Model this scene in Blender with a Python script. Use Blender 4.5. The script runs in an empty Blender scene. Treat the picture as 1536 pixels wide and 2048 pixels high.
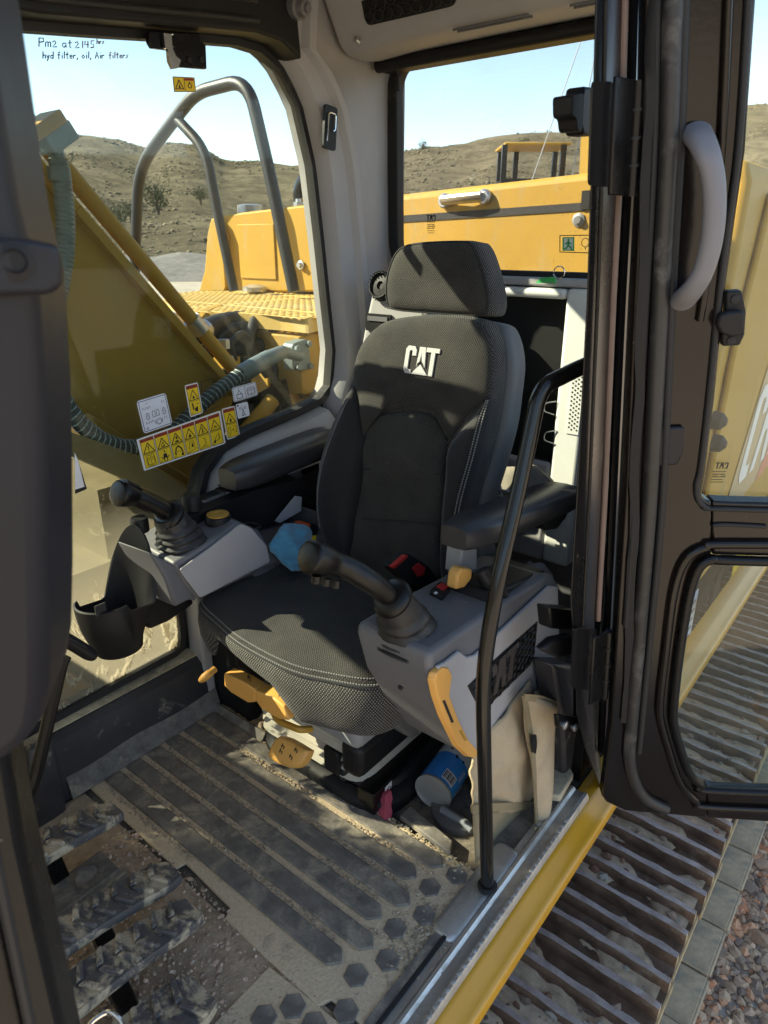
import bpy, bmesh, math, random
from mathutils import Vector as V, Matrix, noise as mnoise
R = math.radians
random.seed(7)
scene = bpy.context.scene
COL = scene.collection
# ------------------------------------------------------------------ camera
EYE = V((0, 0, 1.3)); FPX = 1380.0; PITCH = R(21.7); AZ = R(38.6)
D0 = V((math.sin(AZ), -math.cos(AZ), 0)); RIGHT = V((D0.y, -D0.x, 0))
FWD = D0 * math.cos(PITCH) + V((0, 0, -math.sin(PITCH))); UPV = RIGHT.cross(FWD)
cam = bpy.data.cameras.new('camera'); camo = bpy.data.objects.new('camera', cam); COL.objects.link(camo)
cam.sensor_fit = 'VERTICAL'; cam.sensor_height = 36; cam.lens = FPX / 2048 * 36
cam.clip_start = .02; cam.clip_end = 3000
camo.matrix_world = Matrix(((RIGHT.x, UPV.x, -FWD.x, EYE.x), (RIGHT.y, UPV.y, -FWD.y, EYE.y), (RIGHT.z, UPV.z, -FWD.z, EYE.z), (0, 0, 0, 1)))
cam.dof.use_dof = True; cam.dof.focus_distance = 1.75; cam.dof.aperture_fstop = 9.0
scene.camera = camo
# ------------------------------------------------------------------ sky, sun, exposure
SAZ, SEL = R(57), R(35)
SUN = V((math.sin(SAZ) * math.cos(SEL), math.cos(SAZ) * math.cos(SEL), math.sin(SEL)))
world = bpy.data.worlds.new('World'); scene.world = world; world.use_nodes = True
wn = world.node_tree.nodes; wl = world.node_tree.links
sky = wn.new('ShaderNodeTexSky'); sky.sky_type = 'NISHITA'; sky.sun_disc = False
sky.sun_elevation = math.asin(SUN.z); sky.sun_rotation = math.atan2(SUN.x, SUN.y)
sky.altitude = 1500; sky.air_density = 1.0; sky.dust_density = .1; sky.ozone_density = 1.2
wl.new(sky.outputs[0], wn['Background'].inputs[0]); wn['Background'].inputs[1].default_value = .057
sl = bpy.data.lights.new('sun', 'SUN'); sl.energy = 2.2; sl.angle = R(.5); sl.color = (1, .94, .84)
so = bpy.data.objects.new('sun', sl); COL.objects.link(so); so.rotation_euler = SUN.to_track_quat('Z', 'Y').to_euler()
scene.view_settings.view_transform = 'Standard'; scene.view_settings.look = 'None'
scene.view_settings.gamma = 1; scene.view_settings.use_curve_mapping = False
scene.view_settings.exposure = 3.05
scene.view_settings.use_white_balance = True; scene.view_settings.white_balance_temperature = 7900; scene.view_settings.white_balance_tint = 10
scene.cycles.transparent_max_bounces = 24; scene.cycles.max_bounces = 8
scene.cycles.use_denoising = True
scene.cycles.sample_clamp_indirect = 6
# ------------------------------------------------------------------ helpers
def pray(x, y):
    return (FWD * FPX + RIGHT * (x - 768) - UPV * (y - 1024)).normalized()
def P(x, y, X=None, Y=None, Z=None):
    v = pray(x, y)
    t = (X - EYE.x) / v.x if X is not None else (Y - EYE.y) / v.y if Y is not None else (Z - EYE.z) / v.z
    return EYE + v * t
def PP(x, y, o, n):
    v = pray(x, y); return EYE + v * ((o - EYE).dot(n) / v.dot(n))
def catmull(pts, n=6, closed=False):
    pts = [V(p) for p in pts]; out = []; L = len(pts)
    for i in range(L if closed else L - 1):
        if closed: a, b, c, d = pts[i - 1], pts[i], pts[(i + 1) % L], pts[(i + 2) % L]
        else: a, b, c, d = pts[max(i - 1, 0)], pts[i], pts[i + 1], pts[min(i + 2, L - 1)]
        for k in range(n):
            t = k / n
            out.append(.5 * ((2 * b) + (c - a) * t + (2 * a - 5 * b + 4 * c - d) * t * t + (3 * b - a - 3 * c + d) * t ** 3))
    if not closed: out.append(pts[-1])
    return out
def fillet(pts, r, n=5, closed=False):
    pts = [V(p) for p in pts]; out = []; L = len(pts)
    for i, p in enumerate(pts):
        if not closed and i in (0, L - 1): out.append(p); continue
        a = pts[i - 1] - p; b = pts[(i + 1) % L] - p
        rr = min((r[i] if isinstance(r, (list, tuple)) else r), a.length * .49, b.length * .49)
        if rr < 1e-5: out.append(p); continue
        s = p + a.normalized() * rr; e = p + b.normalized() * rr
        for k in range(n + 1):
            t = k / n; out.append(s * (1 - t) ** 2 + p * 2 * t * (1 - t) + e * t * t)
    return out
def rrect(w, h, r, n=4, cx=0, cy=0):
    return [V((p.x, p.y, 0)) for p in fillet([(cx - w / 2, cy - h / 2, 0), (cx + w / 2, cy - h / 2, 0), (cx + w / 2, cy + h / 2, 0), (cx - w / 2, cy + h / 2, 0)], r, n, True)]
def circ(r, n=16, cx=0, cy=0):
    return [V((cx + r * math.cos(2 * math.pi * k / n), cy + r * math.sin(2 * math.pi * k / n), 0)) for k in range(n)]
class Frame:
    def __init__(s, o, u, v):
        s.o = V(o); s.u = V(u).normalized(); v = V(v); s.v = (v - s.u * v.dot(s.u)).normalized(); s.n = s.u.cross(s.v)
    def __call__(s, a, b, c=0): return s.o + s.u * a + s.v * b + s.n * c
    def pts(s, l, c=0): return [s(p[0], p[1], c) for p in l]
    def inv(s, p): d = V(p) - s.o; return V((d.dot(s.u), d.dot(s.v), d.dot(s.n)))
    def mat(s):
        return Matrix(((s.u.x, s.v.x, s.n.x, s.o.x), (s.u.y, s.v.y, s.n.y, s.o.y), (s.u.z, s.v.z, s.n.z, s.o.z), (0, 0, 0, 1)))
WORLD = Frame((0, 0, 0), (1, 0, 0), (0, 1, 0))
class MB:
    def __init__(s): s.v = []; s.f = []; s.m = []; s.uv = None
    def add(s, vs, fs, mi=0):
        b = len(s.v); s.v += [V(p) for p in vs]
        for f in fs: s.f.append([b + i for i in f]); s.m.append(mi)
        return s
    def box(s, c, size, mi=0, fr=None):
        c = V(c); x, y, z = size[0] / 2, size[1] / 2, size[2] / 2
        vs = [V((a * x, b * y, d * z)) for d in (-1, 1) for b in (-1, 1) for a in (-1, 1)]
        vs = [fr(*(c + p)) if fr else c + p for p in vs]
        return s.add(vs, [(0, 2, 3, 1), (4, 5, 7, 6), (0, 1, 5, 4), (2, 6, 7, 3), (0, 4, 6, 2), (1, 3, 7, 5)], mi)
    def bb(s, a, b, mi=0, fr=None):
        a = V(a); b = V(b); return s.box((a + b) / 2, [abs(q) for q in (b - a)], mi, fr)
    def bar(s, p, q, w, h, mi=0, up=(0, 0, 1)):
        p = V(p); q = V(q); d = q - p; L = d.length
        u = V(up)
        if abs(d.normalized().dot(u)) > .98: u = V((0, 1, 0))
        fr = Frame(p, d, u); return s.box((L / 2, 0, 0), (L, h, w), mi, fr)
    def prism(s, poly, vec, mi=0, mside=None):
        poly = [V(p) for p in poly]; vec = V(vec); n = len(poly)
        nn = V((0, 0, 0))
        for i in range(n): nn += poly[i].cross(poly[(i + 1) % n])
        if nn.dot(vec) < 0: poly = poly[::-1]
        b = len(s.v); s.v += poly + [p + vec for p in poly]
        s.f.append([b + i for i in reversed(range(n))]); s.m.append(mi)
        s.f.append([b + n + i for i in range(n)]); s.m.append(mi)
        for i in range(n):
            j = (i + 1) % n; s.f.append([b + i, b + j, b + n + j, b + n + i]); s.m.append(mi if mside is None else mside)
        return s
    def poly(s, pts, mi=0):
        return s.add(pts, [list(range(len(pts)))], mi)
    def ring(s, outer, inner, vec, mi=0):
        """frame between two outlines with the same number of points"""
        n = len(outer); vec = V(vec); o = [V(p) for p in outer]; i_ = [V(p) for p in inner]
        b = len(s.v); s.v += o + i_ + [p + vec for p in o] + [p + vec for p in i_]
        for k in range(n):
            j = (k + 1) % n
            for f in ((k, j, n + j, n + k), (2 * n + j, 2 * n + k, 3 * n + k, 3 * n + j), (j, k, 2 * n + k, 2 * n + j), (n + k, n + j, 3 * n + j, 3 * n + k)):
                s.f.append([b + q for q in f]); s.m.append(mi)
        return s
    def tube(s, pts, r, n=12, cap=True, mi=0, sq=None):
        pts = [V(p) for p in pts]; L = len(pts); rings = []
        t = (pts[1] - pts[0]).normalized(); u = t.orthogonal().normalized()
        if sq is not None:
            u = V(sq); u = (u - t * u.dot(t)).normalized()
        for i, p in enumerate(pts):
            t2 = ((pts[min(i + 1, L - 1)] - p).normalized() + (p - pts[max(i - 1, 0)]).normalized())
            if t2.length > 1e-6: t2.normalize(); u = (u - t2 * u.dot(t2)).normalized(); t = t2
            w = t.cross(u); rr = r[i] if isinstance(r, (list, tuple)) else r
            ra, rb = rr if isinstance(rr, tuple) else (rr, rr)
            rings.append([p + u * ra * math.cos(2 * math.pi * k / n) + w * rb * math.sin(2 * math.pi * k / n) for k in range(n)])
        return s.loft(rings, cap, mi)
    def loft(s, rings, cap=True, mi=0, closed=True):
        n = len(rings[0]); b = len(s.v)
        for rg in rings: s.v += [V(p) for p in rg]
        for i in range(len(rings) - 1):
            for k in range(n if closed else n - 1):
                j = (k + 1) % n
                s.f.append([b + i * n + k, b + i * n + j, b + (i + 1) * n + j, b + (i + 1) * n + k]); s.m.append(mi)
        if cap and closed:
            s.f.append([b + k for k in reversed(range(n))]); s.m.append(mi)
            e = b + (len(rings) - 1) * n; s.f.append([e + k for k in range(n)]); s.m.append(mi)
        return s
    def lathe(s, o, axis, prof, n=20, mi=0, cap=True, sx=1.0):
        o = V(o); a = V(axis).normalized(); u = a.orthogonal().normalized(); w = a.cross(u)
        rings = [[o + a * h + u * r * sx * math.cos(2 * math.pi * k / n) + w * r * math.sin(2 * math.pi * k / n) for k in range(n)] for r, h in prof]
        return s.loft(rings, cap, mi)
    def grid(s, fn, nu, nv, mi=0):
        b = len(s.v)
        for i in range(nu + 1):
            for j in range(nv + 1): s.v.append(V(fn(i / nu, j / nv)))
        for i in range(nu):
            for j in range(nv):
                a = b + i * (nv + 1) + j; s.f.append([a, a + nv + 1, a + nv + 2, a + 1]); s.m.append(mi)
        return s
    def pillow(s, outline, fr, thick, pw=5, rings=9, f=None, back=0.0, c=None, mi=0, uv=True):
        """rounded upholstery pad over a 2D outline; f(a,b) adds relief"""
        n = len(outline); c = c or sum((V(p) for p in outline), V((0, 0, 0))) / n
        ss = [1 - .5 * (1 - math.cos(math.pi * (k / rings))) if False else (1 - (k / rings) ** 1.9) for k in range(rings)]
        b = len(s.v)
        if s.uv is None: s.uv = {}
        def put(a, d, h):
            s.uv[len(s.v)] = (a, d); s.v.append(fr(a, d, h))
        for p in outline: put(p[0], p[1], -back + (f(p[0], p[1]) if f else 0))
        for sc_ in ss:
            for p in outline:
                a = c.x + (p[0] - c.x) * sc_; d = c.y + (p[1] - c.y) * sc_
                put(a, d, thick * max(0, 1 - sc_ ** pw) ** (1 / min(pw, 2.2)) + (f(a, d) if f else 0))
        put(c.x, c.y, thick + (f(c.x, c.y) if f else 0))
        for i in range(rings):
            for k in range(n):
                j = (k + 1) % n; s.f.append([b + i * n + k, b + i * n + j, b + (i + 1) * n + j, b + (i + 1) * n + k]); s.m.append(mi)
        e = b + rings * n
        for k in range(n): s.f.append([e + k, e + (k + 1) % n, e + n]); s.m.append(mi)
        s.f.append([b + k for k in reversed(range(n))]); s.m.append(mi)
        return s
    def slab(s, outline, fr, h0, h1, rnd=.012, mi=0, f=None):
        """upholstered side wall: rounded front edge, uv running along the edge"""
        n = len(outline); c = sum((V(p) for p in outline), V((0, 0, 0))) / n
        if s.uv is None: s.uv = {}
        b = len(s.v); arc = [0]
        for k in range(1, n): arc.append(arc[-1] + (V(outline[k]) - V(outline[k - 1])).length)
        rows = [(-rnd * .9, h0), (0, h0 + rnd)] + [(0, h0 + rnd + (h1 - h0 - 2 * rnd) * t) for t in (.33, .66)] + [(0, h1 - rnd), (-rnd * .35, h1 - rnd * .3), (-rnd, h1)]
        for dl, h in rows:
            for k, p in enumerate(outline):
                q = V(p); d = (c - q); d.normalize(); q = q - d * dl
                s.uv[len(s.v)] = (arc[k], h - dl); s.v.append(fr(q.x, q.y, h + (f(q.x, q.y) if f else 0)))
        for i in range(len(rows) - 1):
            for k in range(n): j = (k + 1) % n; s.f.append([b + i * n + k, b + i * n + j, b + (i + 1) * n + j, b + (i + 1) * n + k]); s.m.append(mi)
        s.f.append([b + k for k in range(n)]); s.m.append(mi); e = b + (len(rows) - 1) * n; s.f.append([e + k for k in range(n)]); s.m.append(mi)
        return s
    def build(s, name, mats, parent=None, smooth=35, bevel=0, seg=2, origin=None, sub=0, bangle=30):
        me = bpy.data.meshes.new(name)
        vs = s.v if origin is None else [p - V(origin) for p in s.v]
        me.from_pydata([tuple(p) for p in vs], [], s.f)
        if not isinstance(mats, (list, tuple)): mats = [mats]
        for m in mats: me.materials.append(m)
        me.polygons.foreach_set('material_index', s.m)
        if s.uv is not None:
            l = me.uv_layers.new(name='UVMap')
            for lp in me.loops:
                l.data[lp.index].uv = s.uv.get(lp.vertex_index, (vs[lp.vertex_index].x, vs[lp.vertex_index].y))
        bm = bmesh.new(); bm.from_mesh(me); bmesh.ops.recalc_face_normals(bm, faces=bm.faces[:]); bm.to_mesh(me); bm.free()
        if smooth:
            me.shade_smooth()
            if smooth < 180: me.set_sharp_from_angle(angle=R(smooth))
        o = bpy.data.objects.new(name, me); COL.objects.link(o)
        if origin is not None: o.location = origin
        setpar(o, parent)
        if bevel:
            md = o.modifiers.new('bevel', 'BEVEL'); md.width = bevel; md.segments = seg; md.limit_method = 'ANGLE'; md.angle_limit = R(bangle); md.harden_normals = False
        if sub:
            md = o.modifiers.new('sub', 'SUBSURF'); md.levels = sub; md.render_levels = sub
        return o
def setpar(o, parent):
    if parent is not None:
        o.parent = parent
        m = parent_world(parent); o.matrix_parent_inverse = m.inverted()
def parent_world(p):
    m = Matrix.LocRotScale(p.location, p.rotation_euler, p.scale)
    return m if p.parent is None else parent_world(p.parent) @ p.matrix_parent_inverse @ m
def tag(o, label, cat, group=None):
    o['label'] = label; o['category'] = cat
    if group: o['group'] = group
    return o
def thing(name, label, cat, loc, group=None):
    o = bpy.data.objects.new(name, None); COL.objects.link(o); o.location = loc; o.empty_display_size = .1
    return tag(o, label, cat, group)
def structure(o): o['kind'] = 'structure'; return o
def clone(o, parent, mw):
    c = o.copy(); COL.objects.link(c); c.parent = None; c.matrix_world = mw
    if parent is not None:
        loc, rot, scl = mw.decompose(); c.location = loc; c.rotation_euler = rot.to_euler(); c.scale = scl
        c.parent = parent; c.matrix_parent_inverse = parent_world(parent).inverted()
    return c
def textmesh(txt, size, bold=0.0, shear=0.0, sx=1.0):
    cu = bpy.data.curves.new('t', 'FONT'); cu.body = txt; cu.size = size; cu.offset = bold; cu.shear = shear
    cu.align_x = 'CENTER'; cu.align_y = 'CENTER'; cu.resolution_u = 3
    o = bpy.data.objects.new('t', cu); COL.objects.link(o)
    dg = bpy.context.evaluated_depsgraph_get(); e = o.evaluated_get(dg); me = e.to_mesh()
    vs = [V((v.co.x * sx, v.co.y, 0)) for v in me.vertices]; fs = [list(p.vertices) for p in me.polygons]
    e.to_mesh_clear(); bpy.data.objects.remove(o); bpy.data.curves.remove(cu)
    return vs, fs
def addtext(mb, txt, size, fr, a, b, c, mi, bold=0.0, shear=0, sx=1.0):
    vs, fs = textmesh(txt, size, bold, shear, sx); mb.add([fr(a + p.x, b + p.y, c) for p in vs], fs, mi)
# ------------------------------------------------------------------ materials
def _n(nt, t, **k):
    n = nt.nodes.new(t)
    for a, b in k.items():
        if a in n.inputs: n.inputs[a].default_value = b
        else: setattr(n, a, b)
    return n
def rgba(c): return (c[0], c[1], c[2], 1)
def mat(name, col, rough=.5, metal=0.0, var=.25, vscale=6, bump=0.0, bscale=60, dust=None, dcol=(.33, .27, .19), dscale=5, dtop=0.0, spec=.5, coat=0.0, speck=0.0, speckcol=(.55, .52, .46), chip=None, rvar=.2, sheen=0, dsharp=.2, stretch=None):
    """base colour with mottling, dust in noise-shaped patches, fine relief and small specks of dirt"""
    m = bpy.data.materials.new(name); m.use_nodes = True; nt = m.node_tree; L = nt.links.new
    b = nt.nodes['Principled BSDF']; tc = _n(nt, 'ShaderNodeTexCoord'); co = tc.outputs['Object']
    n1 = _n(nt, 'ShaderNodeTexNoise', Scale=vscale, Detail=6, Roughness=.65); L(co, n1.inputs[0])
    mr = _n(nt, 'ShaderNodeMapRange'); mr.inputs[1].default_value = .25; mr.inputs[2].default_value = .75; mr.inputs[3].default_value = 1 - var; mr.inputs[4].default_value = 1 + var
    L(n1.outputs[0], mr.inputs[0])
    mx = _n(nt, 'ShaderNodeMix', data_type='RGBA', blend_type='MULTIPLY'); mx.inputs[0].default_value = 1
    mx.inputs[6].default_value = rgba(col); L(mr.outputs[0], mx.inputs[7]); cur = mx.outputs[2]
    rg = _n(nt, 'ShaderNodeMapRange'); rg.inputs[3].default_value = max(.03, rough - rvar * rough); rg.inputs[4].default_value = min(1, rough + rvar * rough)
    L(n1.outputs[0], rg.inputs[0]); rcur = rg.outputs[0]
    if dust:
        n2 = _n(nt, 'ShaderNodeTexNoise', Scale=dscale, Detail=8, Roughness=.72, Distortion=.4); L(co, n2.inputs[0])
        if stretch:
            ms = _n(nt, 'ShaderNodeMapping'); ms.inputs['Scale'].default_value = stretch; L(co, ms.inputs[0]); L(ms.outputs[0], n2.inputs[0])
        rp = _n(nt, 'ShaderNodeMapRange'); t = 1 - dust; rp.inputs[1].default_value = t * .62 + .24 - dsharp / 2; rp.inputs[2].default_value = t * .62 + .24 + dsharp / 2
        L(n2.outputs[0], rp.inputs[0]); fac = rp.outputs[0]
        if dtop:
            g = _n(nt, 'ShaderNodeNewGeometry'); sp = _n(nt, 'ShaderNodeSeparateXYZ'); L(g.outputs['Normal'], sp.inputs[0])
            m3 = _n(nt, 'ShaderNodeMapRange'); m3.inputs[1].default_value = .2; m3.inputs[2].default_value = .9; m3.inputs[3].default_value = 1 - dtop; L(sp.outputs[2], m3.inputs[0])
            mm = _n(nt, 'ShaderNodeMath', operation='MULTIPLY'); L(fac, mm.inputs[0]); L(m3.outputs[0], mm.inputs[1]); fac = mm.outputs[0]
        md = _n(nt, 'ShaderNodeMix', data_type='RGBA'); L(fac, md.inputs[0]); L(cur, md.inputs[6])
        n4 = _n(nt, 'ShaderNodeTexNoise', Scale=dscale * 14, Detail=3); L(co, n4.inputs[0])
        dc = _n(nt, 'ShaderNodeMix', data_type='RGBA'); L(n4.outputs[0], dc.inputs[0]); dc.inputs[6].default_value = rgba([q * .72 for q in dcol]); dc.inputs[7].default_value = rgba([min(1, q * 1.28) for q in dcol])
        L(dc.outputs[2], md.inputs[7]); cur = md.outputs[2]
        mrr = _n(nt, 'ShaderNodeMix', data_type='FLOAT'); L(fac, mrr.inputs[0]); L(rcur, mrr.inputs[2]); mrr.inputs[3].default_value = .92; rcur = mrr.outputs[0]
    if chip:
        n5 = _n(nt, 'ShaderNodeTexNoise', Scale=chip[1], Detail=7, Roughness=.8); L(co, n5.inputs[0])
        c5 = _n(nt, 'ShaderNodeMapRange'); c5.inputs[1].default_value = chip[0]; c5.inputs[2].default_value = chip[0] + .03; L(n5.outputs[0], c5.inputs[0])
        m5 = _n(nt, 'ShaderNodeMix', data_type='RGBA'); L(c5.outputs[0], m5.inputs[0]); L(cur, m5.inputs[6]); m5.inputs[7].default_value = rgba(chip[2]); cur = m5.outputs[2]
    if speck:
        vo = _n(nt, 'ShaderNodeTexVoronoi', Scale=38); L(co, vo.inputs[0])
        ns = _n(nt, 'ShaderNodeTexNoise', Scale=9, Detail=2); L(co, ns.inputs[0])
        th = _n(nt, 'ShaderNodeMath', operation='MULTIPLY_ADD'); L(ns.outputs[0], th.inputs[0]); th.inputs[1].default_value = speck; th.inputs[2].default_value = -speck * .42
        lt = _n(nt, 'ShaderNodeMath', operation='LESS_THAN'); L(vo.outputs['Distance'], lt.inputs[0]); L(th.outputs[0], lt.inputs[1])
        m6 = _n(nt, 'ShaderNodeMix', data_type='RGBA'); L(lt.outputs[0], m6.inputs[0]); L(cur, m6.inputs[6]); m6.inputs[7].default_value = rgba(speckcol); cur = m6.outputs[2]
    L(cur, b.inputs['Base Color']); L(rcur, b.inputs['Roughness'])
    b.inputs['Metallic'].default_value = metal; b.inputs['Specular IOR Level'].default_value = spec; b.inputs['Coat Weight'].default_value = coat
    b.inputs['Coat Roughness'].default_value = .12
    if sheen: b.inputs['Sheen Weight'].default_value = sheen; b.inputs['Sheen Roughness'].default_value = .4
    if bump:
        n3 = _n(nt, 'ShaderNodeTexNoise', Scale=bscale, Detail=4, Roughness=.6); L(co, n3.inputs[0])
        bp = _n(nt, 'ShaderNodeBump'); bp.inputs['Strength'].default_value = bump; bp.inputs['Distance'].default_value = .004; L(n3.outputs[0], bp.inputs['Height']); L(bp.outputs[0], b.inputs['Normal'])
    return m
def flat(name, col, rough=.5, **k): return mat(name, col, rough, var=.06, vscale=30, **k)
def fabric(name, base, dot, pitch=.0052, thr=.30, rough=.85):
    m = bpy.data.materials.new(name); m.use_nodes = True; nt = m.node_tree; L = nt.links.new; b = nt.nodes['Principled BSDF']
    uv = _n(nt, 'ShaderNodeTexCoord').outputs['UV']
    mp = _n(nt, 'ShaderNodeMapping'); mp.inputs['Rotation'].default_value = (0, 0, R(45)); mp.inputs['Scale'].default_value = (1 / pitch, 1 / pitch * .72, 1); L(uv, mp.inputs[0])
    vo = _n(nt, 'ShaderNodeTexVoronoi', Scale=1, Randomness=.12); vo.voronoi_dimensions = '2D'; L(mp.outputs[0], vo.inputs[0])
    r = _n(nt, 'ShaderNodeMapRange'); r.inputs[1].default_value = thr + .1; r.inputs[2].default_value = thr - .06; L(vo.outputs['Distance'], r.inputs[0])
    n1 = _n(nt, 'ShaderNodeTexNoise', Scale=16, Detail=5); L(uv, n1.inputs[0])
    mm = _n(nt, 'ShaderNodeMath', operation='MULTIPLY'); L(r.outputs[0], mm.inputs[0]); L(n1.outputs[0], mm.inputs[1])
    m2 = _n(nt, 'ShaderNodeMath', operation='MULTIPLY'); L(mm.outputs[0], m2.inputs[0]); m2.inputs[1].default_value = 1.9; m2.use_clamp = True
    mx = _n(nt, 'ShaderNodeMix', data_type='RGBA'); L(m2.outputs[0], mx.inputs[0]); mx.inputs[6].default_value = rgba(base); mx.inputs[7].default_value = rgba(dot)
    n2 = _n(nt, 'ShaderNodeTexNoise', Scale=5, Detail=6, Roughness=.7); L(uv, n2.inputs[0])
    r2 = _n(nt, 'ShaderNodeMapRange'); r2.inputs[1].default_value = .3; r2.inputs[2].default_value = .8; r2.inputs[3].default_value = 0; r2.inputs[4].default_value = .16; L(n2.outputs[0], r2.inputs[0])
    m3 = _n(nt, 'ShaderNodeMix', data_type='RGBA'); L(r2.outputs[0], m3.inputs[0]); L(mx.outputs[2], m3.inputs[6]); m3.inputs[7].default_value = (.22, .19, .15, 1)
    L(m3.outputs[2], b.inputs['Base Color']); b.inputs['Roughness'].default_value = rough; b.inputs['Specular IOR Level'].default_value = .2
    b.inputs['Sheen Weight'].default_value = .08; b.inputs['Sheen Roughness'].default_value = .5
    bp = _n(nt, 'ShaderNodeBump'); bp.inputs['Strength'].default_value = .7; bp.inputs['Distance'].default_value = .002; L(vo.outputs['Distance'], bp.inputs['Height']); L(bp.outputs[0], b.inputs['Normal'])
    return m
def glassmat(name, tint=(.93, .96, .95), dirt=.06, splash=0.0, low=0.0, gloss=1.0, dcol=(.55, .5, .4), zlow=.5):
    """clear pane: transparent with Fresnel reflection, plus dust specks and dried splashes"""
    m = bpy.data.materials.new(name); m.use_nodes = True; nt = m.node_tree; L = nt.links.new
    for n in list(nt.nodes):
        if n.type == 'BSDF_PRINCIPLED': nt.nodes.remove(n)
    out = nt.nodes['Material Output']; co = _n(nt, 'ShaderNodeTexCoord').outputs['Object']
    tr = _n(nt, 'ShaderNodeBsdfTransparent'); tr.inputs[0].default_value = rgba(tint)
    gl = _n(nt, 'ShaderNodeBsdfGlossy'); gl.inputs['Roughness'].default_value = .03
    fr = _n(nt, 'ShaderNodeFresnel'); bf = _n(nt, 'ShaderNodeNewGeometry'); io = _n(nt, 'ShaderNodeMapRange'); io.inputs[3].default_value = 1.45; io.inputs[4].default_value = 1 / 1.45
    L(bf.outputs['Backfacing'], io.inputs[0]); L(io.outputs[0], fr.inputs[0]); mg = _n(nt, 'ShaderNodeMath', operation='MULTIPLY'); L(fr.outputs[0], mg.inputs[0]); mg.inputs[1].default_value = gloss
    s1 = _n(nt, 'ShaderNodeMixShader'); L(mg.outputs[0], s1.inputs[0]); L(tr.outputs[0], s1.inputs[1]); L(gl.outputs[0], s1.inputs[2])
    df = _n(nt, 'ShaderNodeBsdfDiffuse'); df.inputs[0].default_value = rgba(dcol); tl = _n(nt, 'ShaderNodeBsdfTranslucent'); tl.inputs[0].default_value = rgba(dcol)
    sd = _n(nt, 'ShaderNodeMixShader'); sd.inputs[0].default_value = .5; L(df.outputs[0], sd.inputs[1]); L(tl.outputs[0], sd.inputs[2])
    def ramp(src, a, b, c, d):
        r = _n(nt, 'ShaderNodeMapRange'); r.inputs[1].default_value = a; r.inputs[2].default_value = b; r.inputs[3].default_value = c; r.inputs[4].default_value = d; L(src, r.inputs[0]); return r.outputs[0]
    n1 = _n(nt, 'ShaderNodeTexNoise', Scale=4, Detail=7, Roughness=.7); L(co, n1.inputs[0])
    film = ramp(n1.outputs[0], .35, .8, dirt * .25, dirt * 1.6)
    vo = _n(nt, 'ShaderNodeTexVoronoi', Scale=55); L(co, vo.inputs[0]); n2 = _n(nt, 'ShaderNodeTexNoise', Scale=5, Detail=3); L(co, n2.inputs[0])
    th = ramp(n2.outputs[0], .45, .75, 0, .26); lt = _n(nt, 'ShaderNodeMath', operation='LESS_THAN'); L(vo.outputs['Distance'], lt.inputs[0]); L(th, lt.inputs[1])
    sp = _n(nt, 'ShaderNodeMath', operation='MULTIPLY'); L(lt.outputs[0], sp.inputs[0]); sp.inputs[1].default_value = min(.6, dirt * 4)
    ad = _n(nt, 'ShaderNodeMath', operation='ADD'); L(film, ad.inputs[0]); L(sp.outputs[0], ad.inputs[1]); fac = ad.outputs[0]
    if splash:
        mp = _n(nt, 'ShaderNodeMapping'); mp.inputs['Scale'].default_value = (10, 10, 5.2); L(co, mp.inputs[0])
        n3 = _n(nt, 'ShaderNodeTexNoise', Scale=1.6, Detail=8, Roughness=.72, Distortion=.7); L(mp.outputs[0], n3.inputs[0])
        xz = _n(nt, 'ShaderNodeSeparateXYZ'); L(co, xz.inputs[0]); fy = ramp(xz.outputs[1], -.47, -.33, 0, .62); zz = _n(nt, 'ShaderNodeMath', operation='SUBTRACT'); L(xz.outputs[2], zz.inputs[0]); L(fy, zz.inputs[1]); hh = ramp(zz.outputs[0], zlow - .06, zlow + .20, 1, 0); fl = _n(nt, 'ShaderNodeMath', operation='MULTIPLY'); L(fy, fl.inputs[0]); L(hh, fl.inputs[1])  # heavier film forward, out of view: added to keep sun off the floor
        thr = _n(nt, 'ShaderNodeMath', operation='MULTIPLY_ADD'); L(hh, thr.inputs[0]); thr.inputs[1].default_value = -.09; thr.inputs[2].default_value = .63
        df2 = _n(nt, 'ShaderNodeMath', operation='SUBTRACT'); L(n3.outputs[0], df2.inputs[0]); L(thr.outputs[0], df2.inputs[1])
        st = ramp(df2.outputs[0], 0, .035, 0, splash); a2 = _n(nt, 'ShaderNodeMath', operation='MULTIPLY'); L(st, a2.inputs[0]); L(hh, a2.inputs[1])
        a4 = _n(nt, 'ShaderNodeMath', operation='MULTIPLY_ADD'); L(hh, a4.inputs[0]); a4.inputs[1].default_value = low; L(a2.outputs[0], a4.inputs[2])
        a3 = _n(nt, 'ShaderNodeMath', operation='ADD'); a5 = _n(nt, 'ShaderNodeMath', operation='ADD'); L(fl.outputs[0], a5.inputs[0]); L(a4.outputs[0], a5.inputs[1]); L(fac, a3.inputs[0]); L(a5.outputs[0], a3.inputs[1]); a3.use_clamp = True; fac = a3.outputs[0]
    s2 = _n(nt, 'ShaderNodeMixShader'); L(fac, s2.inputs[0]); L(s1.outputs[0], s2.inputs[1]); L(sd.outputs[0], s2.inputs[2])
    L(s2.outputs[0], out.inputs[0]); return m
M = {}
DUST = (.30, .245, .175)
M['black'] = mat('black_paint', (.005, .005, .0055), .28, spec=.3, var=.3, dust=.16, dcol=(.2, .19, .175), dscale=9, speck=.10, bump=.08, bscale=120)
M['blackmat'] = mat('black_plastic', (.010, .010, .011), .5, var=.25, dust=.16, dcol=(.08, .075, .065), dscale=7, bump=.15, bscale=400, spec=.3)
M['rubber'] = mat('black_rubber', (.011, .011, .012), .65, var=.3, dust=.24, dcol=(.15, .135, .115), dscale=8, bump=.1, bscale=150)
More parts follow.
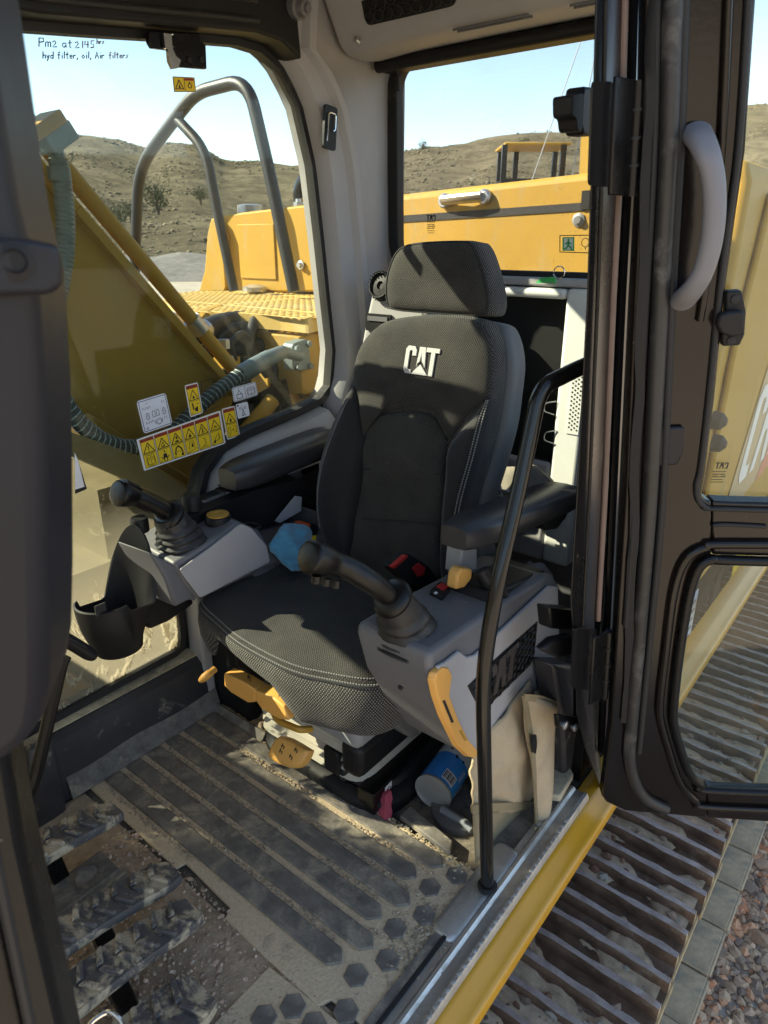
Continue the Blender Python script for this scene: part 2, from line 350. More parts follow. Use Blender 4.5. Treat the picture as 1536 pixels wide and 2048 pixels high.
M['glossblack'] = mat('gloss_black_paint', (.008, .008, .009), .16, var=.2, speck=.05, coat=.4)
M['doorpaint'] = mat('dark_brown_black_door_paint', (.009, .0062, .0055), .17, spec=.4, var=.25, dust=.10, dcol=(.10, .095, .085), dscale=12, speck=.10, bump=.05, bscale=80)
M['grey'] = mat('grey_trim_plastic', (.34, .332, .336), .6, var=.08, bump=.12, bscale=500, dust=.12, dcol=(.42, .39, .33), dscale=5)
M['greylit'] = mat('sunlit_grey_trim_plastic', (.60, .61, .59), .5, var=.06, bump=.08, bscale=500, dust=.12, dcol=(.42, .38, .3), dscale=6)  # lighter copy of the trim grey, sunlight on the storage frame painted in
M['greydark'] = mat('charcoal_console_plastic', (.12, .12, .128), .5, var=.15, bump=.15, bscale=420, dust=.27, dcol=(.27, .25, .21), dscale=14, speck=.07, dsharp=.12, chip=(.70, 24, (.3, .29, .27)))
M['purple'] = mat('dark_grey_pillar_trim', (.016, .015, .0185), .42, var=.12, vscale=9, bump=.06, bscale=300, speck=.05, dust=.14, dcol=(.1, .09, .085), dscale=10, spec=.3)
M['yellow'] = mat('machine_yellow_paint', (.44, .255, .045), .55, spec=.22, var=.10, vscale=3, dust=.37, dcol=(.38, .285, .14), dscale=5, bump=.02, speck=.07, stretch=(1.6, 1.6, .35), chip=(.735, 14, (.10, .085, .06)))
M['sillyellow'] = mat('sill_yellow_paint', (.60, .29, .02), .3, var=.08, vscale=5, dust=.17, dcol=(.42, .31, .15), dscale=7, speck=.03, coat=.2)
M['orange'] = mat('orange_lever_plastic', (.72, .36, .09), .5, var=.06, dust=.16, dcol=(.42, .3, .18), dscale=14, bump=.05, bscale=300)
M['alu'] = mat('brushed_aluminium', (.50, .49, .47), .42, metal=.8, var=.22, vscale=14, dust=.42, dcol=(.36, .31, .24), dscale=9, bump=.1, bscale=90)
M['steel'] = mat('zinc_steel', (.5, .5, .5), .35, metal=.85, var=.2, dust=.15, dcol=(.3, .27, .22), dscale=20)
M['chrome'] = mat('chrome', (.75, .77, .78), .14, metal=1, var=.05)
M['white'] = flat('white_print', (.72, .72, .72), .5)
M['ink'] = flat('black_print', (.012, .012, .012), .5)
M['red'] = mat('red_plastic', (.42, .018, .018), .35, var=.1, dust=.1, dcol=(.3, .15, .1), dscale=30)
M['signyellow'] = flat('warning_yellow', (.80, .55, .03), .45)
M['signred'] = flat('warning_red', (.48, .06, .03), .45)
M['signwhite'] = flat('decal_white', (.66, .70, .78), .45)
M['signgreen'] = flat('exit_green', (.04, .42, .12), .45)
M['fab'] = fabric('seat_weave', (.011, .011, .011), (.058, .058, .056), pitch=.0038)
M['fabside'] = fabric('seat_side_mesh', (.008, .008, .008), (.19, .19, .18), pitch=.0046, thr=.25)
M['vinyl'] = mat('black_seat_cloth', (.009, .009, .0095), .8, var=.15, bump=.2, bscale=700, sheen=.3, dust=.1, dcol=(.1, .09, .08))
M['stitch'] = flat('grey_thread', (.22, .22, .21), .8)
# ================================================================== setting: ground, hills, gravel
GZ = -1.16
M['ground'] = mat('packed_dirt', (.36, .31, .25), .95, var=.35, vscale=.8, bump=.6, bscale=14, dust=.35, dcol=(.36, .31, .24), dscale=.25, speck=.2, speckcol=(.12, .1, .09))
def hillmat():
    m = bpy.data.materials.new('dry_grass_hillside'); m.use_nodes = True; nt = m.node_tree; L = nt.links.new; b = nt.nodes['Principled BSDF']
    co = _n(nt, 'ShaderNodeTexCoord').outputs['Object']
    mp = _n(nt, 'ShaderNodeMapping'); mp.inputs['Scale'].default_value = (1, 1, 2.6); L(co, mp.inputs[0])
    n1 = _n(nt, 'ShaderNodeTexNoise', Scale=.12, Detail=11, Roughness=.84, Distortion=.7); L(mp.outputs[0], n1.inputs[0])
    cr = _n(nt, 'ShaderNodeValToRGB'); L(n1.outputs[0], cr.inputs[0])
    e = cr.color_ramp.elements; e[0].position = .36; e[0].color = (.065, .056, .038, 1); e[1].position = .66; e[1].color = (.255, .215, .145, 1)
    k = e.new(.5); k.color = (.14, .118, .078, 1)
    vo = _n(nt, 'ShaderNodeTexVoronoi', Scale=.55); L(co, vo.inputs[0]); n2 = _n(nt, 'ShaderNodeTexNoise', Scale=.05, Detail=3); L(co, n2.inputs[0])
    th = _n(nt, 'ShaderNodeMapRange'); th.inputs[1].default_value = .4; th.inputs[2].default_value = .65; th.inputs[3].default_value = .05; th.inputs[4].default_value = .42; L(n2.outputs[0], th.inputs[0])
    lt = _n(nt, 'ShaderNodeMath', operation='LESS_THAN'); L(vo.outputs['Distance'], lt.inputs[0]); L(th.outputs[0], lt.inputs[1])
    f = _n(nt, 'ShaderNodeMath', operation='MULTIPLY'); L(lt.outputs[0], f.inputs[0]); f.inputs[1].default_value = .6
    mx = _n(nt, 'ShaderNodeMix', data_type='RGBA'); L(f.outputs[0], mx.inputs[0]); L(cr.outputs[0], mx.inputs[6]); mx.inputs[7].default_value = (.075, .075, .045, 1)
    L(mx.outputs[2], b.inputs['Base Color']); b.inputs['Roughness'].default_value = 1; b.inputs['Specular IOR Level'].default_value = .1
    bp = _n(nt, 'ShaderNodeBump'); bp.inputs['Strength'].default_value = .8; bp.inputs['Distance'].default_value = 1.2; L(n1.outputs[0], bp.inputs['Height']); L(bp.outputs[0], b.inputs['Normal'])
    return m
M['hill'] = hillmat()
g = MB(); g.grid(lambda u, v: (-900 + 1800 * u, -900 + 1800 * v, GZ), 8, 8)
structure(g.build('ground', M['ground'], smooth=0))
SKY = [(-500, 262), (-150, 270), (60, 262), (130, 268), (180, 268), (255, 284), (300, 295), (335, 279), (400, 287), (445, 319), (500, 322), (560, 326), (640, 322), (800, 302), (860, 292), (930, 284), (1000, 270), (1060, 264), (1120, 263), (1180, 262), (1300, 240), (1420, 215), (1500, 205), (1536, 206), (1700, 230), (2100, 260)]
def azel(x, y):
    v = pray(x, y); return math.atan2(v.x, -v.y), v.z / math.hypot(v.x, v.y)
SKA = sorted(azel(x, y) for x, y in SKY)
def skyline(a):
    if a <= SKA[0][0]: return SKA[0][1]
    for (a0, e0), (a1, e1) in zip(SKA, SKA[1:]):
        if a <= a1:
            t = (a - a0) / (a1 - a0); return e0 + (e1 - e0) * t
    return SKA[-1][1]
def hills():
    m = MB(); na, nd = 420, 60
    def fn(u, v):
        a = -math.pi + 2 * math.pi * u + .3
        if a > math.pi: a -= 2 * math.pi
        return hillpt(a, 55 + 260 * v ** 1.25)
    m.grid(fn, na, nd); return structure(m.build('hills', M['hill'], smooth=180))
def hillpt(a, d):
        if True:
            pass
        e = skyline(a); D = 230 if e > .155 and a > .9 else 170
        top = e * D + EYE.z
        t = max(0, min(1, (d - 62) / (D - 62))); 
        z = GZ + (top - GZ) * (t ** 1.25)
        q = V((math.sin(a) * d, -math.cos(a) * d, 0))
        r = mnoise.fractal(q * .022, 1.0, 2.1, 6) * 4.6 * min(1, t * 3) * (1 - .82 * t)
        r += (abs(mnoise.noise(q * .05 + V((9, 0, 0)))) - .25) * 4.5 * min(1, t * 4) * (1 - .8 * t)
        z += r * .6
        z += mnoise.fractal(q * .09, 1.0, 2.0, 5) * .7 * min(1, t * 4)
        if d > D: z = min(z, top - (d - D) * .15)
        return (q.x, q.y, z if t > 0 else GZ - .3)
hills()
def scrub():
    rs_ = random.Random(21); mb = MB(); cols = []
    a0, a1 = azel(0, 400)[0], azel(1536, 400)[0]
    for k in range(24000):
        a = rs_.uniform(min(a0, a1) - .05, max(a0, a1) + .05); d = 60 + 115 * rs_.random() ** .8; p = V(hillpt(a, d))
        if mnoise.noise(V((p.x * .045, p.y * .045, 3))) + .35 * mnoise.noise(V((p.x * .2, p.y * .2, 1))) < rs_.uniform(-.25, .35): continue
        r = rs_.uniform(.08, .30) * (1.6 if rs_.random() < .06 else 1); c = rs_.choice([(.11, .10, .06), (.14, .12, .07), (.10, .095, .055), (.19, .155, .095), (.24, .19, .12)])
        b = len(mb.v)
        for v_ in ICO[0]:
            j = 1 + (rs_.random() - .5) * .7; mb.v.append(p + V((v_.x * r * j, v_.y * r * j, v_.z * r * .45 * j + r * .1)))
        for f in ICO[1]: mb.f.append([b + i for i in f]); mb.m.append(0); cols.append(c + (1,))
    o = mb.build('hillside_scrub', M['stone'], smooth=0); at = o.data.color_attributes.new('tone', 'FLOAT_COLOR', 'CORNER')
    for pl, c in zip(o.data.polygons, cols):
        for li in pl.loop_indices: at.data[li].color = c
    o['kind'] = 'stuff'; o['label'] = 'low dry scrub and grass tufts scattered over the hillsides'
# loose gravel beside the track, and a darker graded strip
def stonemat():
    m = bpy.data.materials.new('gravel_stone'); m.use_nodes = True; nt = m.node_tree; L = nt.links.new; b = nt.nodes['Principled BSDF']
    at = _n(nt, 'ShaderNodeAttribute', attribute_name='tone'); n = _n(nt, 'ShaderNodeTexNoise', Scale=90, Detail=4); L(_n(nt, 'ShaderNodeTexCoord').outputs['Object'], n.inputs[0])
    r = _n(nt, 'ShaderNodeMapRange'); r.inputs[3].default_value = .6; r.inputs[4].default_value = 1.35; L(n.outputs[0], r.inputs[0])
    mx = _n(nt, 'ShaderNodeMix', data_type='RGBA', blend_type='MULTIPLY'); mx.inputs[0].default_value = 1; L(at.outputs[0], mx.inputs[6]); L(r.outputs[0], mx.inputs[7]); L(mx.outputs[2], b.inputs['Base Color']); b.inputs['Roughness'].default_value = .8
    return m
M['stone'] = stonemat()
ICO = None
def ico():
    bm = bmesh.new(); bmesh.ops.create_icosphere(bm, subdivisions=1, radius=1); bm.verts.ensure_lookup_table()
    r = ([v.co.copy() for v in bm.verts], [[v.index for v in f.verts] for f in bm.faces]); bm.free(); return r
ICO = ico()
TONES = [tuple(min(1, q * f) for q, f in zip(c, (2.1, 1.55, 1.15))) for c in [(.22, .18, .15), (.16, .145, .135), (.28, .25, .21), (.30, .16, .10), (.36, .24, .17), (.13, .12, .115), (.24, .21, .17), (.19, .15, .12), (.33, .29, .24)]]
def scatter(name, n, area, zf, smin, smax, rng, mats, parent=None, tones=TONES, pw=2.2, flatn=.6):
    mb = MB(); cols = []
    for k in range(n):
        p = area(rng)
        if p is None: continue
        s = smin + (smax - smin) * rng.random() ** pw; a = rng.random() * 6.28; c = rng.choice(tones); q = .75 + .5 * rng.random()
        sx, sy, sz = s * (.7 + .6 * rng.random()), s * (.6 + .5 * rng.random()), s * flatn * (.6 + .6 * rng.random())
        ca, sa = math.cos(a), math.sin(a); b = len(mb.v); z = zf(p)
        for v in ICO[0]:
            j = 1 + (rng.random() - .5) * .45
            x, y, zz = v.x * sx * j, v.y * sy * j, v.z * sz * j
            mb.v.append(V((p[0] + x * ca - y * sa, p[1] + x * sa + y * ca, z + zz + sz * .35)))
        for f in ICO[1]: mb.f.append([b + i for i in f]); mb.m.append(0); cols.append([c[0] * q, c[1] * q, c[2] * q, 1])
    o = mb.build(name, mats, parent, smooth=28)
    at = o.data.color_attributes.new('tone', 'FLOAT_COLOR', 'CORNER')
    for pl, c in zip(o.data.polygons, cols):
        for li in pl.loop_indices: at.data[li].color = c
    return o
rng = random.Random(3)
scrub()
gv = scatter('gravel', 11000, lambda r: (-.75 + 1.0 * r.random() ** .8, -3.5 + 2.2 * r.random()), lambda p: GZ, .005, .026, rng, M['stone'])
gv['kind'] = 'stuff'; gv['label'] = 'loose brown and reddish gravel on the ground beside the track'
gv2 = scatter('coarse_gravel', 1500, lambda r: (random.uniform(-.8, .2), -3.6 + 2.6 * r.random()), lambda p: GZ, .016, .045, rng, M['stone'], pw=3)
gv2['kind'] = 'stuff'; gv2['label'] = 'bigger reddish stones lying among the gravel'
def area_far(r):
    x, y = r.uniform(-2.5, 3), r.uniform(-9, -1.2)
    return None if (.0 < x < 3.3) else (x, y)
gv3 = scatter('scattered_gravel', 3500, area_far, lambda p: GZ, .01, .045, rng, M['stone'])
gv3['kind'] = 'stuff'; gv3['label'] = 'thinly scattered stones on the bare ground'
# berm of dark gravel behind the machine
bm_ = MB(); bm_.grid(lambda u, v: (14 + 60 * u - 10 * v, -60 + 45 * u + 9 * v, GZ + .02 + 1.5 * math.sin(math.pi * v) ** 1.5 * (.8 + .3 * mnoise.noise(V((u * 20, v * 5, 0)))) + .15 * mnoise.noise(V((u * 90, v * 20, 3)))), 90, 16)
M['berm'] = mat('grey_gravel_berm', (.15, .14, .13), .95, var=.4, vscale=2, bump=.8, bscale=9, speck=.3, speckcol=(.2, .18, .16))
structure(bm_.build('gravel_berm', M['berm'], smooth=180))
# shrubs on the slope
M['sage'] = mat('sage_leaf', (.10, .105, .05), .9, var=.4, vscale=3)
M['twig'] = mat('twig', (.09, .07, .05), .9)
def shrub(px, py, d, r, label, tall=.8):
    v = pray(px, py); c = EYE + v * d; base = c - V((0, 0, r * tall))
    t = thing('sage_shrub', label, 'shrub', base, 'shrubs on the hillside')
    rg = random.Random(int(px * 7 + py)); mb = MB()
    for k in range(700):
        q = V((rg.gauss(0, .42), rg.gauss(0, .42), rg.gauss(-.3, .42)))
        if q.length > 1.05: continue
        q = V((q.x * r, q.y * r, q.z * r * tall)); s = r * rg.uniform(.05, .11); a = V((rg.gauss(0, 1), rg.gauss(0, 1), rg.gauss(0, 1))).normalized(); b = a.orthogonal().normalized()
        mb.add([c + q + a * s, c + q + b * s * .6, c + q - a * s, c + q - b * s * .6], [(0, 1, 2, 3)])
    mb.build('foliage', M['sage'], t, smooth=0)
    st = MB()
    for k in range(5):
        e = c + V((rg.gauss(0, .3) * r, rg.gauss(0, .3) * r, 0)); st.tube([base - V((0, 0, .6)), (base + e) / 2 + V((rg.gauss(0, .05) * r, 0, 0)), e], [r * .07, r * .05, r * .02], 5)
    st.build('stem', M['twig'], t)
shrub(225, 425, 66, 1.25, 'round dark green shrub, biggest on the slope left of the handrail')
shrub(312, 383, 82, 1.5, 'loose grey green shrub just inside the front leg of the handrail', 1.1)
shrub(258, 418, 72, .8, 'small shrub right beside the biggest round one on the slope')
shrub(400, 385, 90, 1.0, 'faint shrub between the two legs of the handrail')
shrub(797, 297, 168, 1.3, 'tiny tree on the ridge at the left edge of the rear window', 1.2)
shrub(846, 290, 168, 1.2, 'tiny tree alone on the ridge above the yellow hood', 1.2)
shrub(1050, 285, 160, 1.6, 'dark shrub on the ridge above the distant machine cab', .8)
# ================================================================== excavator outside the cab
def mudmat():
    return mat('caked_mud', (.52, .39, .26), .95, var=.5, vscale=26, bump=.45, bscale=90, dust=.42, dcol=(.50, .40, .28), dscale=7, speck=.2, speckcol=(.36, .20, .13))
M['mud'] = mudmat()
M['tracksteel'] = mat('rusty_track_steel', (.15, .088, .056), .5, metal=.1, var=.6, vscale=22, bump=.3, bscale=120, dust=.34, dcol=(.33, .25, .17), dscale=12, chip=(.62, 16, (.26, .11, .05)), speck=.1)
M['padsteel'] = mat('grey_pad_steel', (.52, .37, .22), .75, metal=.0, var=.35, vscale=9, bump=.4, bscale=80, dust=.5, dcol=(.25, .22, .17), dscale=6, chip=(.68, 12, (.05, .045, .04)))
PITCH_T = .2167; XO = .158; XI = .76; ZT = -.315
trk = thing('crawler_track', 'rusty muddy steel crawler track running below the yellow sill', 'track', (.45, -2, GZ))
pr = []   # profile of one triple grouser shoe along y, z
def grous(y0): return [(y0 - .013, 0), (y0 - .008, .034), (y0 + .008, .034), (y0 + .013, 0)]
prof = [(-.104, -.006)] + grous(-.076) + grous(-.004) + grous(.068) + [(.104, -.012), (.104, -.03), (-.104, -.024)]
sh = MB(); nseg = 14; rr = random.Random(5); rings = []
for i in range(nseg + 1):
    x = XO + (XI - XO) * i / nseg
    rings.append([V((x, y, z + (rr.uniform(-.004, .002) if z > .03 else 0) - (.006 if i == 0 and z > .03 else 0))) for y, z in prof])
sh.loft(rings)
for i_, f_ in enumerate(sh.f):
    zs = [sh.v[q].z for q in f_]
    if min(zs) > .02: sh.m[i_] = 1
    elif len(f_) > 4: sh.m[i_] = 2
sh.bb((XO - .004, -.102, -.028), (XO - .0005, .102, -.004), 2)
M['wornsteel'] = mat('worn_grouser_edge', (.36, .30, .275), .5, metal=.3, var=.4, vscale=40, dust=.35, dcol=(.32, .2, .12), dscale=18)
M['shoeend'] = mat('dusty_lit_shoe_end', (.45, .33, .18), .85, var=.3, vscale=20, dust=.3, dcol=(.3, .2, .12), dscale=14)  # dusty tan, with the lit look of the shoe ends painted in
shoe0 = sh.build('track_shoe', [M['tracksteel'], M['wornsteel'], M['shoeend']], None, smooth=30)
lo = MB()
lo.bb((.135, -.105, -.012), (.74, .105, .012)); lo.bb((.135, -.116, -.020), (.74, -.1055, -.004)); lo.tube([(.132, .1, .004), (.132, -.1, .004)], .008, 6)
pad0 = lo.build('track_pad', M['padsteel'], None, smooth=30, bevel=.003)
ys = [-.52 - PITCH_T * k for k in range(17)]
for k, y in enumerate(ys):
    mw = Matrix.Translation((rr.uniform(-.004, .004), y, ZT + rr.uniform(-.004, .004))) @ Matrix.Rotation(R(rr.uniform(-.8, .8)), 4, 'X')
    if k == 0: shoe0.location = mw.translation; setpar(shoe0, trk)
    else: clone(shoe0, trk, mw)
    mw = Matrix.Translation((rr.uniform(-.003, .003), y - .03, -1.08 + rr.uniform(-.006, .006))) @ Matrix.Rotation(R(rr.uniform(-2, 2)), 4, 'X')
    if k == 0: pad0.location = mw.translation; setpar(pad0, trk)
    else: clone(pad0, trk, mw)
def mudz(x, y):
    q = V((x * 5.5, y * 5.5, 0)); a = mnoise.fractal(q, 1, 2, 5) * .050 + mnoise.noise(q * .5 + V((4, 1, 0))) * .034 + mnoise.noise(V((x * 60, y * 60, 0))) * .004
    return ZT - .004 + min(.015 + .004 * mnoise.noise(V((x * 20, y * 20, 5))), a + .010 + .012 * max(0, (x - .25)))
mm_ = MB(); mm_.grid(lambda u, v: (XO + .012 + .56 * u, -.5 - 3.4 * v, mudz(XO + .012 + .56 * u, -.5 - 3.4 * v)), 70, 420)
mo = mm_.build('caked_mud', M['mud'], trk, smooth=60); mo['kind'] = 'stuff'
def onmud(r):
    p = (r.uniform(XO + .02, .62), r.uniform(-3.6, -.6)); return p if mudz(*p) > ZT + .004 and mnoise.noise(V((p[0] * 6, p[1] * 6, 7))) > -.15 else None
ms = scatter('mud_stones', 2600, onmud, lambda p: mudz(*p) - .002, .003, .016, rng, M['stone'], trk, tones=[(.3, .16, .1), (.4, .28, .2), (.24, .17, .12), (.36, .32, .25)], pw=2.5); ms['kind'] = 'stuff'
fr_ = MB(); fr_.bb((.30, -4.2, -.95), (.62, -.3, -.40)); fr_.build('track_frame', M['black'], trk, bevel=.02)
# sill beam and left body side
body = thing('engine_housing', 'yellow engine housing behind the cab with a black groove and a latch handle', 'engine housing', (1.2, -3.2, -.1))
YB = -2.5
m = MB(); tp = [(2.0, 1.462), (1.885, 1.468), (1.10, 1.508), (.62, 1.53)]
front = [V((x, YB, z)) for x, z in tp] + [V((.595, YB, 1.51)), V((.575, YB, 1.46)), V((.575, YB, -.02)), V((1.95, YB, -.02))]
m.prism(front, (0, -3.2, 0)); m.build('housing_shell', M['yellow'], body, bevel=.025, seg=3)
FB = Frame((1.2, YB - .001, 1.35), (-1, 0, .036), (0, 0, 1))   # front face of the housing, seen from the cab
def onB(x, y): q = FB.inv(PP(x, y, FB.o, V((0, 1, 0)))); return q
def sgnB(h): return h if FB.n.y > 0 else -h
m = MB(); a = onB(802, 438); b_ = onB(1172, 413); m.box(((a.x + b_.x) / 2, a.y * .5 + b_.y * .5, sgnB(.002)), (abs(b_.x - a.x), .026, .006), 0, FB); m.build('groove_strip', M['rubber'], body)
m = MB(); a = onB(1173, 400); m.box((a.x, a.y, sgnB(.004)), (.03, .06, .012), 0, FB); m.build('strip_end', M['blackmat'], body)
m = MB(); p0 = onB(893, 402); p1 = onB(972, 394)
for p in (p0, p1): m.lathe(FB(p.x, p.y, 0), (0, 1, 0), [(.028, 0), (.028, .018), (.022, .026)], 16)
m.tube([FB(p0.x, p0.y, sgnB(.03)), FB((p0.x + p1.x) / 2, (p0.y + p1.y) / 2, sgnB(.04)), FB(p1.x, p1.y, sgnB(.03))], [(.022, .014)] * 3, 10); m.build('latch_handle', M['steel'], body)
m = MB(); p = onB(1158, 440); m.lathe(FB(p.x, p.y, 0), (0, 1, 0), [(.024, 0), (.024, .006), (.014, .008), (.013, .018)], 8); m.build('bolt', M['steel'], body)
# left side panel of the body with its vertical break, label plates and logo
sd = MB(); sx = .572
sd.prism([V((sx, -2.58, .02)), V((sx, -5.2, .02)), V((sx, -5.2, 1.42)), V((sx, -2.74, 1.44))] + [V((sx, -2.60 - .14 * t * t, .75 + .62 * t)) for t in (.8, .6, .4, .2, 0)], (-.022, 0, 0))
sd.build('side_door_panel', M['yellow'], body, bevel=.01)
SF = Frame((sx - .024, -2.75, .85), (0, -1, 0), (0, 0, 1))
def onS(x, y): return SF.inv(PP(x, y, SF.o, V((1, 0, 0))))
CAT = {'C': [[(0, .12), (.1, 0), (.36, 0), (.36, .15), (.22, .15), (.18, .20), (.18, .80), (.22, .85), (.30, .85), (.33, .80), (.33, .66), (.52, .66), (.52, .88), (.42, 1), (.1, 1), (0, .88)]],
       'A': [[(.40, 0), (.58, 0), (.64, .32), (.80, .40), (.94, .32), (1.0, 0), (1.18, 0), (.97, 1), (.64, 1)], [(.74, .52), (.84, .52), (.80, .82), (.78, .82)]],
       'T': [[(1.0, .84), (1.0, 1), (1.62, 1), (1.62, .84), (1.43, .84), (1.43, 0), (1.24, 0), (1.24, .84)]]}
def catlogo(mb, fr, a, b, w, c, mi, tri=None, thick=0, flip=1, shear=0, ts=1.0):
    """block letters C A T of total width w centred on (a,b); the triangle sits below the A"""
    k = w / 1.66; hh = k * .84 * ts
    def T(p): return (a + flip * ((p[0] - .81) * k + shear * (p[1] - .5) * hh), b + (p[1] - .5) * hh)
    def poly(l, mi_, c_):
        pts = [fr(*T(p), c_) for p in l]
        if thick: mb.prism(pts, fr.n * thick, mi_)
        else: mb.poly(pts, mi_)
    poly(CAT['C'][0], mi, c)
    if tri is None:
        poly([(.47, 0), (.645, 0), (.74, .4), (.84, .4), (.93, 0), (1.10, 0), (.93, 1), (.64, 1)], mi, c)
    else:
        poly([(.60, .26), (.64, .40), (.735, .48), (.785, .78), (.845, .48), (.94, .40), (1.02, .26), (.95, 1), (.66, 1)], mi, c)
        poly([(.40, 0), (1.20, 0), (.80, .37)], tri, c + .0002)
    poly(CAT['T'][0], mi, c)
m = MB(); q = onS(1500, 880)
m.poly([SF(q.x + x, q.y + y, -.001 if SF.n.x > 0 else .001) for x, y in ((-.28, -.30), (.95, -.22), (1.1, .36), (.10, .36))], 0)
sgS = -1 if SF.n.x > 0 else 1
catlogo(m, SF, q.x + .34, q.y + .02, .78, sgS * .0025, 1, None, 0, 1, .35)
m.poly([SF(q.x + x, q.y + y, sgS * .002) for x, y in ((.30, -.27), (.75, -.24), (.52, -.10))], 2)
M['decalgrey'] = flat('decal_grey', (.32, .24, .13), .4); M['decalred'] = flat('decal_red', (.45, .08, .05), .4)
m.build('side_decal', [M['decalgrey'], M['white'], M['decalred']], body)
m = MB(); a = onS(1372, 1250); m.box((a.x, a.y, sgS * .004), (.16, .26, .004), 0, SF)
for k in range(5): m.box((a.x, a.y + .09 - .04 * k, sgS * .0065), (.12, .006, .001), 1, SF)
m.build('data_plate', [M['signwhite'], M['ink']], body)
m = MB(); a = onS(1420, 1190); m.prism([SF(a.x - .05, a.y - .22, 0), SF(a.x + .10, a.y - .16, 0), SF(a.x + .14, a.y + .10, 0), SF(a.x + .02, a.y + .06, 0)], SF.n * sgS * .01); m.build('vent_grille', M['blackmat'], body)
m = MB(); a = onS(1466, 1150); m.prism([SF(a.x - .05, a.y - .1, 0), SF(a.x + .22, a.y + .02, 0), SF(a.x + .22, a.y + .18, 0), SF(a.x - .05, a.y + .12, 0)], SF.n * sgS * .003); m.build('yellow_warning_label', M['signyellow'], body)
for yy in (840, 885):
    m = MB(); a = onS(1425, yy); m.lathe(SF(a.x, a.y, 0), SF.n * sgS, [(.032, 0), (.028, .03), (.012, .045)], 12); m.build('rubber_stop', M['rubber'], body)
# long yellow sill lip under the cab and body
lip = thing('sill_beam', 'long yellow painted sill beam along the foot of the door opening', 'sill', (.4, -1.5, -.1))
m = MB(); sec = [(.47, -.006), (.434, -.006), (.424, -.010), (.410, -.024), (.398, -.028), (.390, -.031), (.386, -.038), (.386, -.060), (.47, -.060)]
m.loft([[V((x, y, z)) for x, z in sec] for y in (.6, -1.0, -2.0, -5.2)]); m.build('lip', M['sillyellow'], lip, smooth=50)
m = MB(); m.bb((.60, -5.2, -.32), (3.1, .7, -.19)); m.build('deck_frame', M['blackmat'], lip)
# boom with pipes
boom = thing('boom', 'yellow excavator boom rising past the right window with pipes on top', 'boom', (1.95, -1.7, .4))
XB = 1.76
top = [P(470, 780, X=XB), P(440, 745, X=XB), P(150, 410, X=XB)]; d = (top[2] - top[1]).normalized(); top.append(top[2] + d * 1.9)
bot = [P(420, 1000, X=XB), P(390, 985, X=XB), P(150, 835, X=XB)]; bot.append(bot[-1] + (bot[-1] - bot[-2]).normalized() * 1.9)
poly = top + bot[::-1]
m = MB(); m.prism(poly, (.03, 0, 0)); m.build('side_plate', M['yellow'], boom)
m = MB(); m.prism([p + V((.42, 0, 0)) for p in poly], (.03, 0, 0)); m.build('side_plate', M['yellow'], boom)
m = MB()
def plate(pts, inset, w0=-.03, w1=.48, t=.025):
    for p, q in zip(pts, pts[1:]):
        m.prism([p + V((w0, 0, 0)), q + V((w0, 0, 0)), q + V((w1, 0, 0)), p + V((w1, 0, 0))], V((0, -(q - p).z, (q - p).y)).normalized() * t * inset)
plate(top, -1); m.build('top_plate', M['yellow'], boom, bevel=.003)
m = MB(); plate(bot, 1); m.build('bottom_plate', M['yellow'], boom, bevel=.003)
nrm = V((0, d.z, -d.y)).normalized()
if nrm.z < 0: nrm = -nrm
for k, (off, r) in enumerate(((.035, .022), (.04, .018), (.035, .022))):
    m = MB(); xx = XB + .03 + .11 * k; s0 = top[1] - V((XB - xx, 0, 0)); m.tube([s0 + nrm * (off + r) - d * .1, s0 + nrm * (off + r) + d * 2.4], r, 12); m.build('hydraulic_pipe', M['yellow'], boom)
    for t in (.12, .75, 1.5):
        c = MB(); c.tube([s0 + nrm * (off + r) + d * t, s0 + nrm * (off + r) + d * (t + .05)], r * 1.25, 12); c.build('pipe_clamp', M['steel'], boom)
for xx in (1.70, 2.28):  # boom cylinders added as sun blockers, to shade the floor mat
    m = MB(); a0 = V((xx, -.72, .05)); a1 = V((xx, .62, 1.92)); dd_ = (a1 - a0).normalized(); m.tube([a0, a0 + dd_ * 1.25], .075, 20); m.tube([a0 + dd_ * 1.2, a0 + dd_ * 1.27], .085, 20); m.build('shade_cylinder_barrel', M['yellow'], boom, smooth=50)
    m = MB(); m.tube([a0 + dd_ * 1.25, a1], .045, 16); m.build('cylinder_rod', M['chrome'], boom)
m = MB(); pl = [P(x, y, X=XB - .09) for x, y in ((60, 838), (147, 866), (273, 910), (372, 975), (440, 1030), (430, 1050), (353, 1004), (156, 917), (60, 884))]
m.prism(pl, (.07, 0, 0)); M['tanbrace'] = mat('dusty_sunlit_brace', (.34, .25, .12), .7, var=.2, dust=.4, dcol=(.36, .29, .18), dscale=5); m.build('boom_foot_brace', M['tanbrace'], boom)  # tan tone paints in the sunlight on this beam, over some dust
m = MB(); m.bb((1.80, -1.9, -.19), (2.20, .25, .40)); m.bb((1.82, -1.9, .40), (2.18, -.95, .62)); M['olive'] = mat('shaded_olive_frame', (.13, .105, .05), .7, var=.4, vscale=5, dust=.3, dcol=(.2, .16, .1)); m.build('boom_tower', M['olive'], lip)  # machine yellow in shade, painted as olive; hides the bright ground behind
def ribbed(path, r, amp, step, n=14):
    L = 0; out = []; rs = []
    for i, p in enumerate(path):
        if i: L += (p - path[i - 1]).length
        out.append(p); rs.append(r + amp * (.5 + .5 * math.cos(2 * math.pi * L / step)))
    return out, rs
def resample(path, step):
    out = [path[0]]; acc = 0
    for a, b in zip(path, path[1:]):
        d = (b - a).length; t = step - acc
        while t <= d: out.append(a + (b - a) * (t / d)); t += step
        acc = (acc + d) % step
    return out
M['hose'] = mat('grey_blue_hose_rubber', (.065, .085, .09), .6, var=.3, vscale=20, dust=.25, dcol=(.2, .2, .17), dscale=9)
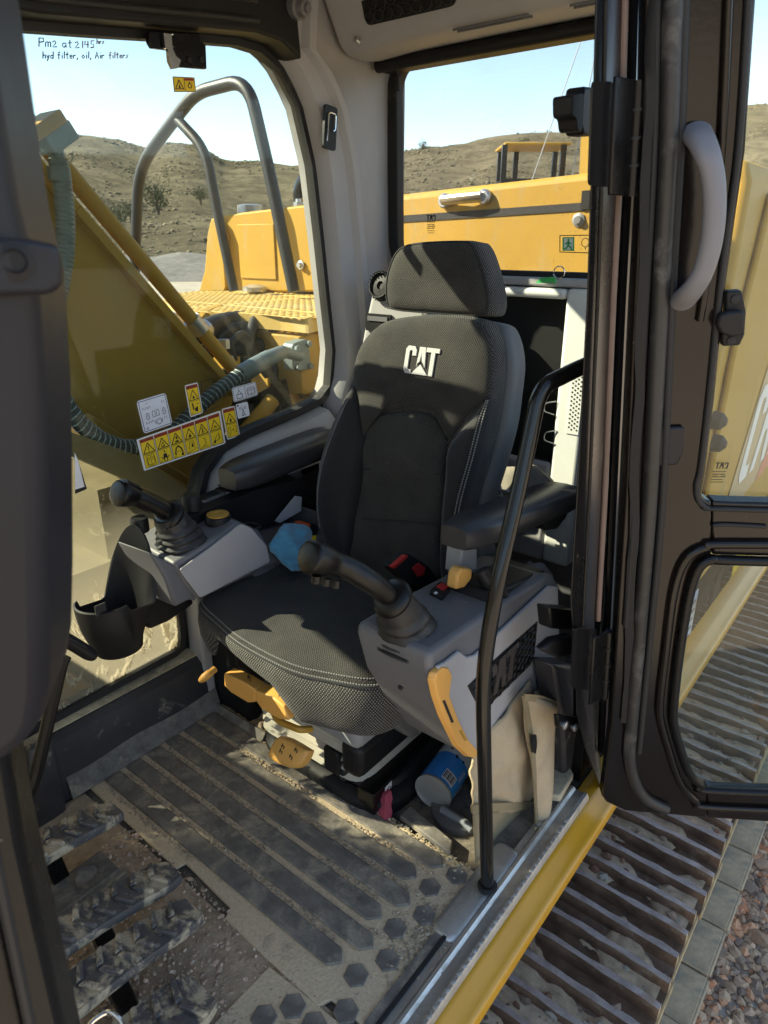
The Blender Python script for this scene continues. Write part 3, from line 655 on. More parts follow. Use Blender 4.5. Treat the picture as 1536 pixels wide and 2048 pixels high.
M['hoseguard'] = mat('pale_hose_guard', (.36, .44, .46), .5, var=.15, dust=.2, dcol=(.3, .28, .22))
hs = thing('boom_hose', 'thick hydraulic hose with pale spiral guard curving below the boom', 'hose', P(300, 890, X=1.68))
XH = 1.69
path = resample(catmull([P(x, y, X=X) for x, y, X in ((60, 700, 1.72), (120, 790, 1.70), (160, 846, XH), (205, 880, XH), (265, 895, XH), (330, 877, XH), (385, 826, XH), (430, 785, XH), (470, 757, XH), (500, 740, XH))], 12), .004)
m = MB(); m.tube(path, .0215, 14); m.build('hose_body', M['hose'], hs, smooth=60)
hx = []; ph = 0
for i, p in enumerate(path[:-1]):
    t = (path[i + 1] - p).normalized(); u = t.cross(V((1, 0, 0))).normalized(); w = t.cross(u); ph += .004 / .0165 * 2 * math.pi
    hx.append(p + (u * math.cos(ph) + w * math.sin(ph)) * .023)
hx = catmull(hx[::1], 2); m = MB(); m.tube(hx, .0022, 5); m.build('spiral_guard', M['hoseguard'], hs, smooth=60)
M['teal'] = mat('weathered_grey_green_fitting', (.17, .215, .22), .45, var=.25, vscale=15, dust=.25, dcol=(.4, .38, .3), metal=.2)
pth = resample(catmull([P(x, y, X=X) for x, y, X in ((482, 750, XH), (505, 735, XH), (535, 718, XH + .02), (566, 704, XH + .05))], 10), .003)
rs = [.030 - .007 * (i / len(pth)) + (.0015 * math.sin(i * 1.6) if .45 < i / len(pth) < .62 else 0) for i in range(len(pth))]
m = MB(); m.tube(pth, rs, 16); m.build('hose_end_sleeve', M['teal'], hs, smooth=60)
# valve block and the machinery below the platform
vb = thing('valve_block', 'yellow hydraulic valve block with grey green flange behind the right window', 'valve block', P(620, 800, X=1.85))
def hexprism(mb, o, ax, r, h, mi=0): mb.lathe(o, ax, [(r, 0), (r, h)], 6, mi)
FV = Frame(P(600, 700, X=1.80), (0, -1, 0), (0, 0, 1))
m = MB(); m.bb((-.02, -.16, -.25), (.20, .05, .02), 0, FV); m.bb((.04, .05, -.18), (.16, .075, .0), 0, FV); m.bb((.06, -.42, -.22), (.16, -.16, -.03), 0, FV); m.bb((-.07, -.40, -.2), (-.02, -.08, -.1), 0, FV); m.build('block', M['yellow'], vb, bevel=.006)
m = MB(); m.prism(fillet([FV(-.085, -.06, .0), FV(-.085, .035, .0), FV(-.005, .045, .0), FV(.005, -.065, .0)], .018, 4, True), FV.n * .05); m.build('flange', M['teal'], vb, bevel=.004)
for a, b_ in ((-.07, .018), (-.012, .028), (-.068, -.045), (-.008, -.05)):
    m = MB(); hexprism(m, FV(a, b_, .05), FV.n, .011, .014); m.build('bolt', M['teal'], vb)
m = MB(); c0 = P(566, 704, X=XH + .05); m.tube([c0, FV(-.05, -.01, .05)], .019, 14); m.build('hose_neck', M['teal'], vb)
for a in (.05, .11):
    m = MB(); hexprism(m, FV(a, .09, -.06), V((0, 0, 1)), .014, .02); m.build('bolt', M['steel'], vb)
m = MB(); m.tube(fillet([FV(.06, -.16, .02), FV(.015, -.17, .05), FV(.0, -.20, .06), FV(.01, -.42, .06)], .02, 5), .016, 12); m.tube([FV(.0, -.20, .06), FV(.003, -.25, .06)], .022, 8); m.tube([FV(.05, -.162, .03), FV(.02, -.17, .048)], .022, 8); m.build('elbow_fitting', M['teal'], vb)
m = MB(); catlogo(m, Frame(FV(.105, -.30, .002 - .03), (0, -1, 0), (0, 0, 1)), 0, 0, .05, .002, 0, None, 0, -1); m.build('small_logo', M['ink'], vb)
mach = thing('machinery_bay', 'dark bay full of black hoses below the perforated platform', 'machinery', (2.4, -2.4, .2))
m = MB(); m.bb((1.72, -3.2, -.19), (3.05, -2.55, .97)); m.bb((2.62, -2.55, -.19), (3.05, -1.7, .9)); m.bb((1.72, -2.55, -.19), (2.62, -1.2, .25)); m.build('bay_wall', M['blackmat'], mach, bevel=.01)
for pts, r in ((((388, 672, 1.9), (430, 650, 2.0), (480, 640, 2.1), (560, 640, 2.15), (600, 650, 2.2)), .034), (((452, 760, 1.95), (455, 700, 1.95), (480, 668, 2.0), (500, 680, 2.0), (520, 640, 2.1)), .018), (((470, 720, 1.9), (462, 690, 1.9), (482, 668, 1.92), (498, 678, 1.95)), .012), (((500, 800, 1.9), (520, 860, 1.85), (560, 900, 1.8)), .03), (((470, 640, 2.2), (520, 700, 2.2), (530, 800, 2.1)), .02), (((400, 650, 2.05), (440, 690, 2.0), (500, 700, 1.98), (550, 668, 2.0)), .026), (((420, 700, 1.98), (460, 660, 2.0), (520, 655, 2.05), (590, 668, 2.1)), .022), (((510, 640, 2.0), (500, 690, 1.95), (530, 740, 1.92), (560, 780, 1.9)), .02), (((540, 650, 1.98), (556, 700, 1.93), (548, 760, 1.9), (570, 820, 1.86)), .016), (((430, 760, 1.9), (470, 740, 1.9), (500, 780, 1.88), (510, 840, 1.85)), .018)):
    m = MB(); m.tube(catmull([P(x, y, X=X) for x, y, X in pts], 8), r, 12); m.build('black_hose', M['rubber'], mach)
m = MB(); m.tube([P(390, 672, X=1.9), P(408, 660, X=1.93)], .037, 14); m.build('hose_collar', M['steel'], mach)
for (x, y) in ((447, 697), (455, 730)):
    m = MB(); hexprism(m, P(x, y, X=1.88), V((0, 0, 1)), .022, .03); m.build('hex_fitting', M['steel'], mach)
m = MB(); m.bar(P(440, 740, X=1.92), P(470, 735, X=1.92), .06, .08); m.build('bracket', M['yellow'], mach)
gp = Frame(P(470, 850, X=1.8), (0, -1, .25), (0, 0, 1)); m = MB(); m.bb((0, -.06, 0), (.26, .06, .006), 0, gp)
for k in range(7): m.bb((.015 + .035 * k, -.045, .006), (.035 + .035 * k, -.03 + .02 * (k % 2), .012), 0, gp)
m.build('tread_plate', M['black'], mach)
m = MB(); m.tube([P(545, 800, X=1.78), P(478, 880, X=1.78)], .028, 14); m.build('cylinder_rod', M['yellow'], mach)
m = MB(); m.lathe(P(545, 862, X=1.74), (0, 0, 1), [(.06, -.05), (.06, 0), (.05, .02), (.02, .025)], 18); m.build('filler_cap', M['steel'], mach)
# storage box with perforated platform
ZP = 1.04
box = thing('storage_box', 'yellow storage box with perforated step platform on the far side of the boom', 'storage box', (2.7, -2.6, .9))
YT = -2.5
tpl = [P(400, 584, Y=YT), P(412, 540, Y=YT), P(417, 470, Y=YT), P(424, 440, Y=YT), P(440, 430, Y=YT), P(640, 406, Y=YT), P(700, 402, Y=YT), P(700, 584, Y=YT)]
m = MB(); m.prism(tpl, (0, -.75, 0)); m.build('box_body', M['yellow'], box, bevel=.01)
m = MB(); m.prism([P(397, 584, Y=YT + .05), P(409, 540, Y=YT + .05), P(414, 470, Y=YT + .05), P(421, 438, Y=YT + .05), P(430, 434, Y=YT + .05), P(444, 470, Y=YT + .05), P(452, 575, Y=YT + .05), P(448, 584, Y=YT + .05)], (0, -.05, 0)); m.build('front_gusset', M['yellow'], box, bevel=.008)
m = MB(); FT = Frame((0, YT + .001, 0), (-1, 0, 0), (0, 0, 1)); q0 = P(475, 440, Y=YT); q1 = P(555, 560, Y=YT); m.bb((q1.x, YT - .001, q1.z), (q0.x, YT + .008, q0.z - .02)); m.build('raised_panel', M['yellow'], box, bevel=.006)
m = MB(); q0 = P(624, 410, Y=YT); q1 = P(660, 544, Y=YT); m.bb((q1.x - .4, YT - .001, q1.z), (q0.x, YT + .010, q0.z)); m.build('access_door', M['yellow'], box, bevel=.004)
for x, y in ((602, 530), (656, 532)):
    p = P(x, y, Y=YT + .008); m = MB(); m.lathe(p, (0, 1, 0), [(.022, 0), (.022, .005), (.013, .007), (.012, .02)], 10); m.build('bolt', M['steel'], box)
for x, y in ((597, 407), (618, 404)):
    p = P(x, y, Y=YT - .05); m = MB(); m.lathe(p, (0, 0, 1), [(.024, -.02), (.024, .006), (.014, .008), (.013, .02)], 10); m.build('bolt', M['steel'], box)
for x, y in ((500, 415),):
    p = P(x, y, Y=YT - .1); m = MB(); m.lathe(p, (0, 0, 1), [(.05, -.03), (.05, .01), (.03, .016)], 14, sx=1.3); m.build('filler_neck', M['steel'], box)
# platform sheet with real holes
pf = [P(x, y, Z=ZP) for x, y in ((352, 621), (326, 603), (350, 588), (392, 582), (720, 580), (720, 612), (668, 626), (616, 637), (560, 632), (500, 628))]
PLAT = [(p.x, p.y) for p in pf]
def inside(x, y, poly=PLAT):
    r = False; j = len(poly) - 1
    for i in range(len(poly)):
        if (poly[i][1] > y) != (poly[j][1] > y) and x < (poly[j][0] - poly[i][0]) * (y - poly[i][1]) / (poly[j][1] - poly[i][1] + 1e-9) + poly[i][0]: r = not r
        j = i
    return r
xs = [p[0] for p in PLAT]; ysP = [p[1] for p in PLAT]; m = MB(); st = .036; hr = .0105
ix = int((max(xs) - min(xs)) / st) + 1; iy = int((max(ysP) - min(ysP)) / st) + 1
for i in range(ix):
    for j in range(iy):
        x0 = min(xs) + i * st; y0 = min(ysP) + j * st; cx, cy = x0 + st / 2, y0 + st / 2
        if not inside(cx, cy): continue
        cs = [V((x0, y0, ZP)), V((x0 + st / 2, y0, ZP)), V((x0 + st, y0, ZP)), V((x0 + st, cy, ZP)), V((x0 + st, y0 + st, ZP)), V((cx, y0 + st, ZP)), V((x0, y0 + st, ZP)), V((x0, cy, ZP))]
        solid = (j % 14 == 0) or (i % 17 == 0)
        if solid: m.poly(cs[::2]); continue
        hs_ = [V((cx + hr * math.cos(R(225 + 45 * k)), cy + hr * math.sin(R(225 + 45 * k)), ZP + .003)) for k in range(8)]
        b = len(m.v); m.v += cs + hs_
        for k in range(8): m.f.append([b + k, b + (k + 1) % 8, b + 8 + (k + 1) % 8, b + 8 + k]); m.m.append(0)
M['plat'] = mat('dusty_yellow_platform', (.60, .40, .12), .55, var=.15, dust=.45, dcol=(.55, .43, .25), dscale=3)
m.build('perforated_platform', M['plat'], box, smooth=0)
m = MB()
for p, q in zip(pf, pf[1:] + pf[:1]):
    m.prism([p, q, q - V((0, 0, .05)), p - V((0, 0, .05))], V((q - p).normalized().cross(V((0, 0, 1)))) * .012)
m.build('platform_edge', M['plat'], box)
m = MB(); m.tube(fillet([P(440, 625, Z=ZP - .03), P(410, 640, X=2.2), P(375, 680, X=2.15), P(340, 730, X=2.1)], .05, 4), (.035), 10); m.build('platform_bracket', M['yellow'], box)
rk = MB(); rk.lathe(P(595, 578, Z=ZP + .02), (0, 0, 1), [(.02, -.02), (.05, 0), (.052, .03), (.03, .055), (.01, .06)], 9, sx=1.4)
tag(rk.build('stone', M['mud'], smooth=25), 'fist sized pale stone lying on the perforated platform', 'stone')
m = MB(); m.lathe(P(510, 582, Z=ZP + .01), (0, 0, 1), [(.06, 0), (.06, .02), (.03, .03)], 14); m.build('platform_cap', M['steel'], box)
# handrail
M['rail'] = mat('dark_grey_handrail_paint', (.012, .014, .018), .45, var=.2, dust=.08, dcol=(.2, .18, .15), dscale=20)
hrail = thing('handrail', 'bent dark grey tube handrail standing beside the storage box', 'handrail', P(470, 578, Y=-2.3))
YR = -2.3
def RP(l): return [P(x, y, Y=YR) for x, y in l]
m = MB(); m.tube(fillet(RP([(266, 640), (277, 335), (352, 235), (392, 185), (495, 158), (540, 350), (588, 584)]), [0, .16, .1, .12, .12, .05, 0], 7), .028, 14); m.build('main_tube', M['rail'], hrail)
m = MB(); m.tube(fillet(RP([(352, 236), (412, 300), (430, 400), (468, 582)]), .16, 7), .024, 14); m.build('brace_tube', M['rail'], hrail)
m = MB(); m.tube(catmull([P(608, 400, Y=YT - .2), P(606, 385, Y=YT - .2), P(616, 362, Y=YT - .2), P(640, 345, Y=YT - .2)], 5), .05, 12); tag(m.build('exhaust_elbow', M['black']), 'black curved exhaust pipe peeking over the storage box', 'exhaust pipe')
# hose and fitting up the boom at the left
h2 = thing('boom_top_hose', 'ribbed pale green hose hanging from a yellow fitting block on the boom', 'hose', P(125, 420, X=1.70))
path = resample(catmull([P(x, y, X=1.70) for x, y in ((116, 318), (122, 350), (128, 400), (131, 460), (128, 520), (112, 600), (80, 690))], 12), .0028)
a_, b_ = ribbed(path, .0205, .003, .0105); m = MB(); m.tube(a_, b_, 14); m.build('ribbed_hose', M['teal'], h2, smooth=60)
m = MB(); m.tube([P(104, 275, X=1.70), P(112, 300, X=1.70), P(118, 345, X=1.70)], [.02, .017, .021], 14); m.tube([P(117, 335, X=1.70), P(120, 362, X=1.70)], .026, 14); m.build('hose_fitting', M['teal'], h2)
fb = Frame(P(98, 272, X=1.70), P(130, 250, X=1.70) - P(98, 272, X=1.70), (0, 0, 1)); m = MB(); m.bb((-.03, -.03, -.03), (.045, .012, .04), 0, fb); m.build('fitting_block', M['teal'], h2, bevel=.004)
m = MB(); m.bb((-.06, .012, -.03), (.03, .04, .06), 0, fb); m.build('yellow_cap', M['yellow'], h2, bevel=.004)
# distant machine beyond the hood
dz = thing('distant_machine', 'far yellow machine cab with amber roof seen over the hood through the rear window', 'machine', EYE + pray(1062, 350) * 24 - V((0, 0, 2.6)))
FD = Frame(EYE + pray(1062, 350) * 24, RIGHT, (0, 0, 1))
m = MB(); m.bb((-1.0, .72, -.95), (.95, .79, .95), 0, FD); m.bb((-.5, .79, -.5), (.8, .84, .5), 0, FD); m.build('roof', M['yellow'], dz, bevel=.04)
for a, b_ in ((-1.0, .9), (-.85, -.9), (-.35, -.9), (.72, .9), (.88, -.9)):
    m = MB(); m.bb((a - .07, -1.2, b_ - .08), (a + .08, .72, b_ + .08), 0, FD); m.build('cab_post', M['black'], dz)
m = MB(); m.bb((-.95, -1.2, -.8), (.9, -.15, .8), 0, FD); m.build('cab_lower_panel', M['black'], dz)
m = MB(); m.bb((-2.6, -2.9, -1.2), (3.0, -1.2, 1.2), 0, FD); m.bb((1.2, -1.2, -.7), (3.0, -.45, .7), 0, FD); m.build('hull', M['yellow'], dz, bevel=.06)
for q0_, q1_ in ((-1.5, -.8), (.8, 1.5)):
    m = MB(); m.bb((-3, -3.75, q0_), (3.2, -2.7, q1_), 0, FD); m.build('track', M['tracksteel'], dz, bevel=.3, seg=4)
m = MB(); m.bar(EYE + pray(1176, 345) * 22, EYE + pray(1182, 220) * 22, .35, .35); m.bar(EYE + pray(1176, 345) * 22, EYE + pray(1172, 420) * 22 - V((0, 0, 1.4)), .35, .35)
tag(m.build('distant_boom', M['yellow']), 'slanted far yellow boom beside the door pillar in the rear window', 'boom')
wires = ((1166, 70, 1040, 268, 'long thin slanting whip antenna line in the sky of the rear window'), (1187, 128, 1131, 262, 'short second whip antenna line close to the door pillar'))
M['wire'] = flat('grey_wire', (.25, .27, .28), .5)
for x0, y0, x1, y1, lb in wires:
    a_ = EYE + pray(x0, y0) * 9; b_ = EYE + pray(x1, y1 + 160) * 9.0; m = MB(); m.tube([b_ + (a_ - b_) * t for t in (0, .5, 1, 1.15)], .006, 5); o = m.build('whip_antenna', M['wire']); tag(o, lb, 'antenna')
# ================================================================== the cab
cab = thing('excavator_cab', 'open excavator cab with grey trim, black pillars and dirty windows', 'cab', (1.0, -.9, 0))
XW = 1.50
M['cabfloor'] = mat('dirty_cab_floor', (.06, .055, .05), .8, var=.4, bump=.3, bscale=90, dust=.55, dcol=(.25, .205, .15), dscale=7)
m = MB(); m.bb((.475, -1.92, -.03), (1.56, .30, -.004)); m.build('floor_pan', M['cabfloor'], cab)
# right window outline in (y, z)
def YZ(l, X=XW): return [P(x, y, X=X) for x, y in l]
WIN = [V((XW, .30, 1.66))] + [V((XW, -.30, 1.655))] + YZ([(40, 42), (200, 55), (380, 68), (470, 76), (520, 92), (560, 128), (600, 205), (628, 330), (645, 480), (657, 600), (668, 700), (662, 775), (640, 805), (600, 825), (500, 868), (446, 900), (415, 945), (404, 990)]) + [V((XW, -1.0, .52)), V((XW, -.975, .43)), V((XW, -.968, .25)), V((XW, -.955, .212)), V((XW, -.93, .205)), V((XW, -.5, .195)), V((XW, .30, .19))]
WIN = [V((XW, p.y, p.z)) for p in WIN]
def offs(poly, d):
    out = []; n = len(poly)
    for i, p in enumerate(poly):
        a = (p - poly[i - 1]); b = (poly[(i + 1) % n] - p); t = (a.normalized() + b.normalized()); t.normalize()
        out.append(p + V((0, t.z, -t.y)) * d)
    return out
def smoothpoly(poly, keep=()):
    return poly
ar = sum(WIN[i].y * WIN[(i + 1) % len(WIN)].z - WIN[(i + 1) % len(WIN)].y * WIN[i].z for i in range(len(WIN)))
sg = -1 if ar > 0 else 1
M['glass_r'] = glassmat('right_window_glass', (.755, .805, .785), .018, .9, .34, .45, (.52, .48, .36), .50)
M['glass_b'] = glassmat('rear_window_glass', (.80, .835, .835), .05, 0, 0, .8)
M['glass_d'] = glassmat('door_glass', (.90, .94, .90), .03, 0, 0, 1.0, (.5, .5, .42))
M['glass_f'] = glassmat('windshield_glass', (.62, .64, .62), .30)  # dark tint and dust film added to dim the sun on the floor
rw = MB(); rw.prism([p + V((.004, 0, 0)) for p in offs(WIN, sg * -.01)], (.005, 0, 0)); rwin = rw.build('right_window', M['glass_r'], cab, smooth=0)
m = MB(); m.ring([p + V((-.008, 0, 0)) for p in offs(WIN, sg * .016)], [p + V((-.008, 0, 0)) for p in offs(WIN, sg * -.004)], (.03, 0, 0)); m.build('window_seal', M['rubber'], cab)
# right wall skins: everything round the window
def wallpoly(pts, x0=1.512, t=.05, name='right_wall_panel', mt='blackmat', bevel=.004):
    mm = MB(); mm.prism([V((x0, p[0], p[1])) for p in pts], (t, 0, 0)); return mm.build(name, M[mt], cab, bevel=bevel)
idx = WIN
wallpoly([(.30, .185), (.30, -.03), (-1.92, -.03), (-1.92, .60), (-1.02, .60)] + [(p.y, p.z - .006) for p in idx[20:27]] + [], 1.514)
o_up = [(p.y, p.z) for p in offs(WIN, sg * .004)]
wallpoly([(-1.02, .605), (-1.92, .605), (-1.92, .83), (-1.60, .83)] + o_up[14:20], 1.516)
# header along the top of the right window
m = MB(); hd = [(p.y, p.z) for p in WIN[0:8]]
m.prism([V((1.42, y, z + (.0 if k else 0))) for k, (y, z) in enumerate(hd)] + [V((1.42, -1.43, 1.93)), V((1.42, .30, 1.93))], (.14, 0, 0)); m.build('top_rail', M['blackmat'], cab, bevel=.006)
m = MB(); m.tube([V((1.415, y, z + .022)) for y, z in hd[:6]], .007, 8); m.tube([V((1.418, y, z + .06)) for y, z in hd[:6]], .006, 8); m.build('rail_bead', M['rubber'], cab)
# ledge below the window and black kick wall
M['ledge'] = mat('dusty_window_ledge', (.08, .075, .07), .7, var=.3, dust=.75, dcol=(.50, .42, .28), dscale=5, bump=.2, bscale=80)
M['kick'] = mat('scuffed_black_kick_panel', (.035, .034, .038), .42, var=.4, dust=.33, dcol=(.30, .25, .19), dscale=9, dsharp=.12, speck=.12, bump=.1, bscale=60, chip=(.71, 9, (.2, .18, .15)))
sec = [(1.512, .190), (1.475, .182), (1.455, .165), (1.448, .12), (1.44, .0), (1.512, .0)]
m = MB(); m.loft([[V((x, y, z)) for x, z in sec] for y in (.3, -.3, -.7, -.99)]); ko = m.build('kick_panel', [M['kick']], cab, smooth=40)
m = MB(); m.prism([V((1.513, .3, .1915)), V((1.474, .3, .1845)), V((1.474, -.985, .1845)), V((1.513, -.985, .1915))], (0, 0, .003)); m.build('window_ledge', M['ledge'], cab)
m = MB(); m.bb((1.445, -1.02, .0), (1.512, -.985, .56)); m.build('ledge_post', M['grey'], cab, bevel=.008)
m = MB(); m.bb((1.30, -1.9, 0), (1.512, -1.02, .30)); m.build('wheel_housing', M['blackmat'], cab, bevel=.01)
# rear right pillar trim (lofted grey plastic)
rows = []
def edge(z):
    pts = [(p.z, p.y) for p in WIN[6:16]]
    pts = sorted(pts)
    if z <= pts[0][0]: return pts[0][1]
    for (z0, y0), (z1, y1) in zip(pts, pts[1:]):
        if z <= z1: return y0 + (y1 - y0) * (z - z0) / (z1 - z0)
    return pts[-1][1]
for k in range(34):
    z = .60 + (1.95 - .60) * k / 33
    yw = edge(z) if z > .84 else edge(.84) + .0
    if z > 1.735: yw = -1.40 - (z - 1.735) * .12
    w = -1.885
    rows.append([V((1.508, yw + .004, z)), V((1.470, yw - .004, z)), V((1.452, yw - .018, z)), V((1.447, yw - .075, z)), V((1.430, yw - .088, z)), V((1.428, yw - .11, z)), V((1.455, yw - .145, z)), V((1.470, (yw - .145) * .5 + w * .5, z)), V((1.482, w + .05, z)), V((1.49, w, z)), V((1.56, w, z)), V((1.56, yw, z))])
m = MB(); m.loft(rows); pil = m.build('rear_pillar_trim', M['grey'], cab, smooth=38)
# lower trim running along the window foot to the console
m = MB(); lowl = [WIN[i] for i in range(14, 20)]
path_in = [p + V((-.004, 0, 0)) for p in lowl]
r0 = []
for i, p in enumerate(lowl):
    a = lowl[max(i - 1, 0)]; b_ = lowl[min(i + 1, len(lowl) - 1)]; t = (b_ - a).normalized(); nd = V((0, t.z, -t.y)) * sg
    if nd.z > 0: nd = -nd
    r0.append([p + nd * .012 + V((.005, 0, 0)), p + nd * .02 + V((-.035, 0, 0)), p + nd * .045 + V((-.055, 0, 0)), p + nd * .10 + V((-.055, 0, 0)), p + nd * .13 + V((-.075, 0, 0)), p + nd * .16 + V((-.075, 0, 0)), p + nd * .16 + V((.005, 0, 0))])
m.loft(r0); m.build('window_foot_trim', M['grey'], cab, smooth=40)
# hook plate on the pillar
fh = Frame(P(657, 256, X=1.432), (0, -1, -.12), (0, 0, 1)); sgh = -1 if fh.n.x > 0 else 1
m = MB(); m.prism(fh.pts(rrect(.048, .105, .008), 0), fh.n * sgh * .008); hk = m.build('coat_hook', M['blackmat'], cab)
m = MB(); m.tube(fillet([fh(-.014, -.035, sgh * .010), fh(-.014, .034, sgh * .012), fh(.012, .034, sgh * .014), fh(.012, -.004, sgh * .014), fh(.004, -.008, sgh * .014)], .008, 4), .0022, 6); m.build('hook_wire', M['chrome'], hk)
# roof, rear header with vent grille, roller blind
m = MB(); m.bb((.48, -1.95, 1.955), (1.56, .30, 2.0)); m.build('roof', M['grey'], cab)
YH = -1.60
secH = [(YH - .30, 1.795), (YH - .12, 1.765), (YH - .05, 1.768), (YH - .02, 1.79), (YH + .03, 1.87), (YH + .10, 1.955), (YH - .30, 1.955)]
m = MB(); m.loft([[V((x, y, z + dz_)) for y, z in secH] for x, dz_ in ((1.452, -.012), (1.30, -.003), (1.0, .0), (.6, .0), (.5, .0))]); m.build('rear_header', M['grey'], cab, bevel=.012, seg=3)
fg = Frame(V((1.20, YH + .012, 1.852)), (-1, 0, 0), (0, .36, 1)); sgg = 1 if fg.n.y > 0 else -1
m = MB(); m.prism(fg.pts(rrect(.27, .11, .02), 0), fg.n * sgg * .008); m.build('vent_recess', M['blackmat'], cab)
m = MB()
for i in range(9):
    for j in range(4):
        cx = -.115 + .029 * i + (.0145 if j % 2 else 0); cy = -.038 + .025 * j; pts = [V((cx + .015 * math.cos(R(60 * k)), cy + .0125 * math.sin(R(60 * k)), 0)) for k in range(6)]
        m.tube([fg(p.x, p.y, sgg * .011) for p in pts] + [fg(pts[0].x, pts[0].y, sgg * .011)], .0022, 4, cap=False)
m.build('vent_mesh', M['rubber'], cab)
for x0, x1 in ((.80, .62), (1.10, .90)):
    for k in range(2):
        m = MB(); m.tube([V((x0, YH - .045 - .02 * k, 1.764)), V((x1, YH - .045 - .02 * k, 1.764))], .003, 6); m.build('header_groove', M['greydark'], cab)
m = MB(); m.tube([V((1.46, -1.80, 1.757)), V((.52, -1.80, 1.757))], .017, 12); m.bb((.52, -1.86, 1.745), (1.46, -1.82, 1.79)); m.build('roller_blind', M['blackmat'], cab)
m = MB(); c = P(795, 130, Y=-1.79); e = P(797, 182, Y=-1.79); m.tube([c, e], .0025, 6); m.tube([e + (c - e) * .55, e], .005, 8); m.build('blind_pull', M['rubber'], cab)
m = MB(); p = P(600, 15, X=1.40); m.lathe(p, (-1, 0, -.2), [(.026, -.06), (.026, 0), (.020, .004), (.017, .02), (.010, .022), (.009, .03)], 16); m.build('roof_knob', M['greydark'], cab)
m = MB(); p = P(712, 80, Y=YH + .0); m.lathe(p, (0, 1, .3), [(.008, -.01), (.008, .004), (.004, .006)], 10); m.build('header_screw', M['steel'], cab)
# rear window
YRW = -1.905
RW = [V((x, YRW, z)) for x, z in ((1.452, 1.27), (1.456, 1.45), (1.462, 1.72), (1.44, 1.765), (1.39, 1.78), (.62, 1.795), (.55, 1.76), (.55, 1.26), (.60, 1.205), (1.37, 1.205), (1.43, 1.225))]
RW = fillet(RW, .03, 4, True)
def offsxz(poly, d):
    out = []; n = len(poly); c = sum(poly, V((0, 0, 0))) / n
    for i, p in enumerate(poly):
        a = (p - poly[i - 1]); b = (poly[(i + 1) % n] - p); t = a.normalized() + b.normalized(); t.normalize(); q = V((t.z, 0, -t.x))
        if q.dot(p - c) < 0: q = -q
        out.append(p + q * d)
    return out
m = MB(); m.prism(RW, (0, -.005, 0)); rwp = m.build('rear_window', M['glass_b'], cab, smooth=0)
m = MB(); m.ring([p + V((0, .022, 0)) for p in offsxz(RW, .034)], [p + V((0, .022, 0)) for p in offsxz(RW, -.006)], (0, -.035, 0)); m.build('rear_window_seal', M['rubber'], cab, bevel=.004)
m = MB(); m.bb((.48, -1.95, -.02), (1.56, -1.915, 1.19)); m.bb((.48, -1.95, 1.80), (1.56, -1.915, 1.955)); m.bb((1.475, -1.95, 1.19), (1.56, -1.915, 1.80)); m.build('rear_wall', M['greydark'], cab)
# rear storage panel with a dark recess
YP = -1.83
def onP(x, y, Y=YP): return P(x, y, Y=Y)
Rr = onP(1137, 600); Rb = onP(1092, 935)
x_r = (Rr.x + onP(1095, 925).x) / 2; z_t = Rr.z; z_b = onP(1090, 925).z; x_l = 1.24
xe = x_r - .085
m = MB()
out_ = fillet([V((xe, YP, .34)), V((xe, YP, 1.165)), V((1.39, YP, 1.165)), V((1.44, YP, 1.12)), V((1.46, YP, .34))], [.0, .03, .05, .05, 0], 4, True)
inn = fillet([V((x_r, YP, z_b)), V((x_r, YP, z_t)), V((x_l, YP, z_t)), V((x_l, YP, z_b))], .035, 4, True)
# frame pieces around the recess
def pc(x0, x1, z0, z1, nm, mt='greylit', d=.07): mm = MB(); mm.bb((x0, YP - d, z0), (x1, YP, z1)); return mm.build(nm, M[mt], cab, bevel=.012, seg=3)
pc(xe, x_r, .36, 1.172, 'storage_frame_side'); pc(x_r + .001, x_l, z_t, 1.170, 'storage_frame_top'); pc(x_l, 1.455, .36, 1.168, 'storage_frame_panel', 'grey'); pc(x_r + .001, x_l, .36, z_b, 'storage_frame_foot', 'grey')
m = MB(); m.bb((.48, YP - .075, 1.174), (1.455, YP - .01, 1.196)); m.build('rear_shelf', M['grey'], cab, bevel=.006)
m = MB(); m.bb((x_r - .02, YP - .075, z_b - .05), (x_l + .02, YP - .07, z_t + .02)); m.bb((x_r - .02, YP - .07, z_b - .01), (x_l, YP - .012, z_b + .004))
m.bb((x_r + .01, YP - .07, z_b + .19), (x_l, YP - .05, z_b + .20)); m.build('storage_recess', M['blackmat'], cab)
m = MB(); q = onP(1152, 800); m.box((q.x, YP + .001, q.z), (.04, .004, .20)); sgp = m.build('speaker_grille', M['greylit'], cab, bevel=.002)
m = MB()
for i in range(4):
    for j in range(14): m.lathe((q.x - .012 + .008 * i, YP + .0032, q.z - .085 + .0125 * j + (.006 if i % 2 else 0)), (0, 1, 0), [(.0028, 0), (.0028, .0006)], 6)
m.build('grille_holes', M['ink'], sgp)
for dz_ in (0, 1):
    q = onP(1104, 815 + 58 * dz_); m = MB(); m.tube(fillet([q + V((-.012, .002, .02)), q + V((.018, .012, .012)), q + V((.02, .012, -.012)), q + V((-.01, .002, -.02))], .01, 4), .002, 6); m.build('net_hook', M['steel'], cab)
YV = -1.64
m = MB(); m.prism([P(x, y, Y=YV) for x, y in ((748, 556), (760, 547), (830, 545), (880, 700), (860, 920), (668, 925), (690, 830), (712, 740), (730, 640))], (0, -.10, 0)); m.build('vent_wing', M['grey'], cab, bevel=.015, seg=3)
m = MB(); q = P(765, 572, Y=YV); m.lathe(q, (0, 1, .25), [(.040, -.02), (.040, .012), (.036, .018), (.034, .018), (.030, .010), (.012, .012), (.010, .006)], 26); m.build('round_air_vent', M['blackmat'], cab)
m = MB()
for k in range(26): a = 2 * math.pi * k / 26; m.box((q.x +   .0405 * math.cos(a), q.y + .008, q.z + .0405 * math.sin(a)), (.003, .018, .003))
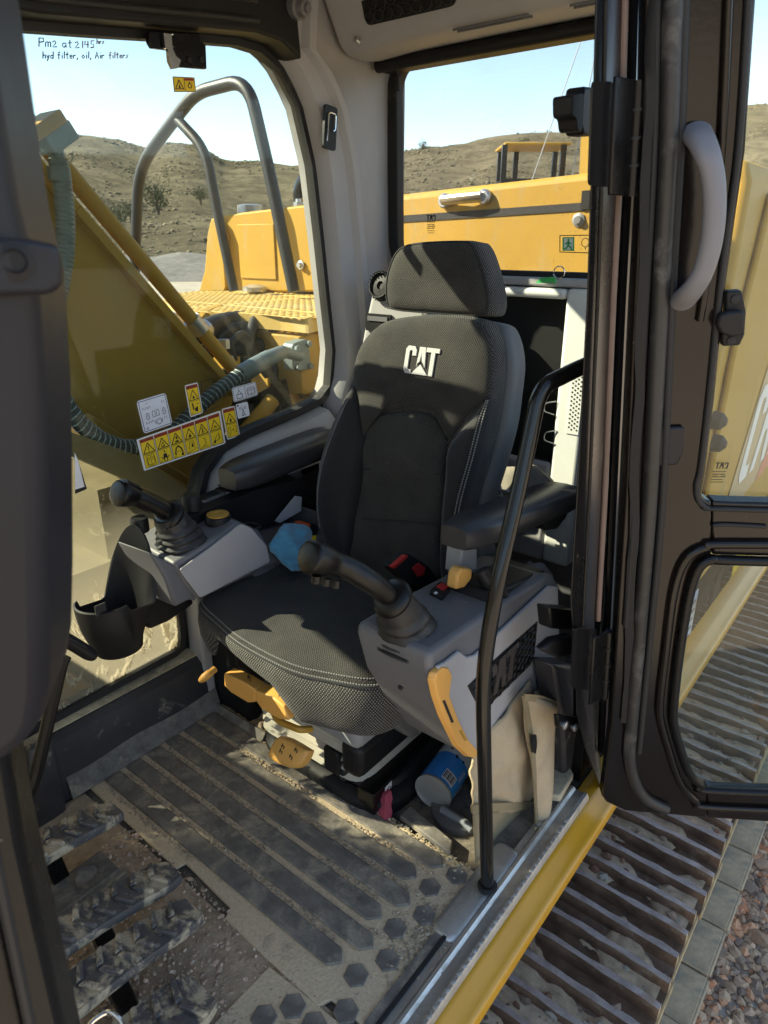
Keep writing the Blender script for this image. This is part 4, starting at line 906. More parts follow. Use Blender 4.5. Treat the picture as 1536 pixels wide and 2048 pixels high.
m.build('vent_knurl', M['rubber'], cab)
m = MB(); q = P(758, 645, Y=YV); m.prism([q + V((x, .002, z)) for x, z in ((-.05, -.025), (.045, -.025), (.045, .025), (-.05, .025))], (0, .006, 0)); m.build('slot_vent', M['blackmat'], cab)
m = MB(); m.prism([q + V((x, .009, z)) for x, z in ((-.04, .005), (.035, .005), (.035, .018), (-.04, .018))], (0, .003, 0)); m.build('slot_vent_lip', M['greydark'], cab)
# key ring with green tag on the shelf
kt = thing('key_tag', 'small green plastic key tag on a wire ring below the rear window', 'key tag', P(1105, 560, Y=-1.80))
m = MB(); c = P(1118, 545, Y=-1.795); m.tube([c + V((.016 * math.cos(t * .6), 0, .016 * math.sin(t * .6))) for t in range(11)], .0016, 6); m.build('wire_ring', M['chrome'], kt)
m = MB(); m.prism([P(x, y, Y=-1.80) for x, y in ((1072, 566), (1082, 556), (1112, 553), (1113, 566))], (0, .004, 0)); m.build('tag_plate', M['signgreen'], kt)
# window latch bracket at the top
lat = MB(); XL = 1.46
lat.prism([P(x, y, X=XL) for x, y in ((297, 62), (400, 66), (402, 82), (412, 90), (414, 138), (362, 134), (350, 105), (338, 100), (305, 96), (298, 85))], (.012, 0, 0)); lo_ = lat.build('window_latch', M['black'], cab, bevel=.002)
m = MB(); m.prism([P(x, y, X=XL - .012) for x, y in ((327, 66), (343, 68), (345, 96), (352, 112), (362, 120), (357, 136), (345, 138), (338, 122), (336, 98), (331, 96))], (.008, 0, 0)); m.build('latch_hook', M['chrome'], lo_)
m = MB(); c = P(347, 82, X=XL - .006)
m.tube([c + V((0, .012 * math.sin(k * .3), .012 * math.cos(k * .3))) for k in range(11)], .002, 6); m.build('latch_ring', M['chrome'], lo_)
for x in (378, 402):
    m = MB(); m.lathe(P(x, 120, X=XL), (-1, 0, 0), [(.007, 0), (.006, .004)], 8); m.build('latch_screw', M['rubber'], lo_)
# ------------------------------------------------------------ decals on the right window
def decal(corners, name, painter, label, parent=None, X=None, Y=None, flipn=1):
    """corners in picture order TL, TR, BR, BL on the pane; painter gets (mb, map) in unit coords"""
    q = [P(x, y, X=X) if X is not None else P(x, y, Y=Y) for x, y in corners]
    inn_ = V((-1, 0, 0)) if X is not None else V((0, 1, 0))
    def mp(u, v, h=0): return (q[0] * (1 - u) + q[1] * u) * (1 - v) + (q[3] * (1 - u) + q[2] * u) * v + inn_ * h
    mb = MB(); painter(mb, mp); o = mb.build(name, [M['signyellow'], M['ink'], M['signred'], M['signwhite'], M['white'], M['signgreen'], M['greydark']], parent or rwin, smooth=0); o['label'] = label; return o
def sheet(mb, mp, mi, u0=0, v0=0, u1=1, v1=1, h=0.0, r=.0):
    if r:
        pts = [(u0 + r, v0), (u1 - r, v0), (u1 - r * .3, v0 + r * .3), (u1, v0 + r), (u1, v1 - r), (u1 - r * .3, v1 - r * .3), (u1 - r, v1), (u0 + r, v1), (u0 + r * .3, v1 - r * .3), (u0, v1 - r), (u0, v0 + r), (u0 + r * .3, v0 + r * .3)]
    else: pts = [(u0, v0), (u1, v0), (u1, v1), (u0, v1)]
    mb.poly([mp(u, v, h) for u, v in pts], mi)
def stroke(mb, mp, pts, w, mi=1, h=.0009, asp=1.0, closed=False):
    pts = list(pts) + ([pts[0]] if closed else [])
    for (a, b), (c, d) in zip(pts, pts[1:]):
        dx, dy = (c - a) * asp, d - b; L = math.hypot(dx, dy) or 1e-6; nx, ny = -dy / L * w / 2 / asp, dx / L * w / 2; ex, ey = (c - a) / L * w * .3, (d - b) / L * w * .3
        mb.poly([mp(a - ex + nx, b - ey + ny, h), mp(c + ex + nx, d + ey + ny, h), mp(c + ex - nx, d + ey - ny, h), mp(a - ex - nx, b - ey - ny, h)], mi)
def poly2(mb, mp, pts, mi=1, h=.0009): mb.poly([mp(u, v, h) for u, v in pts], mi)
def dtext(mb, mp, txt, cx, cy, hgt, asp, mi, h=.001, bold=0, flip=1):
    vs, fs = textmesh(txt, 1.0, bold)
    mb.add([mp(cx + flip * p.x * hgt / asp, cy - p.y * hgt, h) for p in vs], fs, mi)
BOOK = [[(.2, .62), (.2, .92), (.5, .96), (.8, .92), (.8, .62), (.65, .6), (.5, .66), (.35, .6), (.2, .62)], [(.5, .66), (.5, .96)], [(.14, .68), (.14, .98), (.5, 1.0), (.86, .98), (.86, .68)], [(.27, .70), (.43, .70)], [(.27, .76), (.43, .76)], [(.57, .70), (.73, .70)], [(.57, .76), (.73, .76)]]
def warnpanel(mb, mp, u0, u1, kind, asp, head='WARNING'):
    """one warning pictogram: red heading, triangle above, picture below"""
    def s(u, v, h=0): return mp(u0 + (u1 - u0) * u, v, h)
    sheet(mb, s, 0, 0, 0, 1, 1, .0004)
    stroke(mb, s, [(0.02, .01), (.98, .01), (.98, .99), (.02, .99)], .014, asp=asp, closed=True)
    sheet(mb, s, 2, .02, .015, .98, .115, .0008); dtext(mb, s, head, .56, .066, .085, asp, 1, .0012, .01); poly2(mb, s, [(.08, .10), (.14, .03), (.20, .10)], 1, .0013)
    stroke(mb, s, [(.5, .17), (.90, .50), (.10, .50)], .028, asp=asp, closed=True); stroke(mb, s, [(.02, .545), (.98, .545)], .012, asp=asp)
    B = lambda l, w=.018: stroke(mb, s, l, w, asp=asp)
    if kind == 0:
        poly2(mb, s, [(.46, .26), (.54, .26), (.52, .41), (.48, .41)]); poly2(mb, s, [(.47, .43), (.53, .43), (.53, .47), (.47, .47)])
        for l in BOOK: B([(.1 + .8 * a, -.02 + .98 * b) for a, b in l], .014)
    elif kind == 1:
        B([(.36, .46), (.42, .36), (.58, .34), (.62, .46), (.36, .46)]); B([(.48, .34), (.55, .28)]); poly2(mb, s, [(.44, .44), (.55, .39), (.58, .44)])
        poly2(mb, s, [(.46, .60), (.54, .60), (.55, .66), (.45, .66)]); poly2(mb, s, [(.38, .70), (.62, .70), (.66, .85), (.34, .85)]); B([(.22, .80), (.42, .88)], .03); B([(.78, .80), (.58, .88)], .03); B([(.36, .90), (.44, .96)], .03); B([(.64, .90), (.56, .96)], .03)
    elif kind == 2:
        poly2(mb, s, [(.45, .30), (.56, .26), (.60, .36), (.48, .38)]); poly2(mb, s, [(.38, .42), (.62, .40), (.66, .47), (.34, .47)])
        B([(.22, .84), (.34, .66), (.52, .60), (.74, .72), (.78, .84)], .045); poly2(mb, s, [(.16, .84), (.30, .82), (.30, .90)]); poly2(mb, s, [(.66, .88), (.84, .86), (.86, .95), (.66, .95)]); B([(.34, .78), (.64, .78)], .012)
    elif kind == 3:
        B([(.40, .46), (.50, .34), (.60, .44)]); poly2(mb, s, [(.44, .40), (.56, .36), (.58, .46), (.46, .46)])
        B([(.30, .84), (.36, .62), (.66, .60), (.72, .84)], .016); poly2(mb, s, [(.50, .68), (.60, .66), (.62, .80), (.48, .80)]); B([(.1, .95), (.9, .86)], .012)
    elif kind == 4:
        poly2(mb, s, [(.46, .28), (.54, .28), (.52, .46), (.44, .46)]); B([(.40, .46), (.64, .42)])
        B([(.42, .64), (.58, .66), (.60, .84), (.34, .90)], .02); B([(.3, .93), (.76, .92)], .014)
    elif kind == 5:
        B([(.36, .46), (.50, .36), (.66, .44)], .02); poly2(mb, s, [(.46, .40), (.56, .38), (.56, .45)])
        B([(.24, .88), (.74, .82), (.70, .62), (.66, .82)], .016); B([(.26, .84), (.46, .72), (.58, .66)], .018); poly2(mb, s, [(.2, .84), (.36, .82), (.36, .92), (.2, .92)])
    elif kind == 6:
        poly2(mb, s, [(.44, .36), (.54, .32), (.60, .46), (.40, .46)])
        B([(.16, .64), (.34, .64), (.34, .86), (.16, .86), (.16, .64)], .014); B([(.42, .75), (.62, .75)], .018); poly2(mb, s, [(.58, .71), (.66, .75), (.58, .79)]); B([(.70, .62), (.86, .66), (.84, .86), (.72, .84)], .014)
    elif kind == 7:
        poly2(mb, s, [(.44, .34), (.56, .40), (.60, .46), (.40, .46)]); poly2(mb, s, [(.24, .60), (.36, .60), (.38, .82), (.28, .84)]); poly2(mb, s, [(.42, .80), (.72, .74), (.68, .92), (.46, .90)]); B([(.66, .64), (.82, .68)], .02)
    if kind: B([(.08, .93), (.24, .91), (.24, .965), (.08, .98), (.08, .93)], .008)
XS = XW - .001
def strip(mb, mp):
    sheet(mb, mp, 4, -.02, -.05, 1.02, 1.05, 0, .02)
    for k, kd in enumerate((0, 1, 2, 3, 4, 5)): warnpanel(mb, mp, k / 6 + .004, (k + 1) / 6 - .004, kd, .49, 'DANGER' if kd == 5 else 'WARNING')
decal([(277, 881), (438, 825), (448, 885), (291, 938)], 'warning_decal_strip', strip, 'long yellow strip of six warning pictograms', X=XS)
def one(kd):
    def f(mb, mp): sheet(mb, mp, 4, -.08, -.04, 1.08, 1.04, 0, .08); warnpanel(mb, mp, 0, 1, kd, .49)
    return f
decal([(445, 820), (468, 814), (478, 870), (456, 877)], 'warning_decal', one(6), 'single tall yellow warning decal right of the strip', X=XS)
decal([(371, 773), (394, 767), (404, 824), (382, 832)], 'warning_decal', one(7), 'single tall yellow warning decal above the strip', X=XS)
def chart(mb, mp):
    sheet(mb, mp, 3, -.05, -.05, 1.05, 1.05, 0, .09); stroke(mb, mp, [(0, 0), (1, 0), (1, 1), (0, 1)], .02, closed=True)
    arch = lambda cx, cy: [(cx - .05, cy + .11), (cx - .05, cy - .06), (cx, cy - .1), (cx + .05, cy - .06), (cx + .05, cy + .11)]
    for cx, cy in ((.22, .52), (.45, .50), (.60, .49), (.84, .50)): stroke(mb, mp, arch(cx, cy), .016, closed=True)
    for cx, cy in ((.22, .52), (.84, .50)): stroke(mb, mp, [(cx, cy - .04), (cx, cy + .05)], .016)
    stroke(mb, mp, [(.48, .74), (.66, .72), (.68, .84), (.60, .90), (.52, .88), (.48, .74)], .018); stroke(mb, mp, [(.43, .76), (.46, .86)], .02); stroke(mb, mp, [(.72, .74), (.70, .84)], .02)
    for cx, cy in ((.12, .26), (.24, .26), (.34, .25), (.14, .74), (.26, .74), (.36, .72)): stroke(mb, mp, [(cx - .04, cy + .04), (cx - .02, cy - .03), (cx + .03, cy + .0), (cx + .04, cy + .04)], .012)
    for cx, cy in ((.86, .20), (.85, .74)): stroke(mb, mp, [(cx - .03, cy - .05), (cx - .04, cy + .04)], .012); stroke(mb, mp, [(cx + .03, cy - .05), (cx + .04, cy + .04)], .012); 
    stroke(mb, mp, [(.24, .14), (.30, .08)], .012); stroke(mb, mp, [(.08, .90), (.16, .88), (.16, .94), (.08, .96)], .012, closed=True)
decal([(276, 805), (329, 789), (342, 846), (290, 864)], 'control_chart_decal', chart, 'white square decal with joystick control chart', X=XS)
def lift(mb, mp):
    sheet(mb, mp, 3, -.03, -.06, 1.03, 1.06, 0, .08); stroke(mb, mp, [(0, 0), (1, 0), (1, 1), (0, 1)], .03, asp=2, closed=True); stroke(mb, mp, [(.5, 0), (.5, 1)], .03, asp=2)
    stroke(mb, mp, [(.12, .56), (.36, .56), (.36, .88), (.12, .88)], .045, asp=2, closed=True); stroke(mb, mp, [(.16, .54), (.24, .26), (.32, .54)], .035, asp=2); stroke(mb, mp, [(.24, .26), (.24, .14)], .035, asp=2)
    for l in BOOK: stroke(mb, mp, [(.52 + .46 * a, -.75 + 1.62 * b) for a, b in l], .03, asp=2)
decal([(465, 777), (510, 765), (515, 789), (469, 803)], 'lifting_decal', lift, 'white decal with hoist and open book', X=XS)
def ant(mb, mp):
    sheet(mb, mp, 3, 0, 0, 1, 1, 0, .1); stroke(mb, mp, [(.4, .85), (.5, .45), (.6, .85)], .04); stroke(mb, mp, [(.34, .86), (.68, .84)], .04); stroke(mb, mp, [(.5, .48), (.5, .36)], .05)
    for w in (.12, .22): stroke(mb, mp, [(.5 - w, .24), (.5 - w * 1.2, .34), (.5 - w, .44)], .03); stroke(mb, mp, [(.5 + w, .24), (.5 + w * 1.2, .34), (.5 + w, .44)], .03)
    poly2(mb, mp, [(.06, .08), (.22, .06), (.22, .16), (.06, .18)])
decal([(471, 809), (495, 803), (500, 831), (476, 838)], 'antenna_decal', ant, 'small pale decal with radio mast', X=XS)
def top2(mb, mp):
    sheet(mb, mp, 4, -.03, -.05, 1.03, 1.05, 0, .06); sheet(mb, mp, 0, 0, 0, 1, 1, .0004); stroke(mb, mp, [(0, 0), (1, 0), (1, 1), (0, 1)], .03, asp=1.45, closed=True); stroke(mb, mp, [(.5, 0), (.5, 1)], .03, asp=1.45)
    stroke(mb, mp, [(.25, .2), (.44, .82), (.06, .82)], .06, asp=1.45, closed=True); poly2(mb, mp, [(.22, .6), (.3, .42), (.27, .6), (.33, .74), (.2, .76)]); sheet(mb, mp, 2, .52, .04, .97, .22, .0008); dtext(mb, mp, 'WARNING', .76, .13, .15, 1.45, 1, .0012)
    stroke(mb, mp, [(.70, .44), (.80, .44), (.84, .6), (.80, .74), (.70, .74), (.66, .6)], .05, asp=1.45, closed=True); poly2(mb, mp, [(.72, .3), (.78, .3), (.78, .40), (.72, .40)])
decal([(346, 154), (388, 156), (391, 183), (349, 183)], 'warning_decal', top2, 'small yellow two panel warning decal under the latch', X=XS)
def ghost(mb, mp):
    stroke(mb, mp, [(0, 0), (1, 0), (1, 1), (0, 1)], .02, asp=.5, closed=True); stroke(mb, mp, [(0, .5), (1, .47)], .016, asp=.5)
    stroke(mb, mp, [(.2, .66), (.8, .63), (.8, .84), (.2, .86)], .016, asp=.5, closed=True); stroke(mb, mp, [(.5, .65), (.5, .85)], .016, asp=.5)
decal([(401, 764), (425, 757), (436, 813), (412, 822)], 'outline_decal', ghost, 'clear decal with thin black outline only', X=XS)
decal([(149, 900), (156, 920), (174, 978), (150, 988)], 'white_decal', lambda mb, mp: (sheet(mb, mp, 1, 0, 0, 1, 1, 0), sheet(mb, mp, 4, .0, .05, .85, .9, .0005)), 'white decal with black border partly hidden by the front pillar', X=XS)
# maker's mark, low right corner of the pane
def mark(mb, mp):
    fr2 = Frame(mp(.5, .25, .001), mp(0, .25) - mp(1, .25), mp(.5, 0) - mp(.5, 1)); w = (mp(1, 0) - mp(0, 0)).length
    catlogo(mb, fr2, 0, 0, w, 0, 1, None)
    for k in range(3): stroke(mb, mp, [(.1 + .1 * k, .72 + .16 * k), (.9 - .12 * k, .72 + .16 * k)], .05)
# handwriting on the glass
GLY = {'P': [[(0, 0), (0, 1)], [(0, 1), (.5, 1), (.55, .6), (0, .5)]], 'm': [[(0, 0), (0, .5), (.2, .6), (.3, .5), (.3, 0)], [(.3, .5), (.5, .6), (.6, .5), (.6, 0)]], '2': [[(0, .6), (.25, .75), (.4, .5), (0, 0), (.5, .05)]], 'a': [[(.45, .5), (.1, .5), (0, .2), (.2, 0), (.42, .2), (.45, .5), (.48, 0)]], 't': [[(.2, .9), (.2, .1), (.35, 0)], [(0, .55), (.4, .6)]],
       '1': [[(.2, .8), (.2, 0)]], '4': [[(.1, .8), (.05, .35), (.5, .38)], [(.42, .8), (.42, 0)]], '5': [[(.45, .8), (.1, .8), (.08, .45), (.4, .4), (.4, .05), (.05, .0)]], 'h': [[(0, 0), (0, 1)], [(0, .4), (.25, .55), (.35, .4), (.35, 0)]], 'r': [[(0, 0), (0, .5)], [(0, .35), (.3, .5)]], 's': [[(.35, .5), (.05, .42), (.3, .2), (0, .02)]],
       'y': [[(0, .5), (.15, .1), (.35, .5)], [(.35, .5), (.1, -.35)]], 'd': [[(.4, 1), (.4, 0)], [(.4, .4), (.1, .45), (0, .15), (.2, 0), (.4, .15)]], 'f': [[(.4, .95), (.2, .9), (.2, -.1)], [(0, .5), (.4, .52)]], 'i': [[(.1, 0), (.1, .5)], [(.1, .75), (.12, .8)]], 'l': [[(.1, 0), (.12, 1)]], 'e': [[(0, .25), (.35, .3), (.25, .5), (.02, .4), (.05, .05), (.35, .05)]], ',': [[(.12, .1), (.02, -.2)]], 'o': [[(.2, .5), (0, .25), (.2, 0), (.4, .25), (.2, .5)]], 'A': [[(0, 0), (.25, .95), (.5, 0)], [(.1, .35), (.42, .38)]], ' ': []}
def hand(mb, txt, x, y, size, slope, gap):
    for ch in txt:
        w = 0
        for st_ in GLY[ch]:
            pp_ = [P(x + a * size, y - b * size + slope * a * size, X=XW - .0012) for a, b in st_]; w = max(w, max(a for a, b in st_))
            mb.tube(pp_, .0011, 4)
        x += (w + gap) * size if GLY[ch] else size * .42; y += slope * (w + gap) * size
    return mb
M['inkred'] = flat('faded_marker', (.16, .07, .05), .8); M['marker'] = flat('marker_ink', (.02, .025, .05), .8)
m = MB(); hand(m, 'Pm2 at', 78, 93, 17, .04, .22); hand(m, 'hyd filter, oil, Air', 86, 117, 14, .0, .18); m.build('handwriting', M['marker'], rwin)
m = MB(); hand(m, '2145', 150, 96, 17, -.02, .2); hand(m, 'hrs', 194, 88, 10, -.05, .2); hand(m, ' filters', 212, 117, 13, -.02, .16); m.build('faded_handwriting', M['inkred'], rwin)
# exit sign and maker's mark on the rear window
def exitsign(mb, mp):
    stroke(mb, mp, [(0, 0), (1.6, .02), (1.6, 1), (0, .97)], .05, asp=1.5, closed=True, h=.0006); sheet(mb, mp, 5, .10, .10, .56, .90, .0004); sheet(mb, mp, 4, .16, .17, .50, .84, .0007)
    G = lambda l, w=.09: stroke(mb, mp, l, w, 5, .0011, 1.5)
    poly2(mb, mp, [(.30, .20), (.38, .20), (.38, .32), (.30, .32)], 5, .0011); G([(.33, .36), (.33, .58)], .12); G([(.33, .40), (.22, .50)]); G([(.33, .40), (.44, .48)]); G([(.33, .58), (.42, .68), (.46, .82)]); G([(.32, .58), (.26, .74), (.19, .78)])
    stroke(mb, mp, [(.98 + .14 * math.cos(k * .5), .42 + .25 * math.sin(k * .5)) for k in range(13)], .04, asp=1.5); stroke(mb, mp, [(.98, .67), (.98, .8)], .05, asp=1.5)
decal([(1120, 471), (1172, 470), (1172, 506), (1120, 505)], 'exit_decal', exitsign, 'green running man emergency exit decal', rwp, Y=YRW + .001)
def wmark(mb, mp):
    fr2 = Frame(mp(.5, .12, .001), mp(1, .12) - mp(0, .12), mp(.5, 0) - mp(.5, 1)); w = (mp(1, 0) - mp(0, 0)).length * .9
    catlogo(mb, fr2, 0, 0, w, 0, 1, None, 0, -1)
    for k in range(6): stroke(mb, mp, [(.1 + .07 * (k % 3), .34 + .11 * k), (.85 - .06 * (k % 2), .34 + .11 * k)], .03, asp=.45)
    for cx in (.3, .7): stroke(mb, mp, [(cx + .14 * math.cos(k * .7), .56 + .07 * math.sin(k * .7)) for k in range(10)], .02, asp=.45)
decal([(852, 431), (873, 431), (873, 470), (852, 470)], 'glass_mark', wmark, 'mirrored black maker mark etched on the pane', rwp, Y=YRW + .001)
decal([(595, 783), (609, 783), (609, 802), (595, 802)], 'glass_mark', lambda mb, mp: catlogo(mb, Frame(mp(.5, .5, .001), mp(1, .5) - mp(0, .5), mp(.5, 0) - mp(.5, 1)), 0, 0, (mp(1, 0) - mp(0, 0)).length, 0, 1, None, 0, -1), 'small mirrored black maker mark low on the right pane', X=XS)
# ------------------------------------------------------------ front pillar close to the camera (left edge of the view)
XA = .47
m = MB(); r_edge = [(30, -160), (45, 0), (60, 100), (88, 300), (106, 420), (118, 470), (136, 540), (139, 590), (148, 760), (151, 900), (152, 1100), (149, 1230), (140, 1285), (118, 1325), (80, 1352), (30, 1370), (-60, 1392)]
pts = [P(x, y, X=XA) for x, y in r_edge]; back = [p + V((0, .34, 0)) for p in (pts[-1], pts[0])]
m.prism(pts + back, (-.075, .06, 0)); m.build('front_pillar_trim', M['purple'], cab, bevel=.018, seg=4)
XB2 = .455
m = MB(); pts = [P(x, y, X=.388) for x, y in ((-150, 478), (-40, 474), (60, 478), (118, 490), (127, 530), (125, 572), (100, 588), (-40, 590), (-150, 580))]; m.prism(pts, (-.006, .004, 0)); o = m.build('pillar_boss', M['purple'], cab, bevel=.003, seg=3)
m = MB(); m.lathe(P(30, 522, X=.382), (-1, .5, 0), [(.010, -.002), (.010, .002), (.006, .003), (.005, .001)], 16); m.build('pillar_bolt', M['blackmat'], o)
post = [(0, 1360), (34, 1372), (62, 1560), (112, 1800), (165, 2048), (190, 2180)]
m = MB(); pts = [P(x, y, X=.46) for x, y in post]; m.prism(pts + [p + V((0, .30, 0)) for p in (pts[-1], pts[0])], (-.05, .03, 0)); m.build('front_pillar_post', M['black'], cab, bevel=.008, seg=3)
m = MB(); pp_ = [P(x - 105, y, X=.405) for x, y in post[1:]]; m.tube(pp_, .004, 8); m.build('pillar_seal', M['rubber'], cab)
# other front structure, out of the frame
m = MB(); m.prism([V((1.44, .30, 0)), V((1.44, .38, 0)), V((1.44, .30, 1.95)), V((1.44, .22, 1.95))], (.1, 0, 0)); m.build('front_pillar_far', M['blackmat'], cab, bevel=.01)
m = MB(); m.bb((.5, .24, 1.86), (1.5, .30, 1.955)); m.build('front_header', M['blackmat'], cab)
m = MB(); m.bb((.5, .32, .02), (1.46, .326, 1.86)); m.build('windshield', M['glass_f'], cab, smooth=0)
m = MB(); m.prism([V((.47, -1.9, 1.84)), V((.47, .3, 1.84)), V((.50, .3, 1.955)), V((.50, -1.9, 1.955))], (.05, 0, 0)); m.build('door_header', M['black'], cab)
# ------------------------------------------------------------ hinge pillar
XPv = .43
lf = [(1196, -160), (1190, 0), (1183, 300), (1173, 600), (1152, 1000), (1140, 1200), (1150, 1330), (1152, 1430), (1170, 1500), (1196, 1570)]
rg_ = [(1252, -160), (1244, 0), (1236, 300), (1220, 600), (1202, 1000), (1188, 1250), (1186, 1400), (1190, 1500), (1205, 1590)]
m = MB(); m.prism([P(x, y, X=XPv) for x, y in lf + rg_[::-1]], (.030, -.075, 0)); m.build('hinge_pillar', M['black'], cab, bevel=.006)
M['sealtan'] = mat('highlight_tan_seal', (.20, .135, .11), .45, var=.25, dust=.2, dcol=(.3, .25, .2))  # pinkish tan paints in the highlight along the pillar edge
def strip_px(l, X, r, name, mt, mbx=None):
    mm = MB(); mm.tube([P(x, y, X=X) for x, y in l], r, 10); return mm.build(name, M[mt], cab)
strip_px([(1252, -60), (1249, 0), (1241, 300), (1226, 600), (1209, 1000), (1196, 1240)], .43, .0055, 'pillar_highlight_seal', 'sealtan')
strip_px([(1270, -60), (1266, 0), (1258, 300), (1243, 600), (1226, 1000), (1212, 1300), (1203, 1500)], .435, .0105, 'pillar_tube', 'glossblack')
strip_px([(1213, -60), (1211, 0), (1205, 300), (1195, 600), (1178, 1000), (1165, 1250)], .426, .003, 'pillar_crease', 'black')
strip_px([(1281, -60), (1276, 0), (1268, 300), (1253, 600), (1236, 1000), (1222, 1300), (1216, 1520)], .46, .008, 'rear_seal', 'rubber')
for yy in ((162, 375), (1255, 1380)):
    pts = [P(x, y, X=.424) for x, y in ((1187 - .034 * yy[0], yy[0]), (1228 - .030 * yy[0], yy[0] + 2), (1228 - .030 * yy[1], yy[1]), (1187 - .034 * yy[1], yy[1] - 4))]
    m = MB(); m.prism(fillet(pts, .01, 4, True), (-.003, 0, 0)); m.build('pillar_cover', M['glossblack'], cab)
# latch lump on the inside of the pillar
m = MB(); m.prism([P(x, y, X=.50) for x, y in ((1170, 172), (1192, 175), (1190, 272), (1168, 270), (1163, 250), (1166, 190))], (.03, 0, 0)); lk = m.build('door_catch', M['blackmat'], cab, bevel=.004)
m = MB(); m.prism(fillet([P(x, y, X=.49) for x, y in ((1144, 190), (1168, 186), (1165, 264), (1155, 262), (1153, 236), (1144, 232))], .006, 3, True), (.03, 0, 0)); m.build('catch_knob', M['blackmat'], lk, bevel=.004)
# lower brackets on the pillar
m = MB(); m.prism([P(x, y, X=.47) for x, y in ((1100, 1215), (1148, 1218), (1150, 1262), (1104, 1258))], (.03, 0, 0)); m.build('pillar_bracket', M['black'], cab, bevel=.004)
m = MB(); m.prism([P(x, y, X=.46) for x, y in ((1086, 1300), (1110, 1278), (1146, 1270), (1148, 1310), (1120, 1318), (1094, 1306))], (.02, 0, 0)); m.build('release_lever', M['blackmat'], cab, bevel=.006)
m = MB(); m.prism([P(x, y, X=.455) for x, y in ((1116, 1430), (1160, 1436), (1158, 1468), (1118, 1456))], (.012, 0, 0)); st_ = m.build('striker_plate', M['black'], cab, bevel=.003)
for x in (1129, 1150):
    m = MB(); m.lathe(P(x, 1450 + (x - 1129) * .2, X=.455), (-1, 0, 0), [(.010, 0), (.010, .004), (.006, .006)], 12); m.build('striker_bolt', M['steel'], st_)
m = MB(); m.prism([P(x, y, X=.50) for x, y in ((1110, 1330), (1150, 1330), (1150, 1440), (1186, 1560), (1130, 1560), (1128, 1440))], (.06, 0, 0)); m.build('pillar_foot', M['kick'], cab, bevel=.01)
m = MB(); m.bb((.475, -1.9, .0), (.52, -1.40, .9)); m.build('rear_left_wall', M['black'], cab)
# ================================================================== the open door
Hl = P(1213, 1310, X=.40); axis = V((0, .184, .983)); ed = V((-.78, -.62, 0)); ND = ed.cross(axis).normalized()
if ND.dot(EYE - Hl) < 0: ND = -ND
def DP(x, y, h=0): return PP(x, y, Hl, ND) + ND * h
door = thing('cab_door', 'open black cab door with grey grab handle and two glass panes', 'door', DP(1240, 1600))
LE = [(1296, -200), (1290, 0), (1284, 300), (1268, 600), (1250, 1000), (1234, 1250), (1222, 1450), (1208, 1570), (1204, 1592), (1212, 1604)]
SR = [(1524, -200), (1513, 0), (1492, 300), (1466, 480), (1449, 600), (1430, 800), (1412, 940)]
corner = [(1404, 985), (1406, 996), (1416, 1002)]
m = MB(); T = -ND * .03
lowL = [(1378, 1180), (1366, 1230), (1352, 1330), (1344, 1420), (1344, 1440), (1350, 1465), (1366, 1515), (1376, 1545), (1392, 1566), (1414, 1577)]
# stile
m.prism([DP(*p) for p in LE + [(1250, 1622)] + [(1414, 1636)] + lowL[::-1] + [(1386, 1150), (1400, 1120), (1424, 1110)] + [(1424, 1003)] + corner[::-1] + SR[::-1]], T); m.build('hinge_stile', M['doorpaint'], door, bevel=.004)
m = MB(); m.prism([DP(*p) for p in ((1425, 1003), (1460, 1005), (1900, 1016), (1900, 1124), (1460, 1111), (1425, 1110))], T); m.build('mid_rail', M['doorpaint'], door, bevel=.004)
m = MB(); m.prism([DP(*p) for p in ((1415, 1577), (1440, 1583), (1900, 1596), (1900, 1668), (1415, 1636))], T); m.build('bottom_rail', M['doorpaint'], door, bevel=.004)
m = MB(); m.prism([DP(*p) for p in ((1901, 1668), (1901, -200), (1990, -200), (1990, 1675))], T); m.build('latch_stile', M['doorpaint'], door, bevel=.004)
m = MB(); m.prism([DP(*p) for p in ((1525, -200), (1900, -200), (1900, -100), (1520, -100))], T); m.build('top_rail', M['doorpaint'], door)
up = MB(); up.prism([DP(x, y, -.026) for x, y in [(1505, -110), (1496, 0), (1478, 300), (1452, 480), (1436, 600), (1418, 800), (1396, 960), (1396, 1010), (1905, 1022), (1905, -110)]], ND * .004); ug = up.build('upper_pane', M['glass_d'], door, smooth=0)
lw = MB(); lw.prism([DP(x, y, -.022) for x, y in [(1384, 1104), (1905, 1118), (1905, 1602), (1400, 1580), (1360, 1560), (1336, 1430), (1350, 1300)]], ND * .004); lg = lw.build('lower_pane', M['glass_d'], door, smooth=0)
def dtube(l, r, h, name, mt, n=10, parent=None, fl=0):
    mm = MB(); pth = [DP(x, y, h) for x, y in l]; pth = fillet(pth, fl, 4) if fl else catmull(pth, 5); mm.tube(pth, r, n); return mm.build(name, M[mt], parent or door, smooth=60)
M['sealgrey'] = mat('scuffed_grey_rubber', (.022, .022, .022), .45, var=.4, dust=.36, dcol=(.13, .125, .115), dscale=14, bump=.15, bscale=200)
dtube([(1347, -200), (1341, 0), (1333, 300), (1317, 600), (1296, 1000), (1277, 1250), (1258, 1480), (1258, 1520), (1268, 1560), (1290, 1592), (1330, 1612)], .0135, .008, 'door_seal', 'sealgrey', 12)
dtube([(1372, -200), (1366, 0), (1356, 300), (1340, 600), (1322, 1000), (1300, 1250), (1276, 1500)], .007, .006, 'seal_lip', 'rubber')
dtube([(1318, -200), (1312, 0), (1306, 300), (1290, 600), (1268, 1000), (1250, 1250)], .006, .004, 'seal_channel', 'rubber')
dtube([(1462, -200), (1455, 0), (1440, 300), (1418, 500), (1404, 600), (1398, 640)], .006, .004, 'stile_crease', 'doorpaint')
